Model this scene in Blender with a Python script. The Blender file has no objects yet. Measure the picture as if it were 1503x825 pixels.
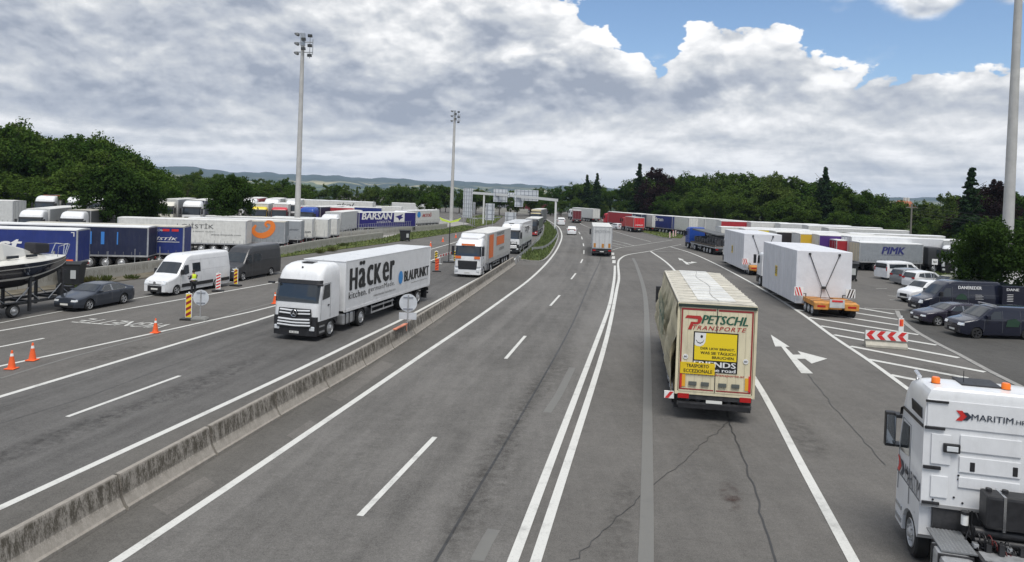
import bpy, bmesh, math, random
import numpy as np
from mathutils import Vector, Matrix
R = math.radians
random.seed(7); rng = np.random.default_rng(11)
S = bpy.context.scene
COL = S.collection
# ---------------------------------------------------------------- camera
F_PX, PPY, HOR, ROLL, CAMH = 1090.0, 300.0, 283.0, R(2.05), 7.9
_p = math.atan((PPY-HOR)/F_PX*math.cos(ROLL))
FW = Vector((0, math.cos(_p), -math.sin(_p))); UP = Vector((0, math.sin(_p), math.cos(_p))); XX = Vector((1, 0, 0))
RT = XX*math.cos(ROLL)+UP*math.sin(ROLL); UU = -XX*math.sin(ROLL)+UP*math.cos(ROLL)
cam = bpy.data.objects.new('camera', bpy.data.cameras.new('camera')); COL.objects.link(cam)
m = Matrix((RT, UU, -FW)).transposed().to_4x4(); m.translation = (0, 0, CAMH); cam.matrix_world = m
cam.data.sensor_width = 36; cam.data.lens = 36*F_PX/1503; cam.data.shift_y = -(412.5-PPY)/1503
cam.data.clip_start = 0.5; cam.data.clip_end = 60000
S.camera = cam
def W(px, py, z=0.0):
    """world point at height z that was surveyed at photo pixel (px, py)"""
    d = FW*F_PX+RT*(px-751.5)-UU*(py-PPY)
    t = (z-CAMH)/d.z
    return Vector((d.x*t, d.y*t, z))
# ---------------------------------------------------------------- world
SUN_EL, SUN_AZ = R(63), R(172)      # azimuth clockwise from +Y
wd = bpy.data.worlds.new('World'); S.world = wd; wd.use_nodes = True
nt = wd.node_tree; nt.nodes.clear()
def N(tree, typ, **kw):
    n = tree.nodes.new(typ)
    for k, v in kw.items():
        if k.startswith('i_'):
            key = k[2:]; n.inputs[int(key) if key.isdigit() else key].default_value = v
        else: setattr(n, k, v)
    return n
def MT(tree, op, a, b=None, c=None, clamp=False):
    n = tree.nodes.new('ShaderNodeMath'); n.operation = op; n.use_clamp = clamp
    for i, v in enumerate((a, b, c)):
        if v is None: continue
        if isinstance(v, (int, float)): n.inputs[i].default_value = v
        else: tree.links.new(v, n.inputs[i])
    return n.outputs[0]
def SM(tree, v, lo, hi, a=0.0, b=1.0):
    n = tree.nodes.new('ShaderNodeMapRange'); n.interpolation_type = 'SMOOTHSTEP'
    tree.links.new(v, n.inputs[0])
    for i, x in enumerate((lo, hi, a, b)): n.inputs[i+1].default_value = x
    return n.outputs[0]
def MIX(tree, fac, a, b):
    n = tree.nodes.new('ShaderNodeMix'); n.data_type = 'RGBA'
    for sock, v in ((n.inputs[0], fac), (n.inputs[6], a), (n.inputs[7], b)):
        if isinstance(v, (int, float)): sock.default_value = v
        elif isinstance(v, tuple): sock.default_value = (*v, 1) if len(v) == 3 else v
        else: tree.links.new(v, sock)
    return n.outputs[2]
def sky():
    T = nt; L = T.links.new
    tc = N(T, 'ShaderNodeTexCoord'); sep = N(T, 'ShaderNodeSeparateXYZ'); L(tc.outputs['Generated'], sep.inputs[0])
    x, y, z = sep.outputs
    el = MT(T, 'MULTIPLY', MT(T, 'ARCSINE', z), 57.2958)          # degrees
    az = MT(T, 'MULTIPLY', MT(T, 'ARCTAN2', x, y), 57.2958)
    sk = N(T, 'ShaderNodeTexSky', sky_type='NISHITA', sun_disc=False, sun_elevation=SUN_EL, sun_rotation=SUN_AZ, altitude=350, air_density=1.0, dust_density=0.3, ozone_density=4.0)
    skc = N(T, 'ShaderNodeVectorMath', operation='SCALE'); L(sk.outputs[0], skc.inputs[0]); skc.inputs[3].default_value = 0.125
    def nz(vec, scale, detail, rough=0.55, dist=0.0, lac=2.0):
        n = N(T, 'ShaderNodeTexNoise', i_Scale=scale, i_Detail=detail, i_Roughness=rough, i_Distortion=dist, i_Lacunarity=lac); L(vec, n.inputs['Vector']); return n.outputs[0]
    def comb(a, b, c=0.0):
        n = N(T, 'ShaderNodeCombineXYZ')
        for i, v in enumerate((a, b, c)):
            if isinstance(v, (int, float)): n.inputs[i].default_value = v
            else: L(v, n.inputs[i])
        return n.outputs[0]
    # plan-projected layer (flat bases, streaks towards the horizon)
    inv = MT(T, 'DIVIDE', 1.0, MT(T, 'ADD', MT(T, 'MAXIMUM', z, 0.0), 0.07))
    pl = comb(MT(T, 'MULTIPLY', x, inv), MT(T, 'MULTIPLY', y, inv), 3.0)
    big = nz(pl, 0.62, 7, 0.50, 0.15)
    # heaped clouds in azimuth / elevation
    a3 = comb(MT(T, 'MULTIPLY', az, 0.055), MT(T, 'MULTIPLY', el, 0.15), 4.3); big2 = nz(a3, 1.6, 6, 0.5, 0.3)
    kf = SM(T, el, 3.5, 8.0, 0.0, 0.75); big = MT(T, 'ADD', MT(T, 'MULTIPLY', big2, kf), MT(T, 'MULTIPLY', big, MT(T, 'SUBTRACT', 1.0, kf)))
    a2 = comb(MT(T, 'MULTIPLY', az, 0.09), MT(T, 'MULTIPLY', el, 0.15), 1.7)
    up = comb(MT(T, 'MULTIPLY_ADD', az, 0.09, 0.012), MT(T, 'MULTIPLY_ADD', el, 0.15, 0.075), 1.7)
    h1 = nz(a2, 1.5, 7, 0.56, 0.15); h2 = nz(up, 1.5, 7, 0.56, 0.15)
    fine = nz(a2, 5.5, 6, 0.6, 0.3)
    relief = MT(T, 'SUBTRACT', h1, h2)
    vor = N(T, 'ShaderNodeTexVoronoi', feature='SMOOTH_F1', i_Scale=3.1, i_Smoothness=0.5, i_Detail=2.5, i_Roughness=0.55); 
    wob = N(T, 'ShaderNodeVectorMath', operation='ADD'); L(a2, wob.inputs[0])
    nn = N(T, 'ShaderNodeTexNoise', i_Scale=3.0, i_Detail=4.0); L(a2, nn.inputs['Vector'])
    sc = N(T, 'ShaderNodeVectorMath', operation='SCALE'); L(nn.outputs['Color'], sc.inputs[0]); sc.inputs[3].default_value = 0.25
    L(sc.outputs[0], wob.inputs[1]); L(wob.outputs[0], vor.inputs['Vector'])
    puff = MT(T, 'SUBTRACT', 0.55, vor.outputs['Distance'])
    # top edge of the heap bank, elevation over azimuth
    fc = N(T, 'ShaderNodeFloatCurve'); L(MT(T, 'MULTIPLY_ADD', az, 1/100, 0.5), fc.inputs[1])
    pts = [(-50, 24), (-20, 25), (0, 20), (4, 17), (6.8, 15.0), (9.2, 13.0), (11, 12.1), (12.2, 13.9), (14.6, 15.7), (18.3, 15.2), (20.4, 14.2), (22.2, 12.6), (24.5, 11.6), (28.3, 12.2), (30, 10.9), (32, 11.8), (36, 12.4), (45, 20), (50, 24)]
    cv = fc.mapping.curves[0]
    for i, (a, b) in enumerate(pts):
        X, Y = a/100+0.5, b/30
        if i < 2: cv.points[i].location = (X, Y)
        else: cv.points.new(X, Y)
    for p in cv.points: p.handle_type = 'AUTO'
    fc.mapping.update()
    line = MT(T, 'MULTIPLY', fc.outputs[0], 30.0)
    edge = MT(T, 'SUBTRACT', MT(T, 'ADD', line, MT(T, 'ADD', MT(T, 'MULTIPLY_ADD', puff, 3.2, -1.35), MT(T, 'MULTIPLY_ADD', fine, 2.4, -1.2))), el)
    mask1 = SM(T, edge, -0.12, 0.22)
    # loose clouds above the bank
    def blob(a0, e0, ra, re):
        u = MT(T, 'DIVIDE', MT(T, 'SUBTRACT', az, a0), ra); v = MT(T, 'DIVIDE', MT(T, 'SUBTRACT', el, e0), re)
        return MT(T, 'EXPONENT', MT(T, 'MULTIPLY', MT(T, 'ADD', MT(T, 'MULTIPLY', u, u), MT(T, 'MULTIPLY', v, v)), -1.0))
    b = MT(T, 'ADD', MT(T, 'ADD', blob(27.5, 15.2, 4.2, 1.0), blob(31.2, 15.0, 3.5, 1.3)), MT(T, 'ADD', blob(28.8, 13.5, 1.5, 1.0), blob(34, 13.8, 1.2, .7)))
    hi = MT(T, 'MULTIPLY', SM(T, el, 17.5, 20), 0.75)
    loose = MT(T, 'ADD', MT(T, 'ADD', b, hi), MT(T, 'MULTIPLY_ADD', h1, 2.2, -1.45))
    mask2 = SM(T, loose, -0.12, 0.45, 0, 0.92)
    mask = MT(T, 'MAXIMUM', mask1, mask2)
    # brightness of the cloud
    near_edge = SM(T, edge, 5.2, 0.3)
    heap = MT(T, 'MULTIPLY', SM(T, az, -7, 3), SM(T, el, 5.0, 9.0))
    f = MT(T, 'MULTIPLY_ADD', big, 1.9, -0.26)
    f = MT(T, 'ADD', f, MT(T, 'MULTIPLY', relief, 2.5))
    f = MT(T, 'ADD', f, MT(T, 'MULTIPLY_ADD', fine, 0.35, -0.17))
    f = MT(T, 'ADD', f, MT(T, 'MULTIPLY', MT(T, 'MULTIPLY', near_edge, heap), 0.62))
    f = MT(T, 'ADD', f, MT(T, 'MULTIPLY', MT(T, 'MULTIPLY', MT(T, 'ADD', puff, -0.12), heap), 1.15))
    for (a0, e0, ra, re, k) in ((-36, 9.5, 13, 1.8, -.2), (-26, 4.6, 5, 1.3, -.28), (-9, 6.4, 11, 1.7, -.28), (10, 8.0, 7, 1.3, -.2), (30, 6.6, 8, 1.3, -.24), (18, 5.2, 12, .9, -.1), (-4, 12.5, 9, 3, .26), (-19, 11, 4, 2.2, .12), (-12, 13.4, 6, 1.5, .1), (14.5, 12.8, 4, 2.2, .22), (6, 12.5, 3.2, 1.6, .25), (30, 9.6, 4, 1.6, .22), (2, 10.3, 3, 1.4, -.12), (-22, 2.8, 30, 1.0, .06), (-40, 14, 12, 2.5, -.08), (22, 10.5, 3, 1.2, .1)):
        f = MT(T, 'ADD', f, MT(T, 'MULTIPLY', blob(a0, e0, ra, re), k))
    up2 = MT(T, 'MULTIPLY', SM(T, el, 3.5, 7.0), SM(T, az, 2, -6)); f = MT(T, 'ADD', f, MT(T, 'MULTIPLY', MT(T, 'MULTIPLY', MT(T, 'ADD', puff, -.22), up2), .5))
    f = MT(T, 'ADD', f, MT(T, 'MULTIPLY', SM(T, el, 3.6, 0.2), 0.30), clamp=True)
    rp = N(T, 'ShaderNodeValToRGB'); L(f, rp.inputs[0]); e = rp.color_ramp.elements
    e[0].position = 0.0; e[0].color = (0.33, 0.37, 0.45, 1); e[1].position = 1.0; e[1].color = (1.0, 1.0, 1.0, 1)
    for p_, c_ in ((.28, (.475, .51, .575, 1)), (.52, (.62, .645, .68, 1)), (.76, (.81, .82, .835, 1))):
        q = e.new(p_); q.color = c_
    c = MIX(T, mask, skc.outputs[0], rp.outputs[0])
    c = MIX(T, SM(T, el, -0.2, -2.0), c, (0.12, 0.14, 0.12))
    bg = N(T, 'ShaderNodeBackground'); L(c, bg.inputs[0]); bg.inputs[1].default_value = 1.0
    out = N(T, 'ShaderNodeOutputWorld'); L(bg.outputs[0], out.inputs[0])
sky()
wd.cycles.sampling_method = 'MANUAL'; wd.cycles.sample_map_resolution = 512
sl = bpy.data.lights.new('sun', 'SUN'); sl.energy = 3.0; sl.angle = R(32); sl.color = (1.0, 0.965, 0.91)
so = bpy.data.objects.new('sun', sl); COL.objects.link(so)
sd = Vector((math.sin(SUN_AZ)*math.cos(SUN_EL), math.cos(SUN_AZ)*math.cos(SUN_EL), math.sin(SUN_EL)))
so.rotation_euler = sd.to_track_quat('Z', 'Y').to_euler(); so.location = (0, 0, 60)
S.view_settings.view_transform = 'Standard'; S.view_settings.look = 'None'; S.view_settings.exposure = 0.13; S.view_settings.gamma = 1.0
S.cycles.volume_bounces = 0; S.cycles.max_bounces = 4; S.cycles.diffuse_bounces = 2; S.cycles.glossy_bounces = 2; S.cycles.transmission_bounces = 1; S.cycles.transparent_max_bounces = 8

# ---------------------------------------------------------------- materials
MATS = {}
def mat(name, col, rough=0.6, metal=0.0, var=0.0, vscale=3.0, bump=0.0, bscale=40.0, spec=0.5, coat=0.0, dirt=0.0, emit=None, bdist=.02):
    if name in MATS: return MATS[name]
    if name.startswith('tarp_') and not bump: bump, bscale, bdist = .5, 1.5, .06
    M = bpy.data.materials.new(name); M.use_nodes = True; T = M.node_tree; b = T.nodes['Principled BSDF']; L = T.links.new
    b.inputs['Base Color'].default_value = (*col, 1); b.inputs['Roughness'].default_value = rough; b.inputs['Metallic'].default_value = metal
    b.inputs['Specular IOR Level'].default_value = spec; b.inputs['Coat Weight'].default_value = coat
    tc = N(T, 'ShaderNodeTexCoord')
    if var > 0 or dirt > 0:
        n = N(T, 'ShaderNodeTexNoise', i_Scale=vscale, i_Detail=6.0, i_Roughness=0.65); L(tc.outputs['Object'], n.inputs['Vector'])
        lo = tuple(c*(1-var) for c in col); hi = tuple(min(1, c*(1+var)) for c in col)
        c = MIX(T, SM(T, n.outputs[0], 0.3, 0.7), lo, hi)
        if dirt > 0:
            mp = N(T, 'ShaderNodeMapping'); mp.inputs['Scale'].default_value = (2.2, 2.2, 0.35); L(tc.outputs['Object'], mp.inputs[0])
            d = N(T, 'ShaderNodeTexNoise', i_Scale=2.6, i_Detail=7.0, i_Roughness=0.7); L(mp.outputs[0], d.inputs['Vector'])
            c = MIX(T, MT(T, 'MULTIPLY', SM(T, d.outputs[0], 0.45, 0.8), dirt), c, (0.16, 0.15, 0.13))
        L(c, b.inputs['Base Color'])
        L(SM(T, n.outputs[0], 0.2, 0.8, max(0.03, rough*0.8), min(1, rough*1.2)), b.inputs['Roughness'])
    if bump > 0:
        n2 = N(T, 'ShaderNodeTexNoise', i_Scale=bscale, i_Detail=4.0); L(tc.outputs['Object'], n2.inputs['Vector'])
        bp = N(T, 'ShaderNodeBump', i_Strength=bump, i_Distance=bdist); L(n2.outputs[0], bp.inputs['Height']); L(bp.outputs[0], b.inputs['Normal'])
    if emit: b.inputs['Emission Color'].default_value = (*emit, 1); b.inputs['Emission Strength'].default_value = 1
    MATS[name] = M; return M
def paint(name, col, dirt=0.25, rough=0.32): return mat('paint_'+name, col, rough, 0, 0.05, 1.5, dirt=dirt, coat=0.3)
WHITE = paint('white', (0.74, 0.75, 0.76), 0.12); CREAM = paint('cream', (0.70, 0.63, 0.44), 0.3, .5)
BLACKP = mat('black_plastic', (0.018, 0.018, 0.02), 0.5, var=.3, vscale=6); RUBBER = mat('rubber', (0.02, 0.02, 0.02), 0.85, var=.3, vscale=8)
GLASS = mat('dark_glass', (0.022, 0.028, 0.034), 0.05, spec=0.9); STEEL = mat('steel', (0.42, 0.43, 0.44), 0.42, 0.75, var=.15, vscale=4)
CHROME = mat('chrome', (0.7, 0.71, 0.73), 0.18, 0.95); ALU = mat('aluminium', (0.5, 0.51, 0.52), 0.45, 0.6, var=.12, vscale=5, dirt=.3)
GALV = mat('galvanised', (0.40, 0.41, 0.42), 0.55, 0.35, var=.12, vscale=2, dirt=.2); CHASS = mat('chassis', (0.035, 0.035, 0.037), 0.6, var=.4, vscale=5)
LAMPW = mat('headlamp', (0.75, 0.78, 0.8), 0.12, 0.2, spec=.8); LAMPR = mat('tail_lamp', (0.42, 0.015, 0.015), 0.25); LAMPO = mat('indicator_lamp', (0.8, 0.22, 0.03), 0.3)
TEXTBLK = mat('lettering_black', (0.012, 0.012, 0.012), 0.5); TEXTWHT = mat('lettering_white', (0.75, 0.75, 0.74), 0.5); PLATE = mat('plate_white', (0.72, 0.72, 0.68), 0.5)
ORANGE = mat('signal_orange', (0.85, 0.13, 0.03), 0.5, var=.1); REDR = mat('signal_red', (0.62, 0.03, 0.03), 0.5, var=.1); WHT = mat('signal_white', (0.78, 0.78, 0.76), 0.5, var=.08, vscale=5)
YELLOW = mat('signal_yellow', (0.80, 0.56, 0.02), 0.5, var=.06); SIGNBACK = mat('sign_back_aluminium', (0.60, 0.63, 0.66), 0.5, 0.2, var=.08, vscale=1.5)
SEAM = mat('seam_grey', (0.16, 0.165, 0.17), 0.6)
def colmat(c, rough=.5):
    k = 'colour_%02x%02x%02x' % tuple(int(max(0, min(1, v))*255) for v in c); return mat(k, c, rough, var=.06, vscale=1.2, dirt=.15)
def asphalt(name, base, tracks=None, warm=(1, 1, 1)):
    M = bpy.data.materials.new(name); M.use_nodes = True; T = M.node_tree; b = T.nodes['Principled BSDF']; L = T.links.new
    g = N(T, 'ShaderNodeNewGeometry')
    n1 = N(T, 'ShaderNodeTexNoise', i_Scale=0.12, i_Detail=5.0, i_Roughness=0.6); L(g.outputs['Position'], n1.inputs['Vector'])
    n2 = N(T, 'ShaderNodeTexNoise', i_Scale=28.0, i_Detail=6.0, i_Roughness=0.8); L(g.outputs['Position'], n2.inputs['Vector'])
    n3 = N(T, 'ShaderNodeTexNoise', i_Scale=1.3, i_Detail=6.0, i_Roughness=0.65); L(g.outputs['Position'], n3.inputs['Vector'])
    v = N(T, 'ShaderNodeTexVoronoi', i_Scale=55.0); L(g.outputs['Position'], v.inputs['Vector'])
    k = MT(T, 'ADD', MT(T, 'ADD', SM(T, n1.outputs[0], .3, .7, -.11, .11), SM(T, n3.outputs[0], .3, .7, -.07, .07)), SM(T, n2.outputs[0], .25, .75, -.3, .3))
    k = MT(T, 'ADD', k, SM(T, v.outputs['Distance'], 0.1, 0.9, .12, -.12))
    n5 = N(T, 'ShaderNodeTexNoise', i_Scale=6.5, i_Detail=5.0, i_Roughness=0.85); L(g.outputs['Position'], n5.inputs['Vector']); k = MT(T, 'ADD', k, SM(T, n5.outputs[0], .3, .7, -.11, .11))
    ms = N(T, 'ShaderNodeMapping'); ms.inputs['Rotation'].default_value = (0, 0, R(-10)); ms.inputs['Scale'].default_value = (1.6, .09, 1); L(g.outputs['Position'], ms.inputs[0]); n6 = N(T, 'ShaderNodeTexNoise', i_Scale=1.0, i_Detail=7.0, i_Roughness=0.7); L(ms.outputs[0], n6.inputs['Vector']); k = MT(T, 'ADD', k, SM(T, n6.outputs[0], .35, .72, -.05, .09))
    if tracks:
        uv = N(T, 'ShaderNodeUVMap'); s = N(T, 'ShaderNodeSeparateXYZ'); L(uv.outputs[0], s.inputs[0])
        mp = N(T, 'ShaderNodeMapping'); mp.inputs['Scale'].default_value = (1.2, .03, 1); L(uv.outputs[0], mp.inputs[0])
        n4 = N(T, 'ShaderNodeTexNoise', i_Scale=1.0, i_Detail=5.0); L(mp.outputs[0], n4.inputs['Vector'])
        k = MT(T, 'ADD', k, SM(T, n4.outputs[0], .3, .7, -.12, .12))
        for (u0, wd_, amt) in tracks:
            q = MT(T, 'DIVIDE', MT(T, 'SUBTRACT', s.outputs[0], u0), wd_)
            k = MT(T, 'SUBTRACT', k, MT(T, 'MULTIPLY', MT(T, 'EXPONENT', MT(T, 'MULTIPLY', MT(T, 'MULTIPLY', q, q), -1.0)), amt))
    k = MT(T, 'ADD', k, 1.0)
    sc = N(T, 'ShaderNodeVectorMath', operation='SCALE'); sc.inputs[0].default_value = tuple(base*w for w in warm); L(k, sc.inputs[3]); L(sc.outputs[0], b.inputs['Base Color'])
    b.inputs['Roughness'].default_value = 0.88; b.inputs['Specular IOR Level'].default_value = 0.25
    bp = N(T, 'ShaderNodeBump', i_Strength=0.5, i_Distance=0.008); L(n2.outputs[0], bp.inputs['Height']); L(bp.outputs[0], b.inputs['Normal'])
    return M
def line_mat(name, col, wear):
    M = bpy.data.materials.new(name); M.use_nodes = True; T = M.node_tree; b = T.nodes['Principled BSDF']; L = T.links.new
    g = N(T, 'ShaderNodeNewGeometry')
    n2 = N(T, 'ShaderNodeTexNoise', i_Scale=22.0, i_Detail=6.0, i_Roughness=0.8); L(g.outputs['Position'], n2.inputs['Vector'])
    n3 = N(T, 'ShaderNodeTexNoise', i_Scale=.9, i_Detail=6.0, i_Roughness=0.7); L(g.outputs['Position'], n3.inputs['Vector'])
    w = MT(T, 'ADD', SM(T, n2.outputs[0], .5, .72, 0, .55*wear), SM(T, n3.outputs[0], .5, .72, 0, .5*wear), clamp=True)
    L(MIX(T, w, col, (0.12, 0.12, 0.115)), b.inputs['Base Color']); b.inputs['Roughness'].default_value = 0.75
    return M
# ---------------------------------------------------------------- object helpers
def tag(o, label=None, cat=None, group=None, kind=None):
    if label: o['label'] = label
    if cat: o['category'] = cat
    if group: o['group'] = group
    if kind: o['kind'] = kind
    return o
def thing(name, label, cat, loc=(0, 0, 0), rz=0.0, group=None):
    o = bpy.data.objects.new(name, None); COL.objects.link(o); o.location = loc; o.rotation_euler = (0, 0, rz); o.empty_display_size = .3
    return tag(o, label, cat, group)
def copy_tree(o, parent=None):
    c = o.copy(); COL.objects.link(c)
    if parent: c.parent = parent
    for ch in list(o.children): copy_tree(ch, c)
    return c
class MB:
    def __init__(s): s.v = []; s.f = []; s.uv = None
    def add(s, vs, fs):
        n = len(s.v); s.v += [tuple(map(float, p)) for p in vs]; s.f += [tuple(i+n for i in f) for f in fs]; return s
    def box(s, x0, x1, y0, y1, z0, z1, M=None):
        vs = [(x, y, z) for z in (z0, z1) for y in (y0, y1) for x in (x0, x1)]
        if M: vs = [M @ Vector(p) for p in vs]
        return s.add(vs, [(0, 2, 3, 1), (4, 5, 7, 6), (0, 1, 5, 4), (2, 6, 7, 3), (0, 4, 6, 2), (1, 3, 7, 5)])
    def cyl(s, a, b, r, r2=None, n=12, cap=True):
        a, b = Vector(a), Vector(b); d = (b-a).normalized(); u = d.orthogonal().normalized(); w = d.cross(u); r2 = r if r2 is None else r2
        vs = []
        for c, q in ((a, r), (b, r2)):
            for i in range(n):
                t = 2*math.pi*i/n; vs.append(c+(u*math.cos(t)+w*math.sin(t))*q)
        fs = [(i, (i+1) % n, n+(i+1) % n, n+i) for i in range(n)]
        if cap: fs += [tuple(range(n-1, -1, -1)), tuple(range(n, 2*n))]
        return s.add(vs, fs)
    def tube(s, pts, r, n=6):
        for a, b in zip(pts[:-1], pts[1:]): s.cyl(a, b, r, n=n)
        return s
    def lathe(s, prof, c=(0, 0, 0), n=24, axis='y'):
        """prof: (r, h) rings"""
        vs = []; cx, cy, cz = c
        for r, h in prof:
            for i in range(n):
                t = 2*math.pi*i/n
                if axis == 'y': vs.append((cx+r*math.cos(t), cy+h, cz+r*math.sin(t)))
                else: vs.append((cx+r*math.cos(t), cy+r*math.sin(t), cz+h))
        fs = []
        for k in range(len(prof)-1):
            for i in range(n):
                j = (i+1) % n; fs.append((k*n+i, k*n+j, (k+1)*n+j, (k+1)*n+i))
        return s.add(vs, fs)
    def rings(s, rings, cap0=True, cap1=True, closed=True):
        n = len(rings[0]); vs = [p for r in rings for p in r]; fs = []
        for k in range(len(rings)-1):
            for i in range(n if closed else n-1):
                j = (i+1) % n; fs.append((k*n+i, k*n+j, (k+1)*n+j, (k+1)*n+i))
        if cap0: fs.append(tuple(range(n-1, -1, -1)))
        if cap1: fs.append(tuple(range((len(rings)-1)*n, len(rings)*n)))
        return s.add(vs, fs)
    def prism(s, poly, lo, hi, plane='xz'):
        f = {'xz': lambda a, b, h: (a, h, b), 'xy': lambda a, b, h: (a, b, h), 'yz': lambda a, b, h: (h, a, b)}[plane]
        return s.rings([[f(a, b, lo) for a, b in poly], [f(a, b, hi) for a, b in poly]])
    def poly(s, pts): return s.add(pts, [tuple(range(len(pts)))])
    def mesh(s, name, bevel=0, smooth=0, solid=0):
        me = bpy.data.meshes.new(name); me.from_pydata(s.v, [], s.f)
        bm = bmesh.new(); bm.from_mesh(me)
        if solid:
            r = bmesh.ops.extrude_face_region(bm, geom=bm.faces[:]); 
            bmesh.ops.translate(bm, verts=[v for v in r['geom'] if isinstance(v, bmesh.types.BMVert)], vec=(0, 0, -solid))
        bmesh.ops.recalc_face_normals(bm, faces=bm.faces)
        if bevel:
            es = [e for e in bm.edges if len(e.link_faces) == 2 and e.calc_face_angle(0) > R(30)]
            bmesh.ops.bevel(bm, geom=es, offset=bevel, segments=2, affect='EDGES', profile=.6, clamp_overlap=True)
        if smooth:
            for f in bm.faces: f.smooth = True
            for e in bm.edges:
                if len(e.link_faces) == 2 and e.calc_face_angle(0) > R(smooth): e.smooth = False
        bm.to_mesh(me); bm.free(); return me
    def build(s, name, material, parent=None, bevel=0, smooth=0, key=None, loc=None, rot=None):
        if key and key in MESH: me = MESH[key]
        else:
            me = s.mesh(name, bevel, smooth)
            me.materials.append(material)
            if key: MESH[key] = me
        o = bpy.data.objects.new(name, me); COL.objects.link(o)
        if parent: o.parent = parent
        if loc is not None: o.location = loc
        if rot is not None: o.rotation_euler = rot
        return o
MESH = {}
TXT = {}
def text_mesh(s, bold=0.0, shear=0.0, space=1.0):
    k = (s, bold, shear, space)
    if k in TXT: return TXT[k]
    cu = bpy.data.curves.new('txt', 'FONT'); cu.body = s; cu.offset = bold; cu.shear = shear; cu.space_character = space; cu.resolution_u = 2
    ob = bpy.data.objects.new('txt', cu); COL.objects.link(ob); bpy.context.view_layer.update()
    me = bpy.data.meshes.new_from_object(ob.evaluated_get(bpy.context.evaluated_depsgraph_get()))
    vs = [(v.co.x, v.co.y) for v in me.vertices]; fs = [tuple(p.vertices) for p in me.polygons]
    bpy.data.objects.remove(ob); bpy.data.curves.remove(cu); bpy.data.meshes.remove(me)
    xs = [a for a, b in vs]; ys = [b for a, b in vs]
    x0, x1, y0, y1 = min(xs), max(xs), min(ys), max(ys)
    TXT[k] = ([((a-x0)/(x1-x0), (b-y0)/(y1-y0)) for a, b in vs], fs); return TXT[k]
def put_text(mb, s, o, r, u, w, h, bold=0.02, shear=0.0, space=1.0):
    """o: lower-left corner, r / u: unit vectors, w / h: size in metres; bold letters are struck several times side by side"""
    vs, fs = text_mesh(s, 0.0, shear, space); o, r, u = Vector(o), Vector(r), Vector(u); n = r.cross(u).normalized()
    k = 1 if bold <= 0.005 else (3 if bold < .045 else 4); dx = min(bold, .06)*h*1.3/max(1, k-1)*1.6
    for i in range(k):
        sh = (i-(k-1)/2)*dx; q = o+r*(sh)+n*(.0006*i)
        mb.add([q+r*(a*w)+u*(b*h) for a, b in vs], fs)
def put_poly(mb, pts, o, r, u):
    o, r, u = Vector(o), Vector(r), Vector(u); mb.poly([o+r*a+u*b for a, b in pts])
LEFT = lambda x, z, hw=1.275, e=.012: dict(o=(x, hw+e, z), r=(-1, 0, 0), u=(0, 0, 1))
RIGHT = lambda x, z, hw=1.275, e=.012: dict(o=(x, -hw-e, z), r=(1, 0, 0), u=(0, 0, 1))
REAR = lambda y, z, x, e=.012: dict(o=(x-e, y, z), r=(0, -1, 0), u=(0, 0, 1))
# ---------------------------------------------------------------- wheels
def rim_mesh(kind, r, w):
    m = MB(); o = w/2
    if kind == 'truck':
        m.lathe([(.64*r, o-.005), (.60*r, o+.012), (.56*r, o-.06), (.44*r, o-.07), (.40*r, o-.02), (.2*r, o+.03), (.12*r, o+.06), (.001, o+.06)], n=20)
        for k in range(8):
            t = k*math.pi/4; m.cyl((.33*r*math.cos(t), o-.0, .33*r*math.sin(t)), (.33*r*math.cos(t), o+.03, .33*r*math.sin(t)), .022, n=6)
    else:
        m.lathe([(.68*r, o-.01), (.66*r, o+.012), (.62*r, o-.03)], n=20); m.lathe([(.16*r, o-.03), (.15*r, o+.008), (.001, o+.01)], n=12)
        for k in range(5 if kind == 'car' else 8):
            t = k*2*math.pi/(5 if kind == 'car' else 8); c, s = math.cos(t), math.sin(t); hwid = .10*r
            for dt in ((-.16, .16) if kind == 'car' else (0,)):
                c, s = math.cos(t+dt), math.sin(t+dt); n_ = (-s*hwid*.5, c*hwid*.5)
                m.add([(c*q+n_[0]*k2, h, s*q+n_[1]*k2) for h in (o-.03, o) for q in (.12*r, .64*r) for k2 in (-1, 1)], [(0, 1, 3, 2), (4, 6, 7, 5), (0, 4, 5, 1), (2, 3, 7, 6), (0, 2, 6, 4), (1, 5, 7, 3)])
    return m
RIMBACK = mat('rim_dark', (0.03, 0.03, 0.032), .6)  # even near-black rim colour, used on the van at the right edge
def wheel(parent, x, y, r=.5, w=.3, kind='truck', rimmat=None, z=None):
    t = MB().lathe([(.001, -w/2+.03), (.62*r, -w/2), (.92*r, -w/2), (r, -w/2+.04), (r, w/2-.04), (.92*r, w/2), (.66*r, w/2-.005), (.60*r, w/2-.09), (.001, w/2-.09)], n=24)
    o = t.build('wheel', RUBBER, parent, key=('tyre', r, w), smooth=40, loc=(x, y, r if z is None else z), rot=(0, 0, 0 if y > 0 else math.pi))
    rim_mesh(kind, r, w).build('rim', rimmat or ALU, o, key=('rim', kind, r, w, (rimmat or ALU).name), smooth=40)
    return o
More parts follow.
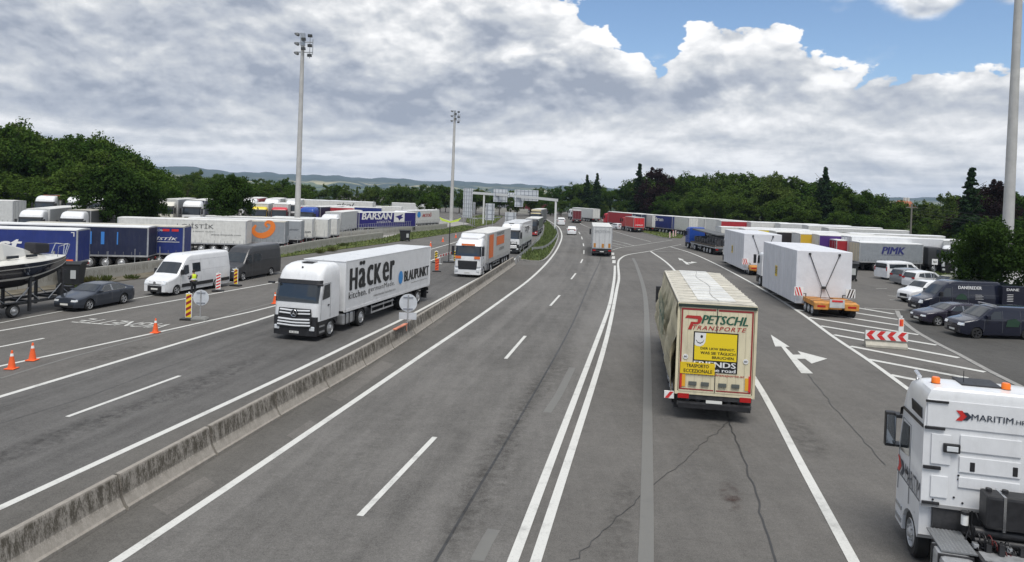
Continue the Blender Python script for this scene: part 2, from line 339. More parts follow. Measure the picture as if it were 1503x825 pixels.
# ---------------------------------------------------------------- stacked-section body (truck cabs)
def ring_at(lv, z, off=0.0, nfr=9):
    """lv rows: (z, x_front, x_back, half_width, front corner radius)"""
    zs = [l[0] for l in lv]; g = lambda k: float(np.interp(z, zs, [l[k] for l in lv]))
    xf, xb, hw, rc = g(1)+off, g(2), g(3)+off, g(4); pts = [(xb, hw)]
    pts += [((xb+xf-rc)/2, hw)]
    for i in range(6):
        t = math.pi/2*(i/5); pts.append((xf-rc+rc*math.sin(t), hw-rc+rc*math.cos(t)))
    full = pts + [(x, -y) for x, y in reversed(pts)]
    # gentle bow of the front
    return [(x+(0.05*(1-(y/hw)**2) if x > xf-rc*.3 else 0), y, z) for x, y in full]
def zloft(lv, n=1, cap=True):
    m = MB(); zs = []
    for a, b in zip(lv[:-1], lv[1:]):
        zs += [a[0]+(b[0]-a[0])*k/n for k in range(n)]
    zs.append(lv[-1][0]); return m.rings([ring_at(lv, z) for z in zs], True, cap)
def wrap_patch(lv, z0, z1, i0, i1, off=.01, n=5, th=None):
    m = MB(); rows = []
    for k in range(n+1):
        z = z0+(z1-z0)*k/n; r = ring_at(lv, z, off)[i0:i1+1]; rows.append(r)
    w_ = len(rows[0]); vs = [p for r in rows for p in r]
    fs = [(k*w_+i, k*w_+i+1, (k+1)*w_+i+1, (k+1)*w_+i) for k in range(n) for i in range(w_-1)]
    m.add(vs, fs)
    if th:   # closed slab
        rows2 = [ring_at(lv, z0+(z1-z0)*k/n, off-th)[i0:i1+1] for k in range(n+1)]
        vs2 = [p for r in rows2 for p in r]; m.add(vs2, [f[::-1] for f in fs])
    return m
CABS = {
 'star': [(1.02, 0.0, -2.28, 1.24, .22), (1.5, 0.0, -2.28, 1.25, .22), (2.0, -.02, -2.28, 1.25, .24), (2.1, -.03, -2.28, 1.25, .24), (2.95, -.26, -2.28, 1.24, .26), (3.15, -.32, -2.28, 1.24, .28), (3.45, -.42, -2.28, 1.21, .32), (3.68, -.62, -2.26, 1.15, .36), (3.82, -.95, -2.2, 1.05, .4), (3.88, -1.3, -2.1, .93, .36)],
 'round': [(1.02, 0.02, -2.25, 1.24, .26), (1.5, 0.02, -2.25, 1.25, .28), (2.0, -.02, -2.25, 1.25, .28), (2.1, -.04, -2.25, 1.25, .28), (2.9, -.22, -2.25, 1.23, .3), (3.1, -.36, -2.25, 1.2, .32), (3.3, -.55, -2.25, 1.16, .34), (3.5, -.9, -2.25, 1.1, .36), (3.62, -1.3, -2.2, 1.0, .3)],
 'low': [(1.02, 0.0, -2.2, 1.22, .2), (2.0, -.02, -2.2, 1.23, .22), (2.85, -.2, -2.2, 1.2, .24), (3.05, -.34, -2.2, 1.15, .3), (3.12, -.7, -2.1, 1.0, .3)]}
CABS['high'] = [(1.50, 0.0, -2.28, 1.25, .22), (2.0, -.02, -2.28, 1.25, .24), (2.1, -.03, -2.28, 1.25, .24), (2.95, -.26, -2.28, 1.25, .26), (3.2, -.32, -2.28, 1.25, .28), (3.55, -.45, -2.28, 1.235, .3), (3.82, -.65, -2.27, 1.20, .32), (3.97, -1.0, -2.25, 1.13, .34), (4.02, -1.3, -2.2, 1.0, .3)]
CABS['mid'] = [(a, b, c, d, e) if a < 3.1 else (3.0+(a-3.0)*.55, b, c, d, e) for a, b, c, d, e in CABS['star']]
def cab(root, style='star', cam_mirror=False, col=WHITE, lower=BLACKP, grille=BLACKP, detail=2, roofbox=None, visor=BLACKP, badge=None, orange=False, mirrors=BLACKP):
    lv = CABS[style]; top = lv[-1][0]
    key = ('cab', style)
    c = zloft(lv, 2).build('cab', col, root, key=(key, col.name), smooth=38)
    # lower body: steps, wheel arch housing and bumper
    m = MB(); hw = 1.24
    lt = lv[0][0]-.01; outline = [(0.05, .32), (0.06, .55), (0.03, lt), (-2.15, lt), (-2.15, .78), (-2.06, .72)] + [(-1.42+.62*math.cos(math.pi-math.pi*k/10), .5+.6*math.sin(math.pi*k/10)*.82) for k in range(1, 10)] + [(-.8, .32)]
    rings = []
    for y, ins in ((-hw, .07), (-hw+.1, 0), (-hw+.55, 0)): rings.append([(x-(.18 if x > -.1 and abs(y) > 1.1 else 0), y+ins*0, z) for x, z in outline])
    m.rings(rings); rings2 = [[(x, -y, z) for x, y, z in r] for r in rings]; m.rings(rings2)
    m.build('lower_body', lower, root, key=('lowb', lower.name, lt))
    b = MB().rings([[(x, y, z) for x, y in ((-.35, -1.22), (.02, -1.2), (.09, -.8), (.1, 0), (.09, .8), (.02, 1.2), (-.35, 1.22))] for z in ((.28, .34, .62, .80) if lt < 1.2 and style != 'star' else (.28, .34, .8, 1.26))])
    b.build('bumper', lower, root, key=('bump', lower.name, style), bevel=.02)
    # windscreen
    ws = wrap_patch(lv, 1.96, 2.92 if style != 'low' else 2.75, 4, 11, .012, 6); ws.build('windscreen', GLASS, root, key=(key, 'ws'), smooth=50)
    if visor: wrap_patch(lv, 2.88, 3.08, 3, 12, .05, 2, th=.05).build('sun_visor', visor, root, key=(key, 'vis', visor.name), smooth=50)
    for s in (1, -1):
        w = MB().poly([(-.42, s*1.262, 2.08), (-.52, s*1.262, 2.45), (-.62, s*1.256, 2.82), (-1.2, s*1.256, 2.85), (-1.22, s*1.262, 2.16), (-.9, s*1.262, 2.12)]); w.build('side_window', GLASS, root, key=(key, 'sw', s))
        mm = MB().box(-.02, .16, s*1.20, s*1.52, 2.86, 2.96) if cam_mirror else MB().box(-.12, .08, s*1.29, s*1.53, 2.02, 2.86)
        mm.build('mirror', mirrors, root, key=('mir', mirrors.name, s, cam_mirror), bevel=.03)
        if detail > 1:
            d = MB()
            for a, b_ in (((-.30, 1.1), (-.34, 2.06)), ((-1.3, 1.1), (-1.3, 2.9)), ((-.34, 2.06), (-.6, 2.9)), ((-.6, 2.9), (-1.3, 2.9))):
                d.cyl((a[0], s*1.253, a[1]), (b_[0], s*1.250, b_[1]), .009, n=4)
            d.build('door_seam', SEAM, root, key=(key, 'seam', s))
            MB().box(-1.18, -1.0, s*1.25, s*1.275, 1.72, 1.8).build('door_handle', BLACKP, root, key=('dh', s), bevel=.01)
            MB().box(-.72, -.2, s*1.235, s*1.262, .42, .52).box(-.72, -.2, s*1.235, s*1.262, .72, .8).build('step', STEEL, root, key=('step', s))
        h = MB().add([(.095 if abs(y) < 1.0 else .045, s*y, z) for y, z in ((.78, .42), (1.17, .46), (1.19, .66), (.86, .62))], [(0, 1, 2, 3)])
        h2 = MB().box(.055, .115, min(s*.84, s*1.12), max(s*.84, s*1.12), .56, .78); h2.build('headlight', LAMPW, root, key=('hl', s), bevel=.03)
    # grille
    g = MB(); 
    if style == 'star':
        g.poly([(.155, y, z) for y, z in ((-.95, .72), (.95, .72), (.95, 1.24), (-.95, 1.24))]); g.poly([(.066, y, z) for y, z in ((-.95, 1.24), (.95, 1.24), (.9, 1.66), (-.9, 1.66))]); go = g.build('grille', grille, root, key=('gr', grille.name))
        s_ = MB()
        for k, zz in enumerate((.78, .93, 1.08, 1.36, 1.52)):
            hw_ = .92-.02*k
            xx_ = .155 if zz < 1.2 else .066
            s_.rings([[(xx_, y, zz+.0+z-.04*(1-abs(y)/hw_)), (xx_+.05, y, zz+.04+z-.04*(1-abs(y)/hw_)), (xx_, y, zz+.10+z-.04*(1-abs(y)/hw_))] for y, z in ((-hw_, 0), (-hw_*.5, 0), (-.12, -.0), (.12, -.0), (hw_*.5, 0), (hw_, 0))])
        s_.build('grille_slat', mat('slat_silver', (.62, .63, .64), .3, .3) if lower is BLACKP and grille is BLACKP and detail > 1 else BLACKP, go)
    else:
        g.rings([[(.05, -.85, .72), (.05, .85, .72), (.05, .92, 1.55), (.05, -.92, 1.55)], [(.115, -.8, .76), (.115, .8, .76), (.10, .86, 1.5), (.10, -.86, 1.5)]]); g.build('grille', grille, root, key=('gr2', grille.name))
    if badge == 'star':
        bm_ = MB(); n = 24; 
        for k in range(n):
            a, b2 = 2*math.pi*k/n, 2*math.pi*(k+1)/n; bm_.cyl((.19, .17*math.cos(a), 1.42+.17*math.sin(a)), (.19, .17*math.cos(b2), 1.42+.17*math.sin(b2)), .014, n=5)
        for k in range(3):
            a = math.pi/2+k*2*math.pi/3; c_, s2 = math.cos(a), math.sin(a)
            bm_.poly([(.195, .16*c_, 1.42+.16*s2), (.205, -.035*s2, 1.42+.035*c_), (.20, -.03*c_, 1.42-.03*s2), (.205, .035*s2, 1.42-.035*c_)])
        MB().cyl((.08, 0, 1.42), (.185, 0, 1.42), .19, n=24).build('badge_disc', BLACKP, root)
        bm_.build('star_badge', CHROME, root)
    MB().box(.102, .112, -.26, .26, .40, .51).build('number_plate', PLATE, root, key='plate')
    put = MB(); put_text(put, 'WL 482 KT', (.115, -.22, .425), (0, 1, 0), (0, 0, 1), .44, .06); put.build('plate_letters', TEXTBLK, root, key='platel')
    if roofbox: 
        zt = roofbox; m = MB()
        secs = [(-.75, top-.25, top-.02), (-1.2, top-.25, top+.12), (-2.1, top-.25, zt)]
        m.rings([[(x, y*hw2, z) for y, z in ((-1, z0), (1, z0), (1, z1-.1), (.9, z1), (-.9, z1), (-1, z1-.1))] for (x, z0, z1), hw2 in zip(secs, (.8, 1.0, 1.15))])
        m.build('roof_deflector', col, root)
    else:
        pass
    if detail > 1 and style == 'star':
        MB().box(-1.55, -1.0, -.32, .32, top-.005, top+.035).build('roof_hatch', BLACKP, root, bevel=.02, key='hatch')
        MB().cyl((-.62, 0, 3.66), (-.55, 0, 3.70), .05, n=10).build('camera_dome', BLACKP, root, key='dome')
    wheel(root, -1.42, 1.06); wheel(root, -1.42, -1.06)
    return c
def chassis(root, x1=-6.0, tank=True, detail=2):
    m = MB()
    for s in (-1, 1): m.box(x1, -.5, s*.42-.05, s*.42+.05, .75, 1.0)
    for x in (-2.6, -3.6, -4.6, x1+.05): m.box(x-.05, x+.05, -.42, .42, .78, .98)
    m.box(-5.4, -4.7, -.5, .5, 1.0, 1.14); m.cyl((-5.06, 0, 1.14), (-5.06, 0, 1.2), .42, n=16); m.box(-5.3, -4.8, -.9, .9, .42, .6)
    m.build('chassis', CHASS, root, key=('chas', x1))
    for s in (1, -1):
        wheel(root, -5.06, s*.96, w=.56)
        f = MB().rings([[(-5.06+q*math.cos(t), s*y, .5+q*math.sin(t)) for q in (.58, .61) for t in ([math.pi*(.08+.84*k/8) for k in range(9)] if q == .58 else [math.pi*(.08+.84*k/8) for k in range(8, -1, -1)])] for y in (.68, 1.24)])
        f.build('mudguard', BLACKP, root, key=('mud', s))
        if tank:
            t = MB().box(-4.3, -2.95, min(s*.62, s*1.22), max(s*.62, s*1.22), .38, 1.0); to = t.build('fuel_tank', ALU if s > 0 else BLACKP, root, key=('tank', s), bevel=.09)
            b = MB()
            for x in (-4.1, -3.6, -3.15): b.box(x-.03, x+.03, min(s*.60, s*1.24), max(s*.60, s*1.24), .36, 1.02)
            b.build('tank_strap', BLACKP if s > 0 else STEEL, to, key=('tstrap', s))
def trailer(root, x0=-2.9, rods=True, L=13.6, H=4.0, zb=1.05, side=WHITE, roof=None, frame=None, kind='curtain', detail=2, fringe=None, rear=None, nw=3, wheels=True, legs=False, front=None):
    roof = roof or mat('tarp_roof', (0.62, 0.62, 0.60), .6, var=.12, vscale=.8, dirt=.35); frame = frame or ALU; x1 = x0-L; hw = 1.275
    MB().box(x1+.06, x0-.04, -hw+.01, hw-.01, zb+.12, H-.06).build('cargo_body', side, root, bevel=.015, key=('tb', x0, L, H, zb, side.name))
    if kind == 'curtain':
        m = MB(); n = 10
        m.rings([[(x1+L*k/n, y*hw, H-.14+(z+(.02 if k % 2 else 0) if abs(y) < .9 else z)) for y, z in ((-1, 0), (-.995, .09), (-.5, .125), (0, .135), (.5, .125), (.995, .09), (1, 0))] for k in range(n+1)])
        m.build('tarpaulin_roof', roof, root, key=('roofc', x0, L, H, roof.name), smooth=40)
    else: MB().box(x1, x0, -hw, hw, H-.07, H).build('roof_panel', roof, root, bevel=.02, key=('roofb', x0, L, H, roof.name))
    fr = MB()
    for y in (-hw, hw):
        for x in (x0-.05, x1+.05): fr.box(x-.06, x+.06, y-.012 if y < 0 else y-.07, y+.07 if y < 0 else y+.012, zb, H-.1)
        fr.box(x1, x0, y-.012 if y < 0 else y-.06, y+.06 if y < 0 else y+.012, zb-.02, zb+.12)
    fr.box(x1-.008, x1+.03, -hw, hw, H-.16, H-.08); fr.box(x1-.008, x1+.03, -hw, hw, zb, zb+.1)
    fr.build('body_frame', frame, root, key=('fr', x0, L, H, zb, frame.name))
    if kind == 'curtain' and detail:
        st = MB()
        for s in (-1, 1):
            n = 20
            for k in range(1, n):
                x = x0-L*k/n; st.box(x-.02, x+.02, s*(hw+.004)-.006, s*(hw+.004)+.006, zb-.05, zb+.42)
        st.build('curtain_strap', fringe or SEAM, root, key=('straps', x0, L, zb, (fringe or SEAM).name))
    # rear doors
    rm = rear or side
    MB().box(x1-.02, x1+.05, -hw+.1, -.01, zb+.1, H-.17).build('rear_door', rm, root, key=('rd', x1, H, zb, 0, rm.name)); MB().box(x1-.02, x1+.05, .01, hw-.1, zb+.1, H-.17).build('rear_door', rm, root, key=('rd', x1, H, zb, 1, rm.name))
    if detail and rods:
        b = MB()
        for y in (-.9, -.35, .35, .9): b.cyl((x1-.035, y, zb+.1), (x1-.035, y, H-.2), .018, n=6)
        for y in (-hw+.06, hw-.06):
            for z in (1.4, 2.2, 3.0, 3.6): b.box(x1-.03, x1+.0, y-.05, y+.05, z, z+.08)
        b.build('lock_rod', STEEL, root, key=('rods', x1, H, zb))
    # chassis
    m = MB()
    for s in (-1, 1): m.box(x1+.1, x0-.8, s*.5-.05, s*.5+.05, zb-.32, zb-.02)
    for x in np.linspace(x1+.4, x0-1.5, 7): m.box(x-.04, x+.04, -.5, .5, zb-.28, zb-.1)
    m.box(x1+.0, x1+.1, -1.2, 1.2, .5, .62); m.box(x1+.12, x1+.2, -.9, -.8, .5, .9); m.box(x1+.12, x1+.2, .8, .9, .5, .9); m.box(x1+.02, x1+.14, -1.2, 1.2, .72, .95)
    for k in range(nw): m.box(x1+2.2+1.31*k-.08, x1+2.2+1.31*k+.08, -1.0, 1.0, .4, .55)
    m.build('underframe', CHASS, root, key=('uf', x0, L, zb, nw))
    for s in (-1, 1):
        MB().box(x1-.01, x1+.03, s*1.0-.18, s*1.0+.18, .74, .9).build('tail_light', LAMPR, root, key=('tl', x1, s))
        if wheels:
            for k in range(nw): wheel(root, x1+2.2+1.31*k, s*1.05, w=.4)
        if detail:
            g = MB()
            for z in (.5, .82): g.box(x1+6.4, x0-3.6, s*1.2-.015, s*1.2+.015, z, z+.1)
            for x in (x1+6.5, (x1+x0)/2+1.2, x0-3.7): g.box(x-.04, x+.04, s*1.17-.02, s*1.17+.02, .48, .95)
            g.build('side_guard', ALU, root, key=('sg', x0, L, s))
            MB().box(x1+.55, x1+.6, s*1.05-.22, s*1.05+.22, .25, .8).build('mud_flap', BLACKP, root, key=('mf', x1, s))
    MB().box(x1-.012, x1+.0, -.26, .26, .62, .72).build('number_plate', PLATE, root, key=('pl', x1))
    if legs:
        for s in (-1, 1): MB().box(x0-2.9, x0-2.78, s*.7-.06, s*.7+.06, .02, 1.0).box(x0-3.0, x0-2.68, s*.7-.12, s*.7+.12, .0, .04).build('landing_leg', CHASS, root, key=('leg', x0, s))
    # roof edge line on front wall
    MB().box(x0-.04, x0, -hw+.02, hw-.02, zb+.05, H-.1).build('headboard', front or side, root, key=('hb', x0, H, zb, (front or side).name))
def semi(label, p, rz, cabk={}, trk={}, detail=2, group=None, cat='truck', name='semi_truck', anchor=(0, 0), box=True):
    c, s = math.cos(rz), math.sin(rz); ax, ay = anchor
    root = thing(name, label, cat, (p[0]-(ax*c-ay*s), p[1]-(ax*s+ay*c), 0), rz, group)
    cab(root, detail=detail, **cabk); chassis(root, detail=detail)
    if box: trailer(root, detail=detail, **trk)
    return root
def lonely(label, p, rz, trk={}, detail=2, group=None, anchor=(-13.6, 0), name='semi_trailer'):
    c, s = math.cos(rz), math.sin(rz); ax, ay = anchor
    root = thing(name, label, 'trailer', (p[0]-(ax*c-ay*s), p[1]-(ax*s+ay*c), 0), rz, group)
    trailer(root, x0=0.0, detail=detail, legs=True, **trk); return root
# ---------------------------------------------------------------- lofted car and van bodies
def car(root, spec, paintm, trim=BLACKP, rimmat=None, rimkind='car', detail=2, bumper=None):
    """spec: L, prof [(x, zt)], hw, belt, tum, wr, axles, zb, plan taper; x from front bumper 0 to -L"""
    L_, hw, belt, tum, wr, ax, zb = (spec[k] for k in ('L', 'hw', 'belt', 'tum', 'wr', 'ax', 'zb'))
    px = [p[0] for p in spec['prof']][::-1]; pz = [p[1] for p in spec['prof']][::-1]; sm = spec.get('smooth', .12)
    xs_d = np.arange(-L_-.5, .5, .02); z_d = np.interp(xs_d, px, pz); k = max(1, int(sm/.02)); ker = np.ones(k)/k
    z_s = np.convolve(np.pad(z_d, (k, k), 'edge'), ker, 'same')[k:-k]
    zt = lambda x: float(np.interp(x, xs_d, z_s))
    ztop = max(p[1] for p in spec['prof']); nose, tail = spec.get('nose', .18), spec.get('tail', .08)
    def plan(x):
        f = 1.0
        if x > -.9: f -= nose*((x+.9)/.9)**2.6
        if x < -L_+.5: f -= tail*((-L_+.5-x)/.5)**2.2
        return hw*f
    def yw(x, z):
        b = plan(x)
        if z > belt: b -= tum*(z-belt)/(ztop-belt)*1.0
        if z < .45: b -= .05*(.45-z)/.3
        return b
    arch_r = wr+.055
    def zlow(x):
        z = zb+(.06 if x > -.25 else 0)
        for a in ax:
            d = abs(x-a)
            if d < arch_r: z = max(z, wr+math.sqrt(arch_r**2-d*d))
        return z
    xs = sorted(set([round(v, 3) for v in np.arange(-L_, 0.001, .11)]+[-.03, -.06, -.09, -L_+.03, -L_+.07]+[round(p[0], 3) for p in spec['prof'] if -L_ <= p[0] <= 0]+[round(a+arch_r*math.sin(t), 3) for a in ax for t in np.linspace(-math.pi/2, math.pi/2, 13)]+[round(a+s*(arch_r+.004), 3) for a in ax for s in (-1, 1)]))
    sh = spec.get('sh', .09); rings = []
    for x in xs:
        zl, zh = zlow(x), max(zt(x), zlow(x)+.06); r = min(sh, (zh-zl)*.35); be = min(belt, zh-r); half = []
        for q in (0, .25, .5, .75, 1):
            z = zl+(be-zl)*q; half.append((yw(x, z), z))
        for q in (.33, .66, 1):
            z = be+(zh-r-be)*q; half.append((yw(x, z), z))
        yt = yw(x, zh-r)
        for t in (.35, .7, 1.0):
            a = t*math.pi/2; half.append((yt-r+r*math.cos(a) if True else 0, zh-r+r*math.sin(a)))
        y_in = yt-r; half.append((y_in*.5, zh+.018)); 
        ring = [(x, 0, zl)]+[(x, y, z) for y, z in half]+[(x, 0, zh+.024)]+[(x, -y, z) for y, z in reversed(half)]
        rings.append(ring)
    MB().rings(rings).build('body', paintm, root, smooth=32)
    # dark underside and arches
    u = MB().box(-L_+.15, -.15, -hw*.78, hw*.78, zb+.02, min(belt-.12, zb+.35))
    u.build('underbody', CHASS, root)
    for a in ax:
        for s in (1, -1): wheel(root, a, s*(hw-.125), r=wr, w=.22, kind=rimkind, rimmat=rimmat)
    def side_poly(name, pts, m_, e=.008):
        for s in (1, -1):
            MB().poly([(x, s*(yw(x, z)+e), z) for x, z in pts]).build(name, m_, root)
    for pts in spec.get('win', []): side_poly('side_window', pts, GLASS, .016)
    if detail and spec.get('trim'):
        for s in (1, -1):
            m = MB()
            for pts in spec['win']: q = [(x, s*(yw(x, z)+.017), z) for x, z in pts]; m.tube(q+[q[0]], .018, 4)
            m.build('window_trim', CHROME, root)
    def top_patch(name, xa, xb, m_, fa=.93, fb=.93, e=.014, n=8, off_z=0):
        mm = MB(); rows = []
        for i in range(n+1):
            x = xa+(xb-xa)*i/n; z = zt(x); r = min(sh, .3); f = fa+(fb-fa)*i/n; yh = (yw(x, z-r)-r*.55)*f
            dz = zt(x+.02)-zt(x-.02); nn = Vector((-dz, 0, .04)).normalized()*e
            rows.append([(x+nn.x, y*yh, z+nn.z+.024*(1-(y*y)*.9)) for y in (-1, -.6, -.2, .2, .6, 1)])
        w_ = 6; mm.add([p for r in rows for p in r], [(k_*w_+i, k_*w_+i+1, (k_+1)*w_+i+1, (k_+1)*w_+i) for k_ in range(n) for i in range(w_-1)])
        return mm.build(name, m_, root, smooth=60)
    a, b = spec['ws']; top_patch('windscreen', a, b, GLASS)
    if 'rw' in spec: a, b = spec['rw']; top_patch('rear_window', a, b, GLASS)
    # front: grille, lights, plate; taken from the plan curve
    def front_patch(name, y0, y1, z0, z1, m_, e=.012, both=True):
        for s in ((1, -1) if both else (1,)):
            vs = []
            for z in (z0, z1):
                for i in range(6):
                    y = y0+(y1-y0)*i/5; x = 0.0
                    for q in np.arange(0, -1.2, -.01):
                        if yw(q, z) >= abs(y) and zt(q) >= z: x = q; break
                    vs.append((x+e, s*y, z))
            MB().add(vs, [(i, i+1, i+7, i+6) for i in range(5)]).build(name, m_, root)
    fr = spec.get('front', {})
    if 'lamp' in fr: front_patch('headlight', *fr['lamp'], LAMPW, .02)
    if 'grille' in fr: y, z0, z1 = fr['grille']; front_patch('grille', -y, y, z0, z1, trim, .014, both=False)
    if 'low' in fr: y, z0, z1 = fr['low']; front_patch('bumper', -y, y, z0, z1, bumper or trim, .016, both=False)
    zpl = fr.get('plate', .45); MB().box(0.012, .026, -.26, .26, zpl-.055, zpl+.055).build('number_plate', PLATE, root, key=('cpl', zpl))
    re = spec.get('rear', {}); zr = re.get('z', .8); h_ = re.get('h', .12); ww = re.get('w', .22)
    for s in (1, -1):
        yy = plan(-L_+.03)-.04; MB().box(-L_-.012, -L_+.05, min(s*(yy-ww), s*yy), max(s*(yy-ww), s*yy), zr, zr+h_).build('tail_light', LAMPR, root, bevel=.008)
        xm, zm = spec.get('mir', (-1.55, .98)); MB().box(xm-.05, xm+.13, min(s*(hw-.02), s*(hw+.19)), max(s*(hw-.02), s*(hw+.19)), zm, zm+spec.get('mh', .14)).build('mirror', spec.get('mirm', paintm), root, bevel=.03)
        if detail:
            d = MB()
            for (xa, za, xb, zb_) in spec.get('seams', []):
                n = 6; P_ = [(xa+(xb-xa)*i/n, za+(zb_-za)*i/n) for i in range(n+1)]
                d.tube([(x, s*(yw(x, z)+.001), z) for x, z in P_], .006, 4)
            if d.v: d.build('panel_seam', SEAM if paintm.name != 'paint_white' else mat('seam_light', (.3, .3, .3)), root)
            hd = MB()
            for x, z in spec.get('handles', []): hd.box(x-.09, x+.09, min(s*yw(x, z), s*(yw(x, z)+.03)), max(s*yw(x, z), s*(yw(x, z)+.03)), z-.015, z+.02)
            if hd.v: hd.build('door_handle', spec.get('hm', paintm), root)
    return dict(yw=yw, zt=zt, side=side_poly, top=top_patch, front=front_patch)
SEDAN = dict(trim=True, L=4.86, hw=.93, belt=.95, tum=.26, wr=.335, ax=(-.95, -3.79), zb=.2, prof=[(.5, .45), (0, .5), (-.03, .62), (-.12, .76), (-1.15, .96), (-1.35, 1.0), (-2.15, 1.40), (-2.9, 1.46), (-3.4, 1.42), (-4.3, 1.12), (-4.75, 1.06), (-4.84, .9), (-4.86, .5), (-5.4, .4)],
  ws=(-1.45, -2.1), rw=(-3.5, -4.2), nose=.24, tail=.14, win=[[(-1.78, 1.0), (-2.25, 1.31), (-2.72, 1.36), (-2.72, 1.0)], [(-2.78, 1.0), (-2.78, 1.36), (-3.35, 1.33), (-3.95, 1.08), (-3.9, 1.01)]],
  front=dict(lamp=(.42, .80, .60, .71), grille=(.38, .5, .74), low=(.6, .28, .40), plate=.44), rear=dict(z=.78, h=.14, w=.35), mir=(-1.75, .98), seams=[(-1.45, .35, -1.5, .98), (-2.74, .35, -2.74, 1.0), (-3.55, .75, -3.85, 1.0), (-1.0, .55+.3, -4.2, .9)], handles=[(-2.55, .86), (-3.5, .88)])
WAGON = dict(SEDAN, L=4.75, ax=(-.95, -3.75), prof=[(.5, .5), (0, .52), (-.03, .66), (-.15, .82), (-1.15, 1.0), (-1.35, 1.04), (-2.1, 1.42), (-2.8, 1.5), (-4.1, 1.44), (-4.35, 1.36), (-4.68, .98), (-4.75, .6), (-5.2, .5)], ws=(-1.45, -2.05), rw=(-4.36, -4.62), zb=.24,
  win=[[(-1.75, 1.03), (-2.2, 1.33), (-2.7, 1.38), (-2.7, 1.03)], [(-2.76, 1.03), (-2.76, 1.38), (-3.45, 1.36), (-3.45, 1.04)], [(-3.52, 1.04), (-3.52, 1.36), (-4.05, 1.3), (-4.2, 1.12)]])
HATCH = dict(SEDAN, L=4.4, hw=.92, ax=(-.85, -3.5), belt=1.0, prof=[(.5, .5), (0, .55), (-.03, .7), (-.15, .9), (-1.0, 1.08), (-1.15, 1.12), (-1.85, 1.58), (-2.5, 1.66), (-3.9, 1.6), (-4.1, 1.5), (-4.36, 1.0), (-4.4, .6), (-5, .5)], ws=(-1.2, -1.82), rw=(-4.1, -4.33), zb=.22, wr=.34, tum=.2,
  win=[[(-1.5, 1.08), (-1.98, 1.46), (-2.42, 1.52), (-2.42, 1.08)], [(-2.48, 1.08), (-2.48, 1.52), (-3.2, 1.51), (-3.2, 1.09)], [(-3.27, 1.1), (-3.27, 1.5), (-3.8, 1.45), (-3.95, 1.2)]], rear=dict(z=.92, h=.16, w=.3), mir=(-1.5, 1.05), seams=[(-1.2, .4, -1.25, 1.05), (-2.45, .4, -2.45, 1.06)], handles=[(-2.25, .95), (-3.1, .97)])
BIGVAN = dict(L=6.9, hw=1.0, belt=1.35, tum=.15, wr=.35, ax=(-1.0, -5.3), zb=.25, sh=.14, smooth=.16, nose=.17, tail=.03, prof=[(.5, .7), (0, .8), (-.04, .98), (-.18, 1.12), (-.95, 1.33), (-1.1, 1.42), (-1.75, 2.2), (-2.1, 2.55), (-2.6, 2.72), (-6.78, 2.74), (-6.86, 2.6), (-6.9, 1.2), (-7.3, .7)],
  ws=(-1.12, -1.72), win=[[(-1.42, 1.42), (-1.78, 2.0), (-2.2, 2.02), (-2.2, 1.42), (-1.85, 1.36)]], front=dict(lamp=(.55, .90, .82, 1.05), grille=(.5, .78, 1.0), low=(.9, .3, .72), plate=.5), rear=dict(z=.95, h=.5, w=.13), mir=(-1.45, 1.4), mh=.34, mirm=BLACKP,
  seams=[(-1.3, .45, -1.32, 1.35), (-2.3, .4, -2.3, 2.1), (-3.5, .4, -3.5, 2.4), (-2.3, 2.3, -6.6, 2.3), (-3.6, 1.55, -6.7, 1.55)], handles=[(-2.15, 1.2), (-2.5, 1.2)], hm=BLACKP)
MIDVAN = dict(L=5.2, hw=.97, belt=1.2, tum=.16, wr=.34, ax=(-.95, -4.1), zb=.24, sh=.12, smooth=.14, nose=.18, tail=.03, prof=[(.5, .65), (0, .75), (-.04, .92), (-.16, 1.02), (-.95, 1.2), (-1.1, 1.28), (-1.85, 1.86), (-2.4, 1.97), (-5.0, 1.94), (-5.12, 1.8), (-5.2, 1.0), (-5.6, .6)],
  ws=(-1.15, -1.8), rw=(-5.115, -5.15), win=[[(-1.55, 1.25), (-2.0, 1.68), (-2.45, 1.7), (-2.45, 1.25)]], front=dict(lamp=(.5, .88, .78, .94), grille=(.48, .66, .9), low=(.85, .3, .58), plate=.46), rear=dict(z=.95, h=.42, w=.12), mir=(-1.6, 1.22), mh=.24,
  seams=[(-1.35, .42, -1.4, 1.2), (-2.52, .4, -2.52, 1.75), (-3.65, .4, -3.65, 1.75), (-3.7, 1.2, -5.0, 1.2)], handles=[(-2.35, 1.08), (-2.7, 1.08)])
def vehicle(label, p, rz, spec, paintm, name='parked_car', cat='car', anchor=(0, 0), group=None, **k):
    c, s = math.cos(rz), math.sin(rz); ax, ay = anchor
    root = thing(name, label, cat, (p[0]-(ax*c-ay*s), p[1]-(ax*s+ay*c), 0), rz, group)
    return root, car(root, spec, paintm, **k)
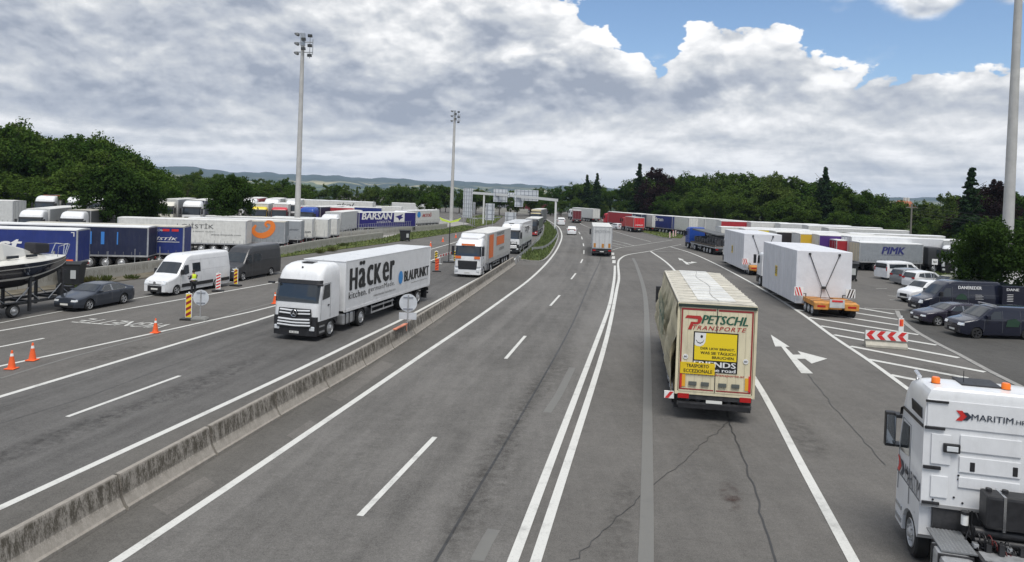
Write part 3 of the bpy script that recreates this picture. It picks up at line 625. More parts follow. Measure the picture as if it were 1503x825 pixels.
# ================================================================ SETTING
def Wd(px, py, d):
    """surveyed point at pixel (px, py) whose depth (world y) is d"""
    r = FW*F_PX+RT*(px-751.5)-UU*(py-PPY); t = d/r.y
    return Vector((r.x*t, d, CAMH+r.z*t))
def structure(o): o['kind'] = 'structure'; return o
def terrain_z(x, y):
    dx = max(-110-x, 0, x-190); dy = max(-40-y, 0, y-340); d = math.hypot(dx, dy)
    t = min(1, d/420); t = t*t*(3-2*t); return -0.12-26*t
def ground():
    rs = [0]+list(np.geomspace(12, 6500, 70)); na = 160; vs = [(0, 0, -.12)]; fs = []
    for r in rs[1:]:
        for k in range(na):
            a = 2*math.pi*k/na; x, y = r*math.sin(a), r*math.cos(a); vs.append((x, y, terrain_z(x, y)))
    for k in range(na): fs.append((0, 1+(k+1) % na, 1+k))
    for q in range(len(rs)-2):
        for k in range(na): a, b = 1+q*na+k, 1+q*na+(k+1) % na; fs.append((a, b, b+na, a+na))
    M = bpy.data.materials.new('meadow_ground'); M.use_nodes = True; T = M.node_tree; b = T.nodes['Principled BSDF']; L = T.links.new
    g = N(T, 'ShaderNodeNewGeometry'); n = N(T, 'ShaderNodeTexNoise', i_Scale=.004, i_Detail=8.0, i_Roughness=.7); L(g.outputs['Position'], n.inputs['Vector'])
    v = N(T, 'ShaderNodeTexVoronoi', i_Scale=.0035); mp = N(T, 'ShaderNodeMapping'); mp.inputs['Rotation'].default_value = (0, 0, .5); mp.inputs['Scale'].default_value = (1, .35, 1); L(g.outputs['Position'], mp.inputs[0]); L(mp.outputs[0], v.inputs['Vector'])
    n2 = N(T, 'ShaderNodeTexNoise', i_Scale=.5, i_Detail=6.0); L(g.outputs['Position'], n2.inputs['Vector'])
    s = N(T, 'ShaderNodeSeparateColor'); L(v.outputs['Color'], s.inputs[0])
    c = MIX(T, SM(T, n.outputs[0], .35, .65), (.045, .07, .02), (.075, .10, .035)); c = MIX(T, SM(T, s.outputs[0], .72, .76), c, (.22, .20, .09)); c = MIX(T, SM(T, n2.outputs[0], .35, .7, 0, .35), c, (.03, .045, .015))
    L(c, b.inputs['Base Color']); b.inputs['Roughness'].default_value = .95; b.inputs['Specular IOR Level'].default_value = .1
    structure(MB().add(vs, fs).build('ground', M, smooth=80))
ground()
def hills():
    M = bpy.data.materials.new('far_hillside'); M.use_nodes = True; T = M.node_tree; b = T.nodes['Principled BSDF']; L = T.links.new
    g = N(T, 'ShaderNodeNewGeometry'); n = N(T, 'ShaderNodeTexNoise', i_Scale=.0022, i_Detail=9.0, i_Roughness=.62); L(g.outputs['Position'], n.inputs['Vector'])
    v = N(T, 'ShaderNodeTexVoronoi', i_Scale=.0030); L(g.outputs['Position'], v.inputs['Vector']); s = N(T, 'ShaderNodeSeparateColor'); L(v.outputs['Color'], s.inputs[0])
    z = N(T, 'ShaderNodeSeparateXYZ'); L(g.outputs['Position'], z.inputs[0])
    field = MT(T, 'MULTIPLY', SM(T, z.outputs[2], 75, 25), SM(T, n.outputs[0], .47, .53))
    c = MIX(T, SM(T, s.outputs[1], .45, .6), (.10, .13, .045), (.42, .38, .20)); c = MIX(T, field, (.028, .045, .022), c)
    L(c, b.inputs['Base Color']); b.inputs['Roughness'].default_value = 1; b.inputs['Specular IOR Level'].default_value = .0
    vs = []; fs = []; na = 260; rr = [4200, 4800, 5400, 6000, 6600, 7200, 7800, 8400, 9000, 9600, 10500, 12500]
    def prof(az):      # ridge height in metres for the azimuth
        X = [-60, -36, -30, -26, -24, -20, -12, -8, -5, 0, 6, 14, 20, 27, 31, 36, 38, 45, 60]; H = [150, 165, 165, 182, 172, 146, 142, 128, 134, 122, 126, 120, 124, 118, 128, 138, 180, 200, 160]
        return float(np.interp(az, X, H))+9*math.sin(az*1.3+.6)+5*math.sin(az*3.7)+3*math.sin(az*9.1+1)
    for r in rr:
        for k in range(na):
            az = -62+124*k/(na-1); a = R(az); t = (r-4200)/5400; t = min(1, t); sh = t*t*(3-2*t)
            h = -28+(prof(az)+22)*sh+(14*math.sin(az*.9+r*.0011)+9*math.sin(az*2.3-r*.0021))*math.sin(math.pi*t)
            if r > 10000: h = prof(az)-8-(r-10000)*.06
            vs.append((r*math.sin(a), r*math.cos(a), h))
    for q in range(len(rr)-1):
        for k in range(na-1): a = q*na+k; fs.append((a, a+1, a+1+na, a+na))
    structure(MB().add(vs, fs).build('hills', M, smooth=80))
hills()
# ---- polylines
def cr(pts, step=2.0, ext0=0, ext1=0):
    P = [Vector((p[0], p[1])) for p in pts]
    Q = [P[0]*2-P[1]]+P+[P[-1]*2-P[-2]]; out = []
    for i in range(1, len(Q)-2):
        n = max(1, int((Q[i+1]-Q[i]).length/step))
        for k in range(n):
            t = k/n; a, b, c, d = Q[i-1], Q[i], Q[i+1], Q[i+2]
            out.append(0.5*((2*b)+(c-a)*t+(2*a-5*b+4*c-d)*t*t+(3*b-a-3*c+d)*t**3))
    out.append(Q[-2]); d0 = (out[0]-out[1]).normalized(); d1 = (out[-1]-out[-2]).normalized()
    if ext0: out = [out[0]+d0*(ext0*(8-k)/8) for k in range(8)]+out
    if ext1: out = out+[out[-1]+d1*(ext1*(k+1)/8) for k in range(8)]
    return out
def offset(pl, d):
    out = []
    for i, p in enumerate(pl):
        t = (pl[min(i+1, len(pl)-1)]-pl[max(i-1, 0)]).normalized(); out.append(p+Vector((-t.y, t.x))*d)
    return out
def resample(pl, n):
    L = [0]
    for a, b in zip(pl[:-1], pl[1:]): L.append(L[-1]+(b-a).length)
    s = np.linspace(0, L[-1], n); X = np.interp(s, L, [p[0] for p in pl]); Y = np.interp(s, L, [p[1] for p in pl]); return [Vector((a, b)) for a, b in zip(X, Y)], L[-1]
def by_y(pl, ys):
    X = np.interp(ys, [p[1] for p in pl], [p[0] for p in pl]); return [Vector((a, b)) for a, b in zip(X, ys)]
def ribbon(name, A, B, z, material, kind='structure', dz=0.0):
    n = len(A); vs = []; uv = []; s = 0
    for i in range(n):
        if i: s += (A[i]-A[i-1]).length
        w = (A[i]-B[i]).length; vs += [(A[i].x, A[i].y, z), (B[i].x, B[i].y, z)]; uv += [(0, s), (w, s)]
    fs = [(2*i, 2*i+1, 2*i+3, 2*i+2) for i in range(n-1)]
    me = bpy.data.meshes.new(name); me.from_pydata(vs, [], fs); me.materials.append(material); ul = me.uv_layers.new(name='UVMap')
    for lp in me.loops: ul.data[lp.index].uv = uv[lp.vertex_index]
    me.update()
    if me.polygons[0].normal.z < 0: me.flip_normals()
    o = bpy.data.objects.new(name, me); COL.objects.link(o)
    if kind: o['kind'] = kind
    return o
PX = lambda *ps: [W(*p) for p in ps]
L1 = cr(PX((173, 823), (400, 671), (623, 519), (691, 473), (743, 436), (780, 408), (806.5, 381.5), (819.6, 362), (824.7, 346.5), (821, 335), (813, 328.5), (801, 321.5), (790, 316)), ext0=18, ext1=60)
DM = cr(PX((528, 758), (638.4, 642), (742, 527), (771, 493.4), (807.7, 449), (821.5, 433.6), (845, 401.4), (855, 380.7), (857.2, 368), (856, 358.8), (854, 349.5), (850.6, 342)), ext0=20, ext1=40)
DL = cr(PX((753.2, 823), (875.4, 502), (893.8, 451), (899.3, 424.7), (902, 405), (902.5, 390)), ext0=20)
DR = cr(PX((786.7, 823), (888.4, 504), (905.8, 422.5), (908.4, 407), (907.3, 386.5), (911, 379.5), (922, 374), (952.7, 369)), step=1, ext0=20)
RL = cr(PX((1252, 823), (1180, 690), (1106.4, 555), (1042, 462), (984.4, 391), (955, 369)), ext0=22)
EL = cr(PX((1326.6, 567), (1274.2, 528.7), (1221.8, 493.8), (1167.3, 454.5), (1100, 413.8), (1045, 385), (1012.7, 371), (984.4, 362.5)), ext0=60)
M1 = cr(PX((0, 746), (400, 561), (526, 500), (614.5, 456.7), (691, 415), (752, 382.5), (772, 370), (786, 358.5), (794, 345), (795.5, 336), (792, 325)), ext0=22)
M2 = cr(PX((0, 582.8), (276, 500), (406, 461.5), (540, 417), (600, 395), (668, 369), (730, 345), (760, 330), (772, 320)), ext0=30)
M3 = cr(PX((0, 538), (223, 490), (303, 472), (406, 448.7), (520, 415), (600, 389)), ext0=30)
M4 = cr(PX((0, 486), (272, 438.7), (415, 413), (530, 392), (640, 364), (700, 346)), ext0=30)
M5 = cr(PX((0, 474.4), (91.5, 457), (186, 440.6), (300, 421), (415, 400)), ext0=20)
BARR = cr(PX((71, 822), (232.5, 723), (400, 621), (573, 518), (690, 437), (757, 389)), ext0=9)   # road-side foot of the median barrier
ASP = asphalt('asphalt_worn', 0.118, warm=(1.05, 1.0, .93)); ASPR = asphalt('asphalt_carriageway', .134, [(4.6, .8, .15), (6.3, .6, .08), (1.0, .5, .07), (2.8, .5, .07)], (1.04, 1, .94))
ASPL = asphalt('asphalt_exit_carriageway', .108, [(1.0, .6, .12), (2.9, .6, .11), (4.9, .6, .12), (6.7, .6, .11)], (1.03, 1, .96)); ASPS = asphalt('asphalt_shoulder', .104, None, (1.05, 1, .92))
CONC = mat('concrete_paving', (.30, .29, .27), .85, var=.18, vscale=.25, bump=.2)
def sheet(name, pts, z, material, kind='structure'):
    o = MB().poly([(p[0], p[1], z) for p in pts]).build(name, material)
    if o.data.polygons[0].normal.z < 0: o.data.flip_normals()
    if kind: o['kind'] = kind
    return o
WALLP = PX((-60, 437), (123.6, 413.5), (200, 403), (300, 389.5), (405.6, 376), (475.7, 362.5), (561.7, 350))
VERGE_LO = PX((-60, 445), (123.6, 419), (290, 400), (405.6, 383.5), (498, 366.5), (566, 357.5), (679, 340), (700, 334))
sheet('asphalt_yard', [(-24, -20), (60, -20), (85, 60), (85, 345), (-30, 345), (-40, 200), (-40, 40), (-40, -20)], 0.0, ASP)
sheet('truck_park_paving', [(-39, 40)]+[(p.x-.1, p.y) for p in WALLP[1:]]+[(-19, 135), (-10, 180), (-36, 260), (-110, 260), (-120, 20)], 0.006, CONC)
ys = np.concatenate([np.arange(-4, 110, 2.0)])
ribbon('road_left_shoulder', by_y(offset(M2, 0), ys), by_y(cr([(p.x-.3, p.y) for p in M4[::3]]), ys), .008, ASP)
ribbon('carriageway_right', by_y(L1, np.arange(-4, 165, 2.0)), by_y([p+Vector((8.1, 0)) for p in L1], np.arange(-4, 165, 2.0)), .010, ASPR)
yl = np.arange(-2, 122, 2.0)
ribbon('carriageway_left', by_y(M2, yl), by_y(M1, yl), .010, ASPL)
ribbon('median_strip', by_y(M1, np.arange(-2, 84, 2.0)), by_y(L1, np.arange(-2, 84, 2.0)), .009, ASPS)
# ---- markings
LW = line_mat('road_marking', (.58, .58, .55), .75); LWD = line_mat('road_marking_worn', (.52, .52, .49), 1.0); GHOST = line_mat('road_marking_removed', (.155, .153, .143), .9)
TAR = mat('tar_seal', (.040, .040, .040), .6, var=.3, vscale=5)
def line(name, pl, w, z=.016, material=None, y0=-1e9, y1=1e9):
    pl = [p for p in pl if y0 <= p[1] <= y1]; pl = [Vector((p[0], p[1])) for p in pl]
    return ribbon(name, offset(pl, w/2), offset(pl, -w/2), z, material or LW)
line('road_line', L1, .24); line('road_line', DL, .24); line('road_line', DR, .24)
line('road_line', RL, .26); line('road_line', EL, .24, z=.02); line('road_line', M1, .24); line('road_line', M2, .24, y1=125); line('road_line', M3, .2, y1=75, z=.018)
line('road_line', M4, .2, z=.018); line('road_line', M5, .16, material=LWD, z=.018)
line('road_line', cr(PX((-40, 518), (0, 509.6), (64.4, 497))), .18, z=.018)
G_ = cr(PX((948, 823), (950, 697), (950, 500), (946, 429), (935, 392), (929, 379)), ext0=12); line('removed_line', G_, .34, material=GHOST)
line('removed_line', cr(PX((0, 556), (110, 523), (223, 494), (300, 475.5), (350, 458), (404, 444))), .16, material=GHOST, z=.015)
line('removed_line', cr(PX((840, 540), (820, 580), (803, 606))), .3, material=GHOST); line('removed_line', cr(PX((725, 778), (712, 800), (700, 824))), .3, material=GHOST)
for a, b in (((528, 758), (638.4, 642)), ((742, 527), (771, 493.4)), ((807.7, 449), (821.5, 433.6)), ((838.4, 410), (845, 401.4)), ((852.4, 386), (855.2, 380.7)), ((856.8, 373), (857.2, 367.5)), ((856.7, 361.5), (856, 357.5)), ((854.6, 351.5), (853.6, 347.5)), ((851.5, 344), (849.5, 340.5)), ((98.5, 612.3), (264, 552)), ((899.2, 374.4), (899.6, 371)), ((900, 380), (900.6, 376.2)), ((901, 386.5), (901.4, 382.2))):
    A, B = W(*a), W(*b); w = .4 if a[0] > 890 and a[1] < 390 else .17
    line('lane_dash', [A.to_2d(), ((A+B)/2).to_2d(), B.to_2d()], w)
for pts in ([(957, 369.2), (985, 369.6), (1011.6, 370)], [(852.4, 328.7), (865.5, 334), (897, 338.8), (925, 347), (955, 355)], [(899, 367), (912, 363.5), (931, 361), (960, 356.5), (987, 352.5)], [(897, 352.5), (915, 356.5), (931, 361)], [(897, 356.5), (920, 361.5)], [(897, 360.5), (913, 363.5)],
            [(952.7, 369), (975, 364), (999.6, 359)], [(846, 322), (849, 325.5), (852.4, 328.7)]):
    line('road_line', cr(PX(*pts)), .16, z=.022, material=LWD)
cz = lambda x, y: (1080+x/4.583, 400+y/4.583)
for a, b in (((230, 140), (1065, 280)), ((310, 195), (1090, 317)), ((400, 250), (1130, 362)), ((490, 303), (1230, 420)), ((570, 360), (1350, 490)), ((660, 420), (1500, 575)), ((770, 497), (1676, 671)), ((890, 585), (1560, 712)), ((1040, 690), (1900, 860)), ((1170, 800), (2100, 990)), ((865, 240), (1165, 255))):
    A, B = W(*cz(*a)), W(*cz(*b)); line('hatch_line', [A.to_2d(), ((A+B)/2).to_2d(), B.to_2d()], .40 if a[1] != 240 else .12, z=.015)
def arrow(name, pts):
    structure(sheet(name, [W(*p) for p in pts], .018, LW))
arrow('lane_arrow', [cz(*p) for p in ((235, 420), (362, 502), (333, 503), (385, 555), (437, 554), (415, 530), (615, 582), (510, 615), (465, 583), (412, 583), (520, 682), (440, 680), (305, 500), (265, 500))])
c2 = lambda x, y: (850+x/6.535, 280+y/6.535)
arrow('lane_arrow', [c2(*p) for p in ((950, 645), (1005, 662), (990, 665), (1035, 688), (1075, 688), (1075, 680), (1135, 688), (1065, 700), (1040, 692), (1060, 710), (1030, 708), (985, 668), (962, 668))])
vt = MB(); A, B = W(249, 479.5), W(122, 470.5); rr_ = (B-A).normalized(); uu_ = Vector((rr_.y, -rr_.x, 0)); uu_ = -uu_ if uu_.y > 0 else uu_
put_text(vt, 'VIGNETTE', (A-uu_*.6)+Vector((0, 0, .024)), rr_, uu_*1.0+rr_*.15, (B-A).length, 1.35, .0); structure(vt.build('road_lettering', line_mat('road_text', (.55, .55, .52), .8)))
# tar seams and cracks
def wiggle(pl, a): return [p+Vector((rng.normal(0, a), rng.normal(0, a))) for p in pl]
line('tar_seam', cr(PX((640, 823), (705, 712), (760, 619), (838, 480), (866, 415), (880, 385), (882, 377)), step=1, ext0=10), .075, z=.013, material=TAR)
line('tar_seam', wiggle(cr(PX((1066, 602), (1078, 640), (1097, 690), (1112, 735), (1137, 825)), step=.4, ext0=3, ext1=5), .03), .05, z=.013, material=TAR)
line('road_crack', wiggle(cr(PX((836, 825), (880, 786), (940, 728), (1000, 680), (1045, 640), (1080, 612)), step=.3), .04), .022, z=.014, material=TAR)
line('road_crack', wiggle(cr(PX((1185, 548), (1230, 605), (1270, 650), (1298, 682)), step=.5), .03), .025, z=.014, material=TAR)
line('road_crack', wiggle(cr(PX((0, 622), (130, 582), (270, 530), (390, 490)), step=1), .02), .03, z=.014, material=TAR)
line('road_crack', wiggle(cr(PX((0, 592), (110, 560), (300, 500)), step=1), .02), .02, z=.013, material=TAR)
for pts in ([(224, 742), (300, 700), (318, 712), (246, 757)], [(480, 583), (560, 530), (580, 535), (500, 590)], [(420, 640), (455, 617), (466, 622), (432, 645)], [(620, 478), (668, 446), (680, 450), (634, 484)]):
    structure(sheet('asphalt_patch', [W(*p) for p in pts], .0125, asphalt('asphalt_patch', .128, None, (1.06, 1, .92))))
def stain(px, py, rx, ry, rz, col, amt):
    q = W(px, py); M = bpy.data.materials.new('stain_film'); M.use_nodes = True; T = M.node_tree; T.nodes.clear(); L = T.links.new
    tc = N(T, 'ShaderNodeTexCoord'); gr = N(T, 'ShaderNodeTexGradient', gradient_type='SPHERICAL'); mp = N(T, 'ShaderNodeMapping'); L(tc.outputs['UV'], mp.inputs[0]); mp.inputs['Location'].default_value = (-1, -1, 0); mp.inputs['Scale'].default_value = (2, 2, 1); L(mp.outputs[0], gr.inputs[0])
    g_ = N(T, 'ShaderNodeNewGeometry'); n = N(T, 'ShaderNodeTexNoise', i_Scale=3.0, i_Detail=8.0, i_Roughness=.75); L(g_.outputs['Position'], n.inputs['Vector'])
    f = MT(T, 'MULTIPLY', MT(T, 'MULTIPLY', SM(T, gr.outputs['Fac'], .0, .6), SM(T, n.outputs[0], .38, .75)), amt*.8, clamp=True)
    d = N(T, 'ShaderNodeBsdfDiffuse'); d.inputs[0].default_value = (*col, 1); tr = N(T, 'ShaderNodeBsdfTransparent'); mx = N(T, 'ShaderNodeMixShader'); L(f, mx.inputs[0]); L(tr.outputs[0], mx.inputs[1]); L(d.outputs[0], mx.inputs[2]); o = N(T, 'ShaderNodeOutputMaterial'); L(mx.outputs[0], o.inputs[0])
    me = bpy.data.meshes.new('oil_stain'); me.from_pydata([(-rx, -ry, 0), (rx, -ry, 0), (rx, ry, 0), (-rx, ry, 0)], [], [(0, 1, 2, 3)]); ul = me.uv_layers.new(name='UVMap')
    for lp, uv_ in zip(me.loops, ((0, 0), (1, 0), (1, 1), (0, 1))): ul.data[lp.index].uv = uv_
    me.materials.append(M); ob = bpy.data.objects.new('oil_stain', me); COL.objects.link(ob); ob.location = (q.x, q.y, .0265+.0006*len([1 for o2 in bpy.data.objects if o2.name.startswith('oil_stain')])); ob.rotation_euler.z = rz; ob['kind'] = 'structure'
for a in ((1072, 730, .35, 1.2, R(-12), (.06, .03, .025), .8), (1050, 610, .9, 2.2, R(-8), (.03, .03, .03), .55), (720, 700, .9, 7, R(-9), (.045, .042, .038), .45), (800, 560, .8, 9, R(-14), (.045, .042, .038), .45), (910, 760, .5, 4, R(-12), (.05, .048, .045), .4), (1180, 640, .8, 3, R(-8), (.03, .03, .028), .4), (300, 560, .9, 6, R(-10), (.03, .03, .032), .5), (90, 640, .9, 5, R(-10), (.03, .03, .032), .5), (500, 470, .8, 9, R(-12), (.03, .03, .032), .4), (1010, 700, .5, 5, R(-10), (.16, .155, .15), .35), (560, 640, .5, 8, R(-10), (.17, .165, .155), .35), (1380, 545, .8, 2, 0, (.03, .03, .03), .4), (170, 520, 1.0, 3, R(-10), (.03, .03, .03), .4)): stain(*a)
# ---- kerb on the right, with the darker apron behind it
KB = cr(PX((1316.7, 456.5), (1322, 467.6), (1341.8, 485), (1380, 507), (1404.9, 519.3), (1453, 545.5), (1482, 560)), step=.6, ext1=14)
def strip3(name, pl, w, h, material, z0=0.0):
    A, B = offset(pl, w/2), offset(pl, -w/2); m = MB()
    m.rings([[(a.x, a.y, z0), (a.x, a.y, z0+h), (b.x, b.y, z0+h), (b.x, b.y, z0)] for a, b in zip(A, B)]); return m.build(name, material)
KERB = mat('kerb_stone', (.27, .265, .25), .85, var=.2, vscale=2.5, bump=.3)
structure(strip3('kerb', KB, .3, .03, KERB, .0))
sheet('parking_apron', [(p.x, p.y) for p in KB]+[(40, KB[-1].y), (62, 60), (55, 95), (41, 70), W(1334, 455.6)[:2], ], .006, asphalt('asphalt_dark', .074, warm=(1.03, 1, .94)))
for pts in ([(1286, 424), (1302, 424)], [(1303, 434.5), (1326, 435.5)], [(1306, 440), (1320, 441)]):
    A, B = W(*pts[0]), W(*pts[1]); line('bay_line', [A.to_2d(), ((A+B)/2).to_2d(), B.to_2d()], .14, z=.018, material=LWD)
# ---- grass areas (raised behind kerbs)
GR = bpy.data.materials.new('grass_turf'); GR.use_nodes = True; T = GR.node_tree; b_ = T.nodes['Principled BSDF']
g = N(T, 'ShaderNodeNewGeometry'); n1 = N(T, 'ShaderNodeTexNoise', i_Scale=.5, i_Detail=7.0, i_Roughness=.7); n2 = N(T, 'ShaderNodeTexNoise', i_Scale=9.0, i_Detail=5.0)
T.links.new(g.outputs['Position'], n1.inputs['Vector']); T.links.new(g.outputs['Position'], n2.inputs['Vector'])
c = MIX(T, SM(T, n1.outputs[0], .35, .65), (.055, .085, .018), (.115, .125, .04)); c = MIX(T, SM(T, n2.outputs[0], .45, .7, 0, .5), c, (.15, .14, .055)); T.links.new(c, b_.inputs['Base Color']); b_.inputs['Roughness'].default_value = .95; b_.inputs['Specular IOR Level'].default_value = .1
SOIL = mat('verge_soil', (.12, .105, .075), .95, var=.35, vscale=1.5)
BLADE = mat('grass_blades', (.085, .12, .03), .8, var=.4, vscale=1.2)
ISL = [W(*p) for p in ((765.5, 372), (764.5, 381.8), (791.8, 383.8), (804.5, 376.4), (813.6, 362), (818.5, 347.5), (815, 337), (804.5, 326.5), (796.6, 321), (800, 332.7), (798, 345.5), (788, 358), (773.6, 367.5))]
def inside(p, poly):
    c = False; n = len(poly); j = n-1
    for i in range(n):
        if (poly[i][1] > p[1]) != (poly[j][1] > p[1]) and p[0] < (poly[j][0]-poly[i][0])*(p[1]-poly[i][1])/(poly[j][1]-poly[i][1])+poly[i][0]: c = not c
        j = i
    return c
def grass_area(name, poly, n, h=(.12, .4), z=.12):
    me = MB().prism([(p[0], p[1]) for p in poly], 0.0, z, 'xy').build(name, GR); structure(me)
    xs = [p[0] for p in poly]; ys_ = [p[1] for p in poly]; m = MB(); k = 0; vs = []; fs = []
    while k < n:
        x, y = rng.uniform(min(xs), max(xs)), rng.uniform(min(ys_), max(ys_))
        if not inside((x, y), poly): k += .2; continue
        k += 1; hh = rng.uniform(*h); w = .09; a = rng.uniform(0, 6.3); lean = rng.normal(0, .12, 2)
        i = len(vs); vs += [(x-w*math.cos(a), y-w*math.sin(a), z-.02), (x+w*math.cos(a), y+w*math.sin(a), z-.02), (x+lean[0]+w*.5*math.cos(a), y+lean[1]+w*.5*math.sin(a), z+hh)]; fs.append((i, i+1, i+2))
    m.add(vs, fs); tag(m.build(name.replace('verge', 'tufts').replace('island', 'tufts')+('' if 'verge' in name or 'island' in name else '_tufts'), BLADE), kind='stuff')
grass_area('grass_median_island', ISL, 7000, (.15, .5))
VB = [(p.x+.12, p.y-.1) for p in WALLP[4:]]+[W(590, 343)[:2], W(655, 336)[:2], W(680, 331)[:2]]
grass_area('grass_wall_verge', VB+[(p.x, p.y) for p in VERGE_LO[::-1][:4]]+[W(405.6, 379)[:2]], 5000, (.08, .3), .08)
structure(MB().prism([(p.x, p.y) for p in WALLP[:5]]+[(p.x, p.y) for p in VERGE_LO[:4][::-1]], 0, .07, 'xy').build('verge_soil_strip', SOIL))
grass_area('grass_roadside_island', PX((684, 326), (686, 319.5), (705, 316), (738, 318), (726, 328), (700, 333)), 1500, (.1, .35))
grass_area('grass_right_verge', PX((895, 329), (948, 335), (1003, 346), (1000, 350), (972, 348.5), (940, 340.5), (905, 334)), 2500, (.05, .25))
grass_area('grass_shrub_verge', PX((1352, 402), (1400, 399), (1450, 420), (1430, 428), (1372, 412)), 1500, (.1, .3))
structure(MB().prism([p[:2] for p in PX((882, 322), (1003, 338), (1012, 343), (1000, 346.5), (948, 335.5), (888, 327))], 0, .06, 'xy').build('concrete_path', CONC))
structure(strip3('kerb', cr(PX((905, 334.8), (940, 341.2), (972, 349.2), (985, 351)), step=2), .2, .13, KERB))
structure(strip3('kerb', cr(PX((764.5, 382.2), (791.8, 384.4), (804.8, 377), (814.2, 362.3), (819.2, 347.5), (815.6, 336.5), (804.9, 326)), step=1), .22, .14, KERB))
# ================================================================ BARRIERS, WALLS, FENCES
def stained(name, base, dark, amt):
    M = bpy.data.materials.new(name); M.use_nodes = True; T = M.node_tree; b = T.nodes['Principled BSDF']; L = T.links.new
    g = N(T, 'ShaderNodeNewGeometry'); mp = N(T, 'ShaderNodeMapping'); mp.inputs['Scale'].default_value = (3.0, 3.0, .9); L(g.outputs['Position'], mp.inputs[0])
    n = N(T, 'ShaderNodeTexNoise', i_Scale=1.6, i_Detail=10.0, i_Roughness=.78); L(mp.outputs[0], n.inputs['Vector'])
    n2 = N(T, 'ShaderNodeTexNoise', i_Scale=14.0, i_Detail=6.0, i_Roughness=.8); L(mp.outputs[0], n2.inputs['Vector'])
    z = N(T, 'ShaderNodeSeparateXYZ'); L(g.outputs['Position'], z.inputs[0])
    band = MT(T, 'MULTIPLY', SM(T, z.outputs[2], .22, .48), SM(T, z.outputs[2], .87, .80))
    f = MT(T, 'MULTIPLY', MT(T, 'MULTIPLY_ADD', band, .75, .25), SM(T, MT(T, 'MULTIPLY_ADD', n2.outputs[0], .6, n.outputs[0]), .68, .88), clamp=True)
    c = MIX(T, MT(T, 'MULTIPLY', f, amt), base, dark); c = MIX(T, SM(T, n2.outputs[0], .5, .8, 0, .35), c, (.2, .18, .12))
    L(c, b.inputs['Base Color']); b.inputs['Roughness'].default_value = .92
    bp = N(T, 'ShaderNodeBump', i_Strength=.6, i_Distance=.02); L(n2.outputs[0], bp.inputs['Height']); L(bp.outputs[0], b.inputs['Normal']); return M
BCON = stained('barrier_concrete', (.33, .305, .27), (.055, .047, .033), .92)
WCON = stained('wall_concrete', (.43, .42, .38), (.16, .15, .12), .55)
nseg = 20; bl, blen = resample(BARR, nseg*6+1); step_ = 6
for k in range(nseg):
    seg = bl[k*step_:(k+1)*step_+1]; nrm = offset(seg, 1.0); dirs = [(b-a).normalized() for a, b in zip(seg, nrm)]
    ctr = seg[step_//2]; gap = .05; t0 = (seg[1]-seg[0]).normalized()*gap; seg = [seg[0]+t0]+seg[1:-1]+[seg[-1]-t0]
    secs = [(0, .0), (0, .08), (.05, .12), (.17, .34), (.24, .80), (.26, .85), (.38, .85), (.40, .80), (.47, .34), (.59, .12), (.64, .08), (.64, 0)]
    m = MB(); m.rings([[(p.x+d.x*a-ctr.x, p.y+d.y*a-ctr.y, z) for a, z in secs] for p, d in zip(seg, dirs)])
    o = m.build('concrete_barrier', BCON, bevel=0); o.location = (ctr.x, ctr.y, .012)
    tag(o, 'stained grey concrete median barrier block in the row between the two carriageways', 'barrier', 'concrete median barrier blocks')
def thing_at(name, label, cat, p, rz=0, group=None): return thing(name, label, cat, (p[0], p[1], p[2] if len(p) > 2 else 0), rz, group)
# low wall with a chain-link fence of the left truck park
w = thing_at('concrete_wall', 'low pale concrete wall with thin fence posts along the left truck park', 'wall', WALLP[0])
def rel(m, o): m.v = [(a-o.location.x, b-o.location.y, c-o.location.z) for a, b, c in m.v]; return m
wl, wlen = resample(cr(WALLP), 18*4+1)
for k in range(18):
    seg = wl[k*4:(k+1)*4+1]; m = MB(); A, B = offset(seg, .1), offset(seg, -.1); e = (seg[-1]-seg[0]).normalized()*.02; A[0] += e; B[0] += e; A[-1] -= e; B[-1] -= e
    m.rings([[(a.x, a.y, 0), (a.x, a.y, 1.0), (b.x, b.y, 1.0), (b.x, b.y, 0)] for a, b in zip(A, B)]); rel(m, w).build('wall_block', WCON, w)
m = MB()
for k in range(0, len(wl), 3): m.cyl((wl[k].x, wl[k].y, .9), (wl[k].x, wl[k].y, 2.15), .025, n=5)
rel(m, w).build('fence_posts', GALV, w); w.children[-1]['kind'] = 'stuff'
W3 = cr(PX((490, 352.4), (540, 347.5), (587, 343), (625, 339.5), (656, 336)))
w3 = thing_at('panel_wall', 'pale concrete panel wall with a dark rail below the white trailer at the left verge', 'wall', (W3[0].x, W3[0].y, 0)); l3, _ = resample(W3, 61)
for k in range(20):
    seg = l3[k*3:k*3+4]; m = MB(); A, B = offset(seg, .08), offset(seg, -.08); e = (seg[-1]-seg[0]).normalized()*.03; A[0] += e; B[0] += e; A[-1] -= e; B[-1] -= e
    m.rings([[(a.x, a.y, 0), (a.x, a.y, 1.15), (b.x, b.y, 1.15), (b.x, b.y, 0)] for a, b in zip(A, B)]); rel(m, w3).build('wall_panel', WCON, w3)
m = MB()
for k in range(0, 61, 1): m.cyl((l3[k].x, l3[k].y, 1.0), (l3[k].x, l3[k].y, 2.1), .03, n=4)
m.tube([(p.x, p.y, 2.1) for p in l3], .025, 4); m.tube([(p.x, p.y, 1.55) for p in l3], .012, 4); rel(m, w3).build('fence_rails', GALV, w3)
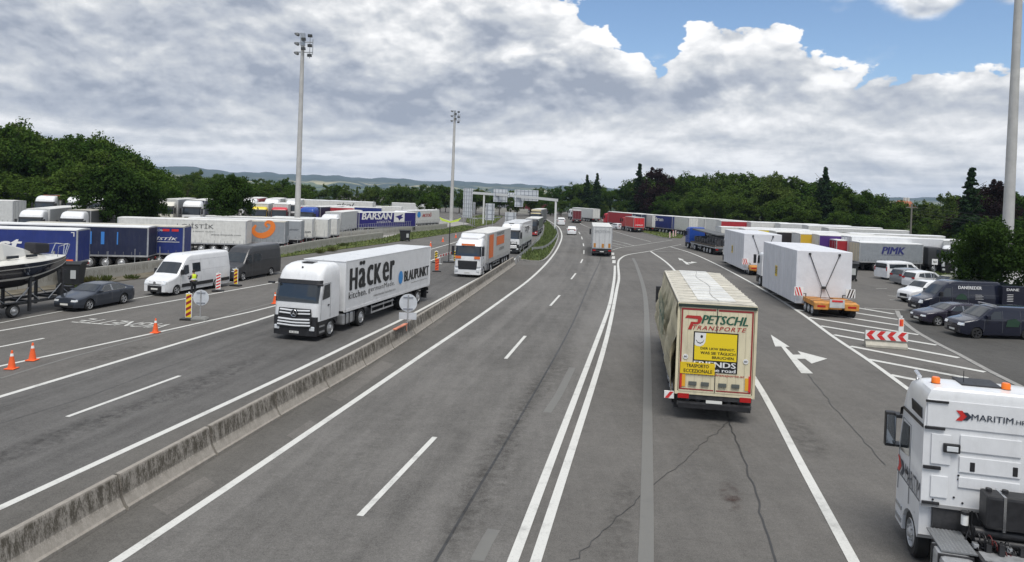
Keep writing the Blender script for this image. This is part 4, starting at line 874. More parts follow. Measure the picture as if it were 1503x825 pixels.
def guardrail(label, pl):
    r = thing_at('guard_rail', label, 'guard rail', (pl[0].x, pl[0].y, 0)); m = MB(); sec = [(0, .45), (.05, .5), (.05, .55), (0, .6), (.05, .65), (.05, .7), (0, .75), (-.01, .75), (-.01, .45)]
    nn = offset(pl, 1.0); rings = []
    for p, q in zip(pl, nn): d = (q-p); rings.append([(p.x+d.x*a, p.y+d.y*a, z) for a, z in sec])
    m.rings(rings); rel(m, r).build('rail', GALV, r); m = MB(); L = resample(pl, int(len(pl)/1)+1)[0]
    for p in L[::max(2, len(L)//40)]: m = MB().box(p.x-.05, p.x+.05, p.y-.05, p.y+.05, 0, .72); rel(m, r).build('post', GALV, r)
guardrail('galvanised guard rail round the left side of the grass median island', cr(PX((757, 387), (768, 377), (781, 365), (792, 352), (797, 342), (796, 332), (789, 320)), step=1.5))
guardrail('galvanised guard rail crossing the middle of the grass median island', cr(PX((781, 371), (797, 369), (808, 362), (816, 352), (818, 343), (813, 334)), step=1.5))
guardrail('pale guard rail along the far side of the exit road by the signs', cr(PX((735, 322), (700, 324), (684, 322), (672, 318)), step=2))
# ================================================================ LIGHT MASTS, GANTRY, SIGNS
MAST = mat('mast_concrete', (.46, .455, .44), .8, var=.1, vscale=.7, dirt=.15)
def floodlight(root, x, y, z, rz):
    l = MB().rings([[(-.28, -.3, -.22), (-.28, .3, -.22), (-.28, .22, .2), (-.28, -.22, .2)], [(.1, -.42, -.3), (.1, .42, -.3), (.1, .38, .3), (.1, -.38, .3)], [(.3, -.44, -.02), (.3, .44, -.02), (.34, .40, .32), (.34, -.40, .32)]]).build('floodlight', mat('floodlight_housing', (.12, .125, .13), .5), root, key='flood', loc=(x, y, z), rot=(0, .35, rz)); l.scale = (.74, .74, .74); return l
def mast(label, px, d, h, r0=.47):
    p = Wd(px, 300, d); r = thing_at('light_mast', label, 'light mast', (p.x, d, 0))
    m = MB(); n = 14
    for z0, z1 in ((0, .36), (.36, .7), (.7, .96)):
        ra, rb = r0*(1-.45*z0), r0*(1-.45*z1); m.cyl((0, 0, h*z0), (0, 0, h*z1), ra, rb-.012, n=n)
    m.build('mast_shaft', MAST, r, smooth=40); f = MB()
    f.box(-.28, .28, -.28, .28, h*.94, h); f.cyl((0, 0, h-1.2), (1.4, 0, h-1.2), .06, n=6); f.cyl((.2, 0, h-2.6), (1.4, 0, h-2.6), .06, n=6); f.cyl((1.4, 0, h-2.9), (1.4, 0, h-.8), .06, n=6); f.cyl((1.0, 0, h-3.4), (1.0, 0, h-.4), .05, n=6)
    f.box(-1.0, -.2, -.06, .06, h-.15, h); f.box(-1.0, -.2, -.06, .06, h-1.4, h-1.25); f.box(-1.0, -.2, -.06, .06, h-2.7, h-2.55); f.build('lamp_frame', STEEL, r)
    for k in range(3):
        floodlight(r, -.75, -.1, h-.2-1.3*k, math.pi*.9); floodlight(r, 1.0, 0, h-.3-1.35*k, -math.pi*.45)
    for k in range(2): floodlight(r, .3, -.55, h-.9-1.3*k, -math.pi/2)
mast('tall pale light mast rising from the left truck park with floodlights at its top', 437, 103, 28.9, .43)
mast('slender distant light mast beside the panel wall at the exit road', 663, 198, 29.2, .52)
mast('thick light mast at the right edge that runs out of the top of the view', 1481, 80, 37, .60)
def post_sign(root, px0, px1, y0, y1, d, th=.06, ribs=3, name='sign_panel'):
    a, b = Wd(px0, y1, d), Wd(px1, y0, d); o = root.location; x0, x1, z0, z1 = a.x-o.x, b.x-o.x, a.z, b.z; y = d-o.y
    s = MB().box(x0, x1, y, y+th, z0, z1).build(name, SIGNBACK, root, bevel=.0); m = MB()
    for k in range(ribs): xx = x0+(x1-x0)*(k+.5)/ribs; m.box(xx-.05, xx+.05, y-.12, y-.002, z0-.05, z1+.1)
    for zz in np.arange(z0+.4, z1-.2, .9): m.box(x0+.03, x1-.03, y-.05, y-.004, zz-.03, zz+.03)
    m.build('sign_rib', mat('rib_grey', (.24, .26, .30), .6), s); return x0, x1, z0, z1, y
GD = 170
gp = Wd(814.5, 337, 166); gr = thing_at('sign_gantry', 'pale steel gantry spanning the exit road and carrying three sign backs', 'gantry', (gp.x, 166, 0))
gl = Wd(709, 320, 178); gll = Wd(681, 320, 184)
lx = gll.x-gp.x; ly = 18.; m = MB(); bz0, bz1 = 6.75, 7.35
M_ = lambda t, z: (lx*t, ly*t, z)
m.rings([[(lx*t, ly*t-.25, z0), (lx*t, ly*t+.25, z0), (lx*t, ly*t+.25, z0+.6), (lx*t, ly*t-.25, z0+.6)] for t, z0 in ((-.02, 6.3), (.5, 7.0), (1.0, 7.3))])
m.build('crossbeam', mat('gantry_paint', (.62, .63, .62), .5, var=.06), gr)
m = MB(); m.box(-.22, .22, -.2, .2, 0, 6.3); m.build('gantry_post', MATS['gantry_paint'], gr); tt = (gl.x-gp.x)/lx
m = MB(); m.box(lx*tt-.2, lx*tt+.2, ly*tt-.2, ly*tt+.2, 0, 7.1); m.build('gantry_post', MATS['gantry_paint'], gr)
for a, b, y0, y1, n in ((724, 745, 278.3, 296, 4), (745.3, 754.8, 283, 289.4, 2), (755.2, 790.5, 279.7, 294, 6), (755.2, 768, 294.2, 303.5, 2)):
    post_sign(gr, a, b, y0, y1, 166+18*(1-(a-681)/(815-681))-.6 if False else 166+ly*((Wd(a, 290, 172).x-gp.x)/lx)-.5, ribs=n)
def sign_on_posts(label, px0, px1, y0, y1, d, ribs=3, name='road_sign'):
    a, b = Wd(px0, y1, d), Wd(px1, y0, d); r = thing_at(name, label, 'road sign', ((a.x+b.x)/2, d, 0)); x0, x1, z0, z1, y = post_sign(r, px0, px1, y0, y1, d, ribs=ribs); 
    for x in (x0*.7, x1*.7): MB().cyl((x, y-.15, 0), (x, y-.15, z1), .07, n=6).build('sign_post', GALV, r)
    return r
sign_on_posts('tall stacked sign back with four upright ribs left of the gantry', 679, 694, 277, 319, 168, 4)
sign_on_posts('narrow tall sign back on two posts on the grass below the gantry', 712, 726, 299, 323, 160, 2)
sign_on_posts('small pale sign panel right behind the tall stacked sign', 693.5, 698, 297, 314, 172, 1)
sign_on_posts('wide low grey sign back on the exit road behind the white lorry', 741, 758, 312, 330, 190, 2)
# ================================================================ TEMPORARY TRAFFIC GEAR
def cone(p, label):
    r = thing_at('traffic_cone', label, 'traffic cone', (p.x, p.y, .02)); MB().box(-.2, .2, -.2, .2, 0, .04).build('cone_base', ORANGE, r, bevel=.015, key='cb')
    prof = lambda z: .15-(.15-.03)*z/.75
    c_ = MB().lathe([(prof(0), .04), (prof(.75), .75), (.001, .75)], n=16, axis='z').build('cone_body', ORANGE, r, smooth=50, key='cone')
    for a, b in ((.24, .38), (.52, .63)): MB().lathe([(prof(a)+.003, a), (prof(b)+.003, b)], n=16, axis='z').build('reflective_band', WHT, r, smooth=50, key=('cband', a))
for px, py, lb in ((17, 542, 'orange and white traffic cone at the far left edge, standing just off the white line'), (47.5, 529.5, 'orange and white traffic cone on the white line, second from the left edge'), (228, 489, 'orange and white traffic cone beside the white road lettering'), (403.5, 446, 'orange and white traffic cone just left of the white lorry cab with the star badge')): cone(W(px, py), lb)
for px, py, lb in ((632, 362, 'small red traffic cone on the exit road above the rear of the white box lorry'), (650, 355, 'small red traffic cone on the exit road left of the light pole, farther one'), (669, 349, 'farthest small red traffic cone on the exit road behind the light pole')): cone(W(px, py), lb)
def beacon(px, py, label, h=1.0, wdt=.25, kind='red', rz=0.0, gnd=0.02):
    p = W(px, py); r = thing_at('delineator_board', label, 'delineator', (p.x, p.y, gnd), rz)
    MB().box(-.42, .42, -.22, .22, 0, .09).build('foot_plate', BLACKP, r, bevel=.02, key='foot')
    c1, c2_ = {'red': (WHT, REDR), 'yellow': (YELLOW, mat('stripe_dark', (.30, .02, .02), .5)), 'orange': (ORANGE, mat('stripe_deep', (.45, .04, .03), .5)), 'yb': (YELLOW, BLACKP)}[kind]
    b = MB().box(-wdt/2-.03, wdt/2+.03, -.03, .03, .12, h+.16).build('board', WHT if kind != 'orange' else ORANGE, r, bevel=.02, key=('board', h, wdt, kind == 'orange'))
    MB().box(-wdt/2, wdt/2, -.036, -.032, .15, h+.12).build('board_face', c1, r, key=('bface', h, wdt, kind))
    s = MB(); n = 4 if kind != 'red' else 5; st = (h-.05)/n
    for k in range(n):
        z = .18+st*k; s.poly([(-wdt/2, -.04, z+.0), (wdt/2, -.04, z+st*.55 if z+st*.55 < h+.1 else h+.1), (wdt/2, -.04, min(h+.12, z+st*1.05)), (-wdt/2, -.04, z+st*.5)])
    s.build('stripes', c2_, r, key=('stripes', h, wdt, kind)); MB().cyl((0, 0, h+.16), (0, 0, h+.24), .05, n=8).build('reflector', WHT, r, key=('refl', h)); return r
beacon(276.5, 470, 'upright board with white frame and yellow red stripes beside the round sign', 1.35, .30, 'yellow')
beacon(320, 428, 'white and red striped board behind the rear of the white van', 1.15, .28, 'red', .3)
beacon(346, 420, 'yellow and dark striped board with white frame in front of the dark van', 1.15, .28, 'yellow', -.2)
beacon(641, 399, 'orange delineator board standing nearest the orange and white lorry', 1.1, .28, 'orange')
beacon(640, 386, 'yellow and black arrow board left of the light pole', 1.1, .3, 'yb'); beacon(668, 385, 'yellow and black arrow board right of the light pole', 1.1, .3, 'yb')
for px, py, lb in ((983, 350, 'leftmost white delineator post by the blue truck'), (988, 348.5, 'middle white delineator post by the blue truck'), (991.5, 347.5, 'rightmost white delineator post by the blue truck')): beacon(px, py, lb, 1.1, .16, 'red')
b0 = W(645, 388); br = thing_at('plank_barrier', 'red and white plank barrier between the two arrow boards', 'barrier', (b0.x, b0.y, .02), .25); bd = W(664, 382)-b0; bl_ = bd.length
MB().box(0, bl_, -.02, .02, .75, 1.0).box(.1, .2, -.25, .25, 0, .06).box(bl_-.2, bl_-.1, -.25, .25, 0, .06).box(.13, .17, -.02, .02, .05, .8).box(bl_-.17, bl_-.13, -.02, .02, .05, .8).build('plank', WHT, br)
m = MB()
for k in range(5): m.box(bl_*(k+.1)/5, bl_*(k+.55)/5, -.026, -.022, .76, .99)
m.build('red_stripes', REDR, br); br.rotation_euler.z = math.atan2(bd.y, bd.x)
p = W(658.5, 385.5); r = thing_at('portable_light', 'portable pole light with two yellow arms behind the red and white plank barrier', 'light pole', (p.x, p.y, .02))
MB().cyl((0, 0, 0), (0, 0, 4.4), .05, n=8).box(-.6, .6, -.3, .3, 0, .12).build('pole', BLACKP, r); m = MB()
for s in (-1, 1): m.rings([[(0, -.1, 4.35), (0, .1, 4.35), (0, .1, 4.5), (0, -.1, 4.5)], [(s*.9, -.12, 4.55), (s*.9, .12, 4.55), (s*.9, .12, 4.8), (s*.9, -.12, 4.8)], [(s*1.15, -.08, 4.85), (s*1.15, .08, 4.85), (s*1.15, .08, 4.95), (s*1.15, -.08, 4.95)]])
m.build('light_arm', mat('lime_plastic', (.55, .7, .08), .4), r)
def round_back(px, py, h, label, plate=False, gnd=0.02, base=True, rad=.32, scale=1.0):
    p = W(px, py, gnd); r = thing_at('round_sign', label, 'road sign', (p.x, p.y, gnd)); R0 = rad
    MB().cyl((0, -.0, 0), (0, 0, h+R0*.9), .03, n=8).build('sign_post', GALV, r); MB().cyl((0, .04, h), (0, .055, h), R0, n=32).build('sign_disc', SIGNBACK, r)
    MB().box(-R0*.55, R0*.55, .0, .035, h+R0*.6, h+R0*.68).box(-R0*.55, R0*.55, .0, .035, h-R0*.68, h-R0*.6).build('bracket', mat('rib_grey', (.2, .2, .2), .5), r)
    if plate: MB().box(-.46, .46, .04, .055, h-R0-.40, h-R0-.04).build('supplementary_plate', SIGNBACK, r)
    if base: MB().rings([[(x*q, y*q, z) for x, y in ((-.42, -.26), (.42, -.26), (.42, .26), (-.42, .26))] for q, z in ((1, 0), (1, .09), (.8, .2))]).build('base_block', mat('base_rubber', (.2, .2, .19), .8), r)
round_back(293.5, 470, 1.28, 'round sign back on a grey base block beside the striped board', rad=.45)
round_back(598, 475, 1.08, 'round sign back with a plate below, mounted on the median barrier', True, gnd=.862, base=False, rad=.47)
rb = thing_at('barrier_clamp', 'rusty orange clamp lying over the barrier top under the round sign', 'clamp', tuple(W(588, 480, .865))); rb.rotation_euler.z = R(79)
MB().box(-.9, .9, -.09, .09, .0, .05).box(.6, .66, -.12, -.10, -.3, .03).box(-.6, -.54, .10, .12, -.3, .03).build('clamp_bar', mat('rust_orange', (.55, .2, .12), .7, var=.3), rb)
# chevron board on a concrete block
A, B = W(1269, 508), W(1330, 512.5); d_ = (B-A); cb = thing_at('chevron_barrier', 'low concrete block topped by a red and white chevron board on the hatched area', 'barrier', (A.x, A.y, .016), math.atan2(d_.y, d_.x)); cl = d_.length
MB().rings([[(0, -y, z) for y, z in pts] for pts in ([(-.3, 0), (-.3, .12), (-.14, .3), (-.12, .8), (.12, .8), (.14, .3), (.3, .12), (.3, 0)],)]+[[(cl, -y, z) for y, z in [(-.3, 0), (-.3, .12), (-.14, .3), (-.12, .8), (.12, .8), (.14, .3), (.3, .12), (.3, 0)]]]).build('concrete_block', mat('block_concrete', (.42, .40, .34), .9, var=.15, vscale=3), cb)
MB().box(-.02, cl+.02, -.19, -.15, .42, .92).build('chevron_board', WHT, cb); m = MB(); hh = .25
for k in range(4):
    x = cl*(k+.0)/4+.02; w_ = cl/8; t_ = cl/8*1.0
    for (za, zb_, xa, xb) in ((.42, .67, x+t_*.8, x), (.67, .92, x, x+t_*.8)): m.poly([(xa, -.196, za+.01), (min(xa+w_, cl), -.196, za+.01), (min(xb+w_, cl), -.196, zb_-.0), (xb, -.196, zb_-.0)])
m.build('red_chevrons', REDR, cb)
bb = thing_at('warning_beacon', 'small orange and white beacon board behind the chevron barrier', 'beacon', tuple(W(1322, 492)), 0); MB().box(-.15, .15, -.03, .03, 0, 1.05).build('beacon_board', WHT, bb); MB().box(-.12, .12, -.04, -.032, .55, .98).build('orange_face', ORANGE, bb); MB().box(-.1, .0, -.046, -.041, .6, .9).build('red_stripe', REDR, bb); MB().cyl((0, 0, 1.05), (0, 0, 1.2), .06, n=8).build('lamp', WHT, bb)
def bin_(px, py, label, s=1.0, rz=0):
    p = W(px, py); r = thing_at('wheelie_bin', label, 'bin', (p.x, p.y, 0), rz)
    MB().rings([[(x*q*s, y*q*s, z*s) for x, y in ((-.6, -.42), (.6, -.42), (.6, .42), (-.6, .42))] for q, z in ((.82, .15), (1, 1.15), (1.06, 1.18), (1.06, 1.22))]).build('bin_body', mat('bin_plastic', (.02, .022, .024), .5), r, bevel=.02)
    MB().rings([[(x*s, -.46*s, 1.22*s), (x*s, -.2*s, 1.34*s), (x*s, .46*s, 1.30*s), (x*s, .46*s, 1.22*s)] for x in (-.65, .65)]).build('lid', mat('bin_plastic', (.02, .022, .024), .5), r)
    MB().box(.15*s, .42*s, -.435*s, -.415*s, .45*s, .9*s).build('label_panel', mat('bin_label', (.45, .47, .46), .5), r)
    for x in (-.5, .5):
        for y in (-.3, .3): MB().cyl((x*s, y*s-.03, .09*s), (x*s, y*s+.03, .09*s), .09*s, n=10).build('castor', RUBBER, r)
bin_(104, 420, 'black wheelie bin against the low wall below the blue trailer', 1.35, .12); bin_(594, 354, 'small black wheelie bin on the grass verge below the panel wall', 1.3, .2); bin_(1243, 412, 'black wheelie bin behind the right white box load', 1.5, -.1)
# ================================================================ TRUCKS ON THE ROAD
def ang(a, b): return math.atan2(b.y-a.y, b.x-a.x)
def shift(p, rz, dx, dy): return Vector((p.x+dx*math.cos(rz)-dy*math.sin(rz), p.y+dx*math.sin(rz)+dy*math.cos(rz), 0))
# white box lorry with the kitchen lettering
A, B = W(508, 385.5, 3.8), W(632, 363, 3.8); hz_ = ang(B, A)
t = semi('white lorry with black kitchen lettering and a star badge on its silver grille', A, hz_, dict(style='star', badge='star', cam_mirror=True), dict(kind='box', side=WHITE, roof=WHITE, frame=WHITE, H=3.88, zb=1.1, L=13.3), anchor=(-2.9, 1.275))
m = MB(); x = -3.4
for ch, w_, h_ in (('H', .98, 1.2), ('ä', .95, 1.52), ('c', .88, 1.2), ('K', 1.08, 1.2), ('e', .98, 1.2), ('r', .72, 1.2)):
    for k in range(5): put_text(m, ch, (x-.045*k, 1.285+.001*k, 2.22-.012*(k % 2)), (-1, 0, 0), (0, 0, 1), w_-.18, h_, 0)
    x -= w_+.13
m.build('company_lettering', TEXTBLK, t)
m = MB(); put_text(m, 'kitchen.', (-3.35, 1.285, 1.74), (-1, 0, 0), (0, 0, 1), 2.3, .38, .02, 0, 1.15); put_text(m, 'BLAUPUNKT', (-11.35, 1.285, 1.85), (-1, 0, 0), (0, 0, 1), 4.5, .68, .06, 0); m.build('slogan_lettering', TEXTBLK, t)
GL_ = mat('lettering_grey', (.12, .12, .12), .5)
for s_, x_, z_, w_, h_ in (('germanMade.', -5.85, 1.74, 3.9, .38), ('www.haecker-kuechen.com', -6.6, 1.48, 3.3, .15), ('www.blaupunkt-einbaugeraete.com', -12.6, 1.58, 3.0, .13)): m = MB(); put_text(m, s_, (x_, 1.285, z_), (-1, 0, 0), (0, 0, 1), w_, h_, 0, 0, 1.1); m.build('web_lettering', GL_, t)
n = 28; m = MB().poly([(-10.72+.36*math.cos(2*math.pi*k/n), 1.287, 2.2+.42*math.sin(2*math.pi*k/n)) for k in range(n)]); m.build('blue_dot', mat('dot_blue', (.03, .25, .62), .4), t)
# orange and white curtain-sider
A, B = W(716.6, 342, 4), W(742.6, 335.7, 4); hz_ = R(261)
t = semi('white lorry with a black grille and orange blocks on its grey curtain side', A, hz_, dict(style='round', lower=WHITE, grille=BLACKP, visor=WHITE, roofbox=3.95), dict(side=mat('paint_lightgrey', (.5, .5, .48), .5, var=.06, dirt=.25), H=4.0), anchor=(-2.9, 1.275))
OB = mat('orange_print', (.72, .16, .03), .5, var=.08); m = MB(); s_ = 1.286
m.poly([(-3.6, s_, 1.5), (-5.9, s_, 1.5), (-5.9, s_, 3.75), (-3.6, s_, 3.75)]); m.poly([(-7.6, s_, 2.5), (-12.2, s_, 2.5), (-12.2, s_, 3.4), (-7.6, s_, 3.4)]); m.build('orange_block', OB, t)
m = MB(); put_text(m, 'TRANSPORT', (-7.6, 1.287, 3.5), (-1, 0, 0), (0, 0, 1), 4.6, .32, .02); put_text(m, 'LOGISTIC', (-9.4, 1.287, 1.9), (-1, 0, 0), (0, 0, 1), 3.0, .3, .02); m.build('lettering', mat('lettering_grey', (.12, .12, .12), .5), t)
MB().box(-.12, -.02, -.62, .62, 2.93, 3.08).build('roof_sign', OB, t); MB().box(.02, .075, .62, 1.15, 1.72, 1.95).box(.02, .075, -1.15, -.62, 1.72, 1.95).build('front_sticker', OB, t)
# white star lorry behind it
A = W(766.5, 324, 4); t = semi('white lorry with black lower cab following the orange and white lorry', Vector((A.x, 98.5, 0)), R(263), dict(style='star', grille=BLACKP, badge='star'), dict(kind='box', side=WHITE, roof=WHITE, H=3.95), anchor=(-2.9, 1.275))
m = MB(); put_text(m, 'cargo', (-6, 1.287, 2.3), (-1, 0, 0), (0, 0, 1), 6, 1.0, .02); m.build('lettering', mat('lettering_grey', (.12, .12, .12), .5), t)
A = W(787, 347); semi('dark lorry with a red front, third in the queue behind the white lorries', A, R(264), dict(style='low', col=mat('paint_black', (.03, .03, .034), .4), lower=colmat((.35, .03, .03))), dict(side=colmat((.10, .13, .10)), H=3.2), detail=1, anchor=(0, 1.1))
A = W(792, 331); t = semi('dark lorry with a cream roof deflector below the gantry sign backs', A, R(262), dict(style='mid', col=mat('paint_charcoal', (.05, .052, .056), .4), visor=colmat((.6, .52, .3))), dict(side=colmat((.16, .17, .17)), H=4.0), detail=1, anchor=(0, 1.1))
MB().box(-2.2, -.6, -1.2, 1.2, 3.42, 3.9).build('roof_deflector', colmat((.62, .55, .36)), t, bevel=.12)
# cream lorry leaving, the largest vehicle
A, B = W(996, 440.5, 4.28), W(975.5, 396, 4.28); hz_ = ang(A, B)
t = semi('cream curtain-side lorry with a yellow panel and red and green lettering on its rear', A, hz_, dict(style='round', col=CREAM), dict(rods=False, side=mat('tarp_cream', (.50, .45, .31), .7, var=.15, vscale=1.2, dirt=.35), rear=CREAM, zb=.88, H=4.0, L=10.6, frame=CREAM, roof=mat('tarp_beige_roof', (.56, .53, .45), .7, var=.15, vscale=1.0, dirt=.4), fringe=mat('tarp_cream', (.5, .45, .31), .7)), anchor=(-13.5*1.07, 1.275*1.07)); t.scale = (1.07, 1.07, 1.07)
XR = -13.5-.022; GRN = mat('lettering_green', (.02, .10, .06), .5); RED2 = mat('lettering_red', (.42, .03, .025), .5); DKR = mat('stripe_maroon', (.30, .03, .03), .5)
m = MB(); e = XR-.006
for (y0, y1, z0, z1) in ((1.16, .04, 3.70, 3.76), (-.04, -1.16, 3.70, 3.76), (1.16, 1.11, 1.08, 3.7), (-1.11, -1.16, 1.08, 3.7), (1.16, .04, 1.04, 1.08), (-.04, -1.16, 1.04, 1.08)): m.poly([(e, y0, z0), (e, y1, z0), (e, y1, z1), (e, y0, z1)])
m.build('maroon_border', DKR, t); MB().box(XR-.03, XR, -1.27, 1.27, 3.80, 3.9).build('top_rail', mat('rail_darkgreen', (.02, .035, .03), .5), t); MB().box(XR-.012, XR, -.012, .012, 1.0, 3.78).build('door_gap', BLACKP, t)
e = XR-.01; m = MB(); put_text(m, 'PETSCHL', (e, .50, 3.27), (0, -1, 0), (0, 0, 1), 1.48, .29, .05, .3); m.build('company_lettering', GRN, t)
m = MB(); put_text(m, 'TRANSPORTE', (e, .78, 3.06), (0, -1, 0), (0, 0, 1), 1.72, .14, .02, .3, 1.2); m.build('red_lettering', RED2, t); m = MB(); put_text(m, 'www.petschl-transporte.at', (e, .95, 1.53), (0, -1, 0), (0, 0, 1), 1.88, .10, .03, .1); m.build('web_lettering', RED2, t)
m = MB(); put_poly(m, [(0, .24), (.06, .33), (.50, .33), (.56, .24), (.50, .09), (.40, .04), (.28, .04), (.22, -.14), (.10, -.14), (.2, .12), (.40, .12), (.42, .22)], (e, 1.04, 3.19), (0, -1, 0), (0, 0, 1)); m.build('red_logo', RED2, t)
MB().poly([(e, y, z) for y, z in ((.74, 1.66), (-.70, 1.66), (-.70, 3.0), (.74, 3.0))]).build('panel_border', TEXTBLK, t)
MB().poly([(e-.004, y, z) for y, z in ((.70, 2.06), (-.66, 2.06), (-.66, 2.96), (.70, 2.96))]).build('yellow_panel', mat('panel_yellow', (.80, .60, .015), .5), t)
m = MB(); m.poly([(e-.008, y, z) for y, z in ((.70, 2.56), (.64, 2.52), (.52, 2.51), (.42, 2.56), (.36, 2.66), (.34, 2.96), (.70, 2.96))]); m.build('smile_panel', TEXTWHT, t)
m = MB(); put_text(m, 'FRIENDS', (e-.008, .70, 1.84), (0, -1, 0), (0, 0, 1), 1.34, .18, .06); m.build('white_lettering', TEXTWHT, t); m = MB(); put_text(m, 'on the road', (e-.008, .50, 1.69), (0, -1, 0), (0, 0, 1), 1.14, .12, .05); m.build('white_lettering', TEXTWHT, t)
m = MB(); put_text(m, 'DER LKW BRINGT,', (e-.008, .50, 2.40), (0, -1, 0), (0, 0, 1), 1.1, .09, .04); put_text(m, 'WAS SIE TÄGLICH', (e-.008, .50, 2.26), (0, -1, 0), (0, 0, 1), 1.12, .11, .04); put_text(m, 'BRAUCHEN.', (e-.008, .12, 2.12), (0, -1, 0), (0, 0, 1), .72, .09, .04); m.build('slogan_lettering', TEXTBLK, t)
n = 14; m = MB().poly([(e-.012, .48+.04*math.cos(6.283*k/n), 2.84+.05*math.sin(6.283*k/n)) for k in range(n)])
m.rings([[(e-.012, y, z), (e-.012, y, z+.03)] for y, z in ((.66, 2.70), (.60, 2.62), (.52, 2.60), (.44, 2.64), (.40, 2.72))], False, False, closed=False); m.build('smile_lines', TEXTBLK, t)
m = MB().box(e-.03, e-.012, .02, 1.14, 1.58, 1.96).build('oversize_plate', mat('plate_yellow', (.74, .52, .015), .5, var=.1, vscale=4), t); m2 = MB(); put_text(m2, 'TRASPORTO', (e-.034, .94, 1.80), (0, -1, 0), (0, 0, 1), .72, .11, .03); put_text(m2, 'ECCEZIONALE', (e-.034, 1.02, 1.63), (0, -1, 0), (0, 0, 1), .92, .11, .03); m2.build('plate_letters', TEXTBLK, m)
for s_ in (1, -1): MB().box(e-.012, e, min(s_*.96, s_*1.1), max(s_*.96, s_*1.1), 1.14, 1.55).build('reflective_plate', mat('plate_amber', (.75, .38, .03), .5), t); MB().box(e-.02, e, min(s_*1.07, s_*1.13), max(s_*1.07, s_*1.13), 1.1, 1.62).build('red_marker', REDR, t)
for y in (.72, .32, -.24, -.66): MB().box(e-.05, e, y-.13, y+.13, 1.2, 1.33).build('door_buffer', mat('buffer_grey', (.10, .11, .10), .6), t, bevel=.015)
for y, z in ((.98, 2.14), (-.96, 2.1)):
    MB().cyl((e, y, z), (e-.01, y, z), .085, n=16).build('round_sticker', TEXTWHT, t); m = MB(); put_text(m, '80', (e-.014, y+.05, z-.03), (0, -1, 0), (0, 0, 1), .1, .06, .03); m.build('sticker_number', TEXTBLK, t)
for x_ in range(1, 9):
    yy = -1.2+2.4*x_/9
    if abs(yy) > .05: MB().box(XR-.006, XR, yy-.006, yy+.006, 1.1, 3.68).build('door_bead', mat('bead_cream', (.52, .47, .33), .6), t)
# torn loose curtain along the left side, with its folds and green print
m = MB(); nx, nz_ = 90, 20; rows = []
for i in range(nx+1):
    x = -2.95-10.5*i/nx; row = []
    for j in range(nz_+1):
        z = .82+3.08*j/nz_; q = math.sin(math.pi*j/nz_)
        y = 1.31+.10*q*(1+math.sin(x*2.3+z*1.6))+.07*math.sin(x*5.1+3.2*z)*q+.05*math.sin(x*9-4*z)*q+.12*math.exp(-((z-1.5)/.8)**2)*(.6+.4*math.sin(x*1.7)); row.append((x, y, z))
    rows.append(row)
m.rings(rows, False, False, closed=False); m.build('loose_curtain', MATS['tarp_cream'], t, smooth=60)
m = MB()
for k in range(9):
    x = -7.4-.95*(k % 5)-.4*(k//5); z = 2.75-.62*(k//5)
    m = MB(); m.rings([[(x+a, 1.63-.06*abs(a), z+b), (x+a+.42, 1.63-.06*abs(a), z+b)] for a, b in ((0, 0), (.45, .38), (.05, .8))], False, False, closed=False); m.build('green_print', GRN, t)
# rear fog guards and side marker board
MB().box(-13.45, -13.38, 1.30, 1.62, .68, .92).build('marker_board', WHT, t); m = MB()
m.poly([(-13.46, 1.60, .69), (-13.46, 1.48, .69), (-13.46, 1.32, .91), (-13.46, 1.44, .91)])
m.build('marker_stripes', REDR, t); MB().box(-13.5, -13.44, -1.15, 1.15, .42, .56).build('underrun_bar', BLACKP, t)
m = MB()
for k in range(13): m.box(-13.25+.8*k, -13.22+.8*k, -1.22, 1.22, 4.005, 4.03)
m.build('roof_bow', mat('roof_bow', (.50, .48, .42), .7), t)
# roof seam rope
RP = MB(); RP.tube([(-13.4+10.3*k/10, -.05+.12*math.sin(k*1.1), 4.035) for k in range(11)], .006, 5); RP.build('roof_rope', SEAM, t)
m = MB().box(-13.3, -3.1, -.62, .62, 4.0, 4.022).build('roof_light_panel', mat('tarp_white', (.62, .62, .59), .5, var=.12, vscale=1, dirt=.35), t)
# small far vehicles on the outgoing road
def rearplace(px, py): return W(px, py)
t = semi('pale grey lorry with a full-width rear door, driving away ahead of the cream lorry', rearplace(883, 377), R(84.5), dict(style='round', col=WHITE), dict(kind='box', side=mat('paint_lightgrey', (.5, .5, .48), .5), rear=mat('paint_rear_grey', (.55, .56, .56), .5, var=.05, dirt=.3), H=3.95), anchor=(-16.5, 0))
e = -16.55; m = MB(); put_text(m, 'SPEDITION', (e, 1.0, 3.1), (0, -1, 0), (0, 0, 1), 2.0, .35, .0); m.build('lettering', mat('lettering_faint', (.3, .31, .32), .5), t); MB().box(e, e+.03, .8, 1.08, 1.2, 1.75).box(e, e+.03, -1.08, -.8, 1.2, 1.75).box(e, e+.03, -.25, .05, 1.2, 1.7).build('reflective_plate', mat('plate_amber2', (.45, .2, .03), .5), t)
vehicle('white people carrier driving away left of the pale grey lorry', W(839, 345), R(85), HATCH, WHITE, anchor=(-4.4, 0), detail=0)
vehicle('white panel van far ahead on the left lane of the outgoing road', W(823.7, 331), R(88), MIDVAN, WHITE, name='panel_van', cat='van', anchor=(-5.2, 0), detail=0)
t = semi('dark tipper lorry with a maroon tailgate far down the outgoing road', W(846.5, 327.5), R(86), dict(style='low', col=colmat((.06, .05, .05))), dict(kind='box', side=colmat((.06, .02, .025)), rear=colmat((.14, .015, .02)), H=3.6, L=9, roof=colmat((.5, .48, .45))), detail=1, anchor=(-11.9, 0))
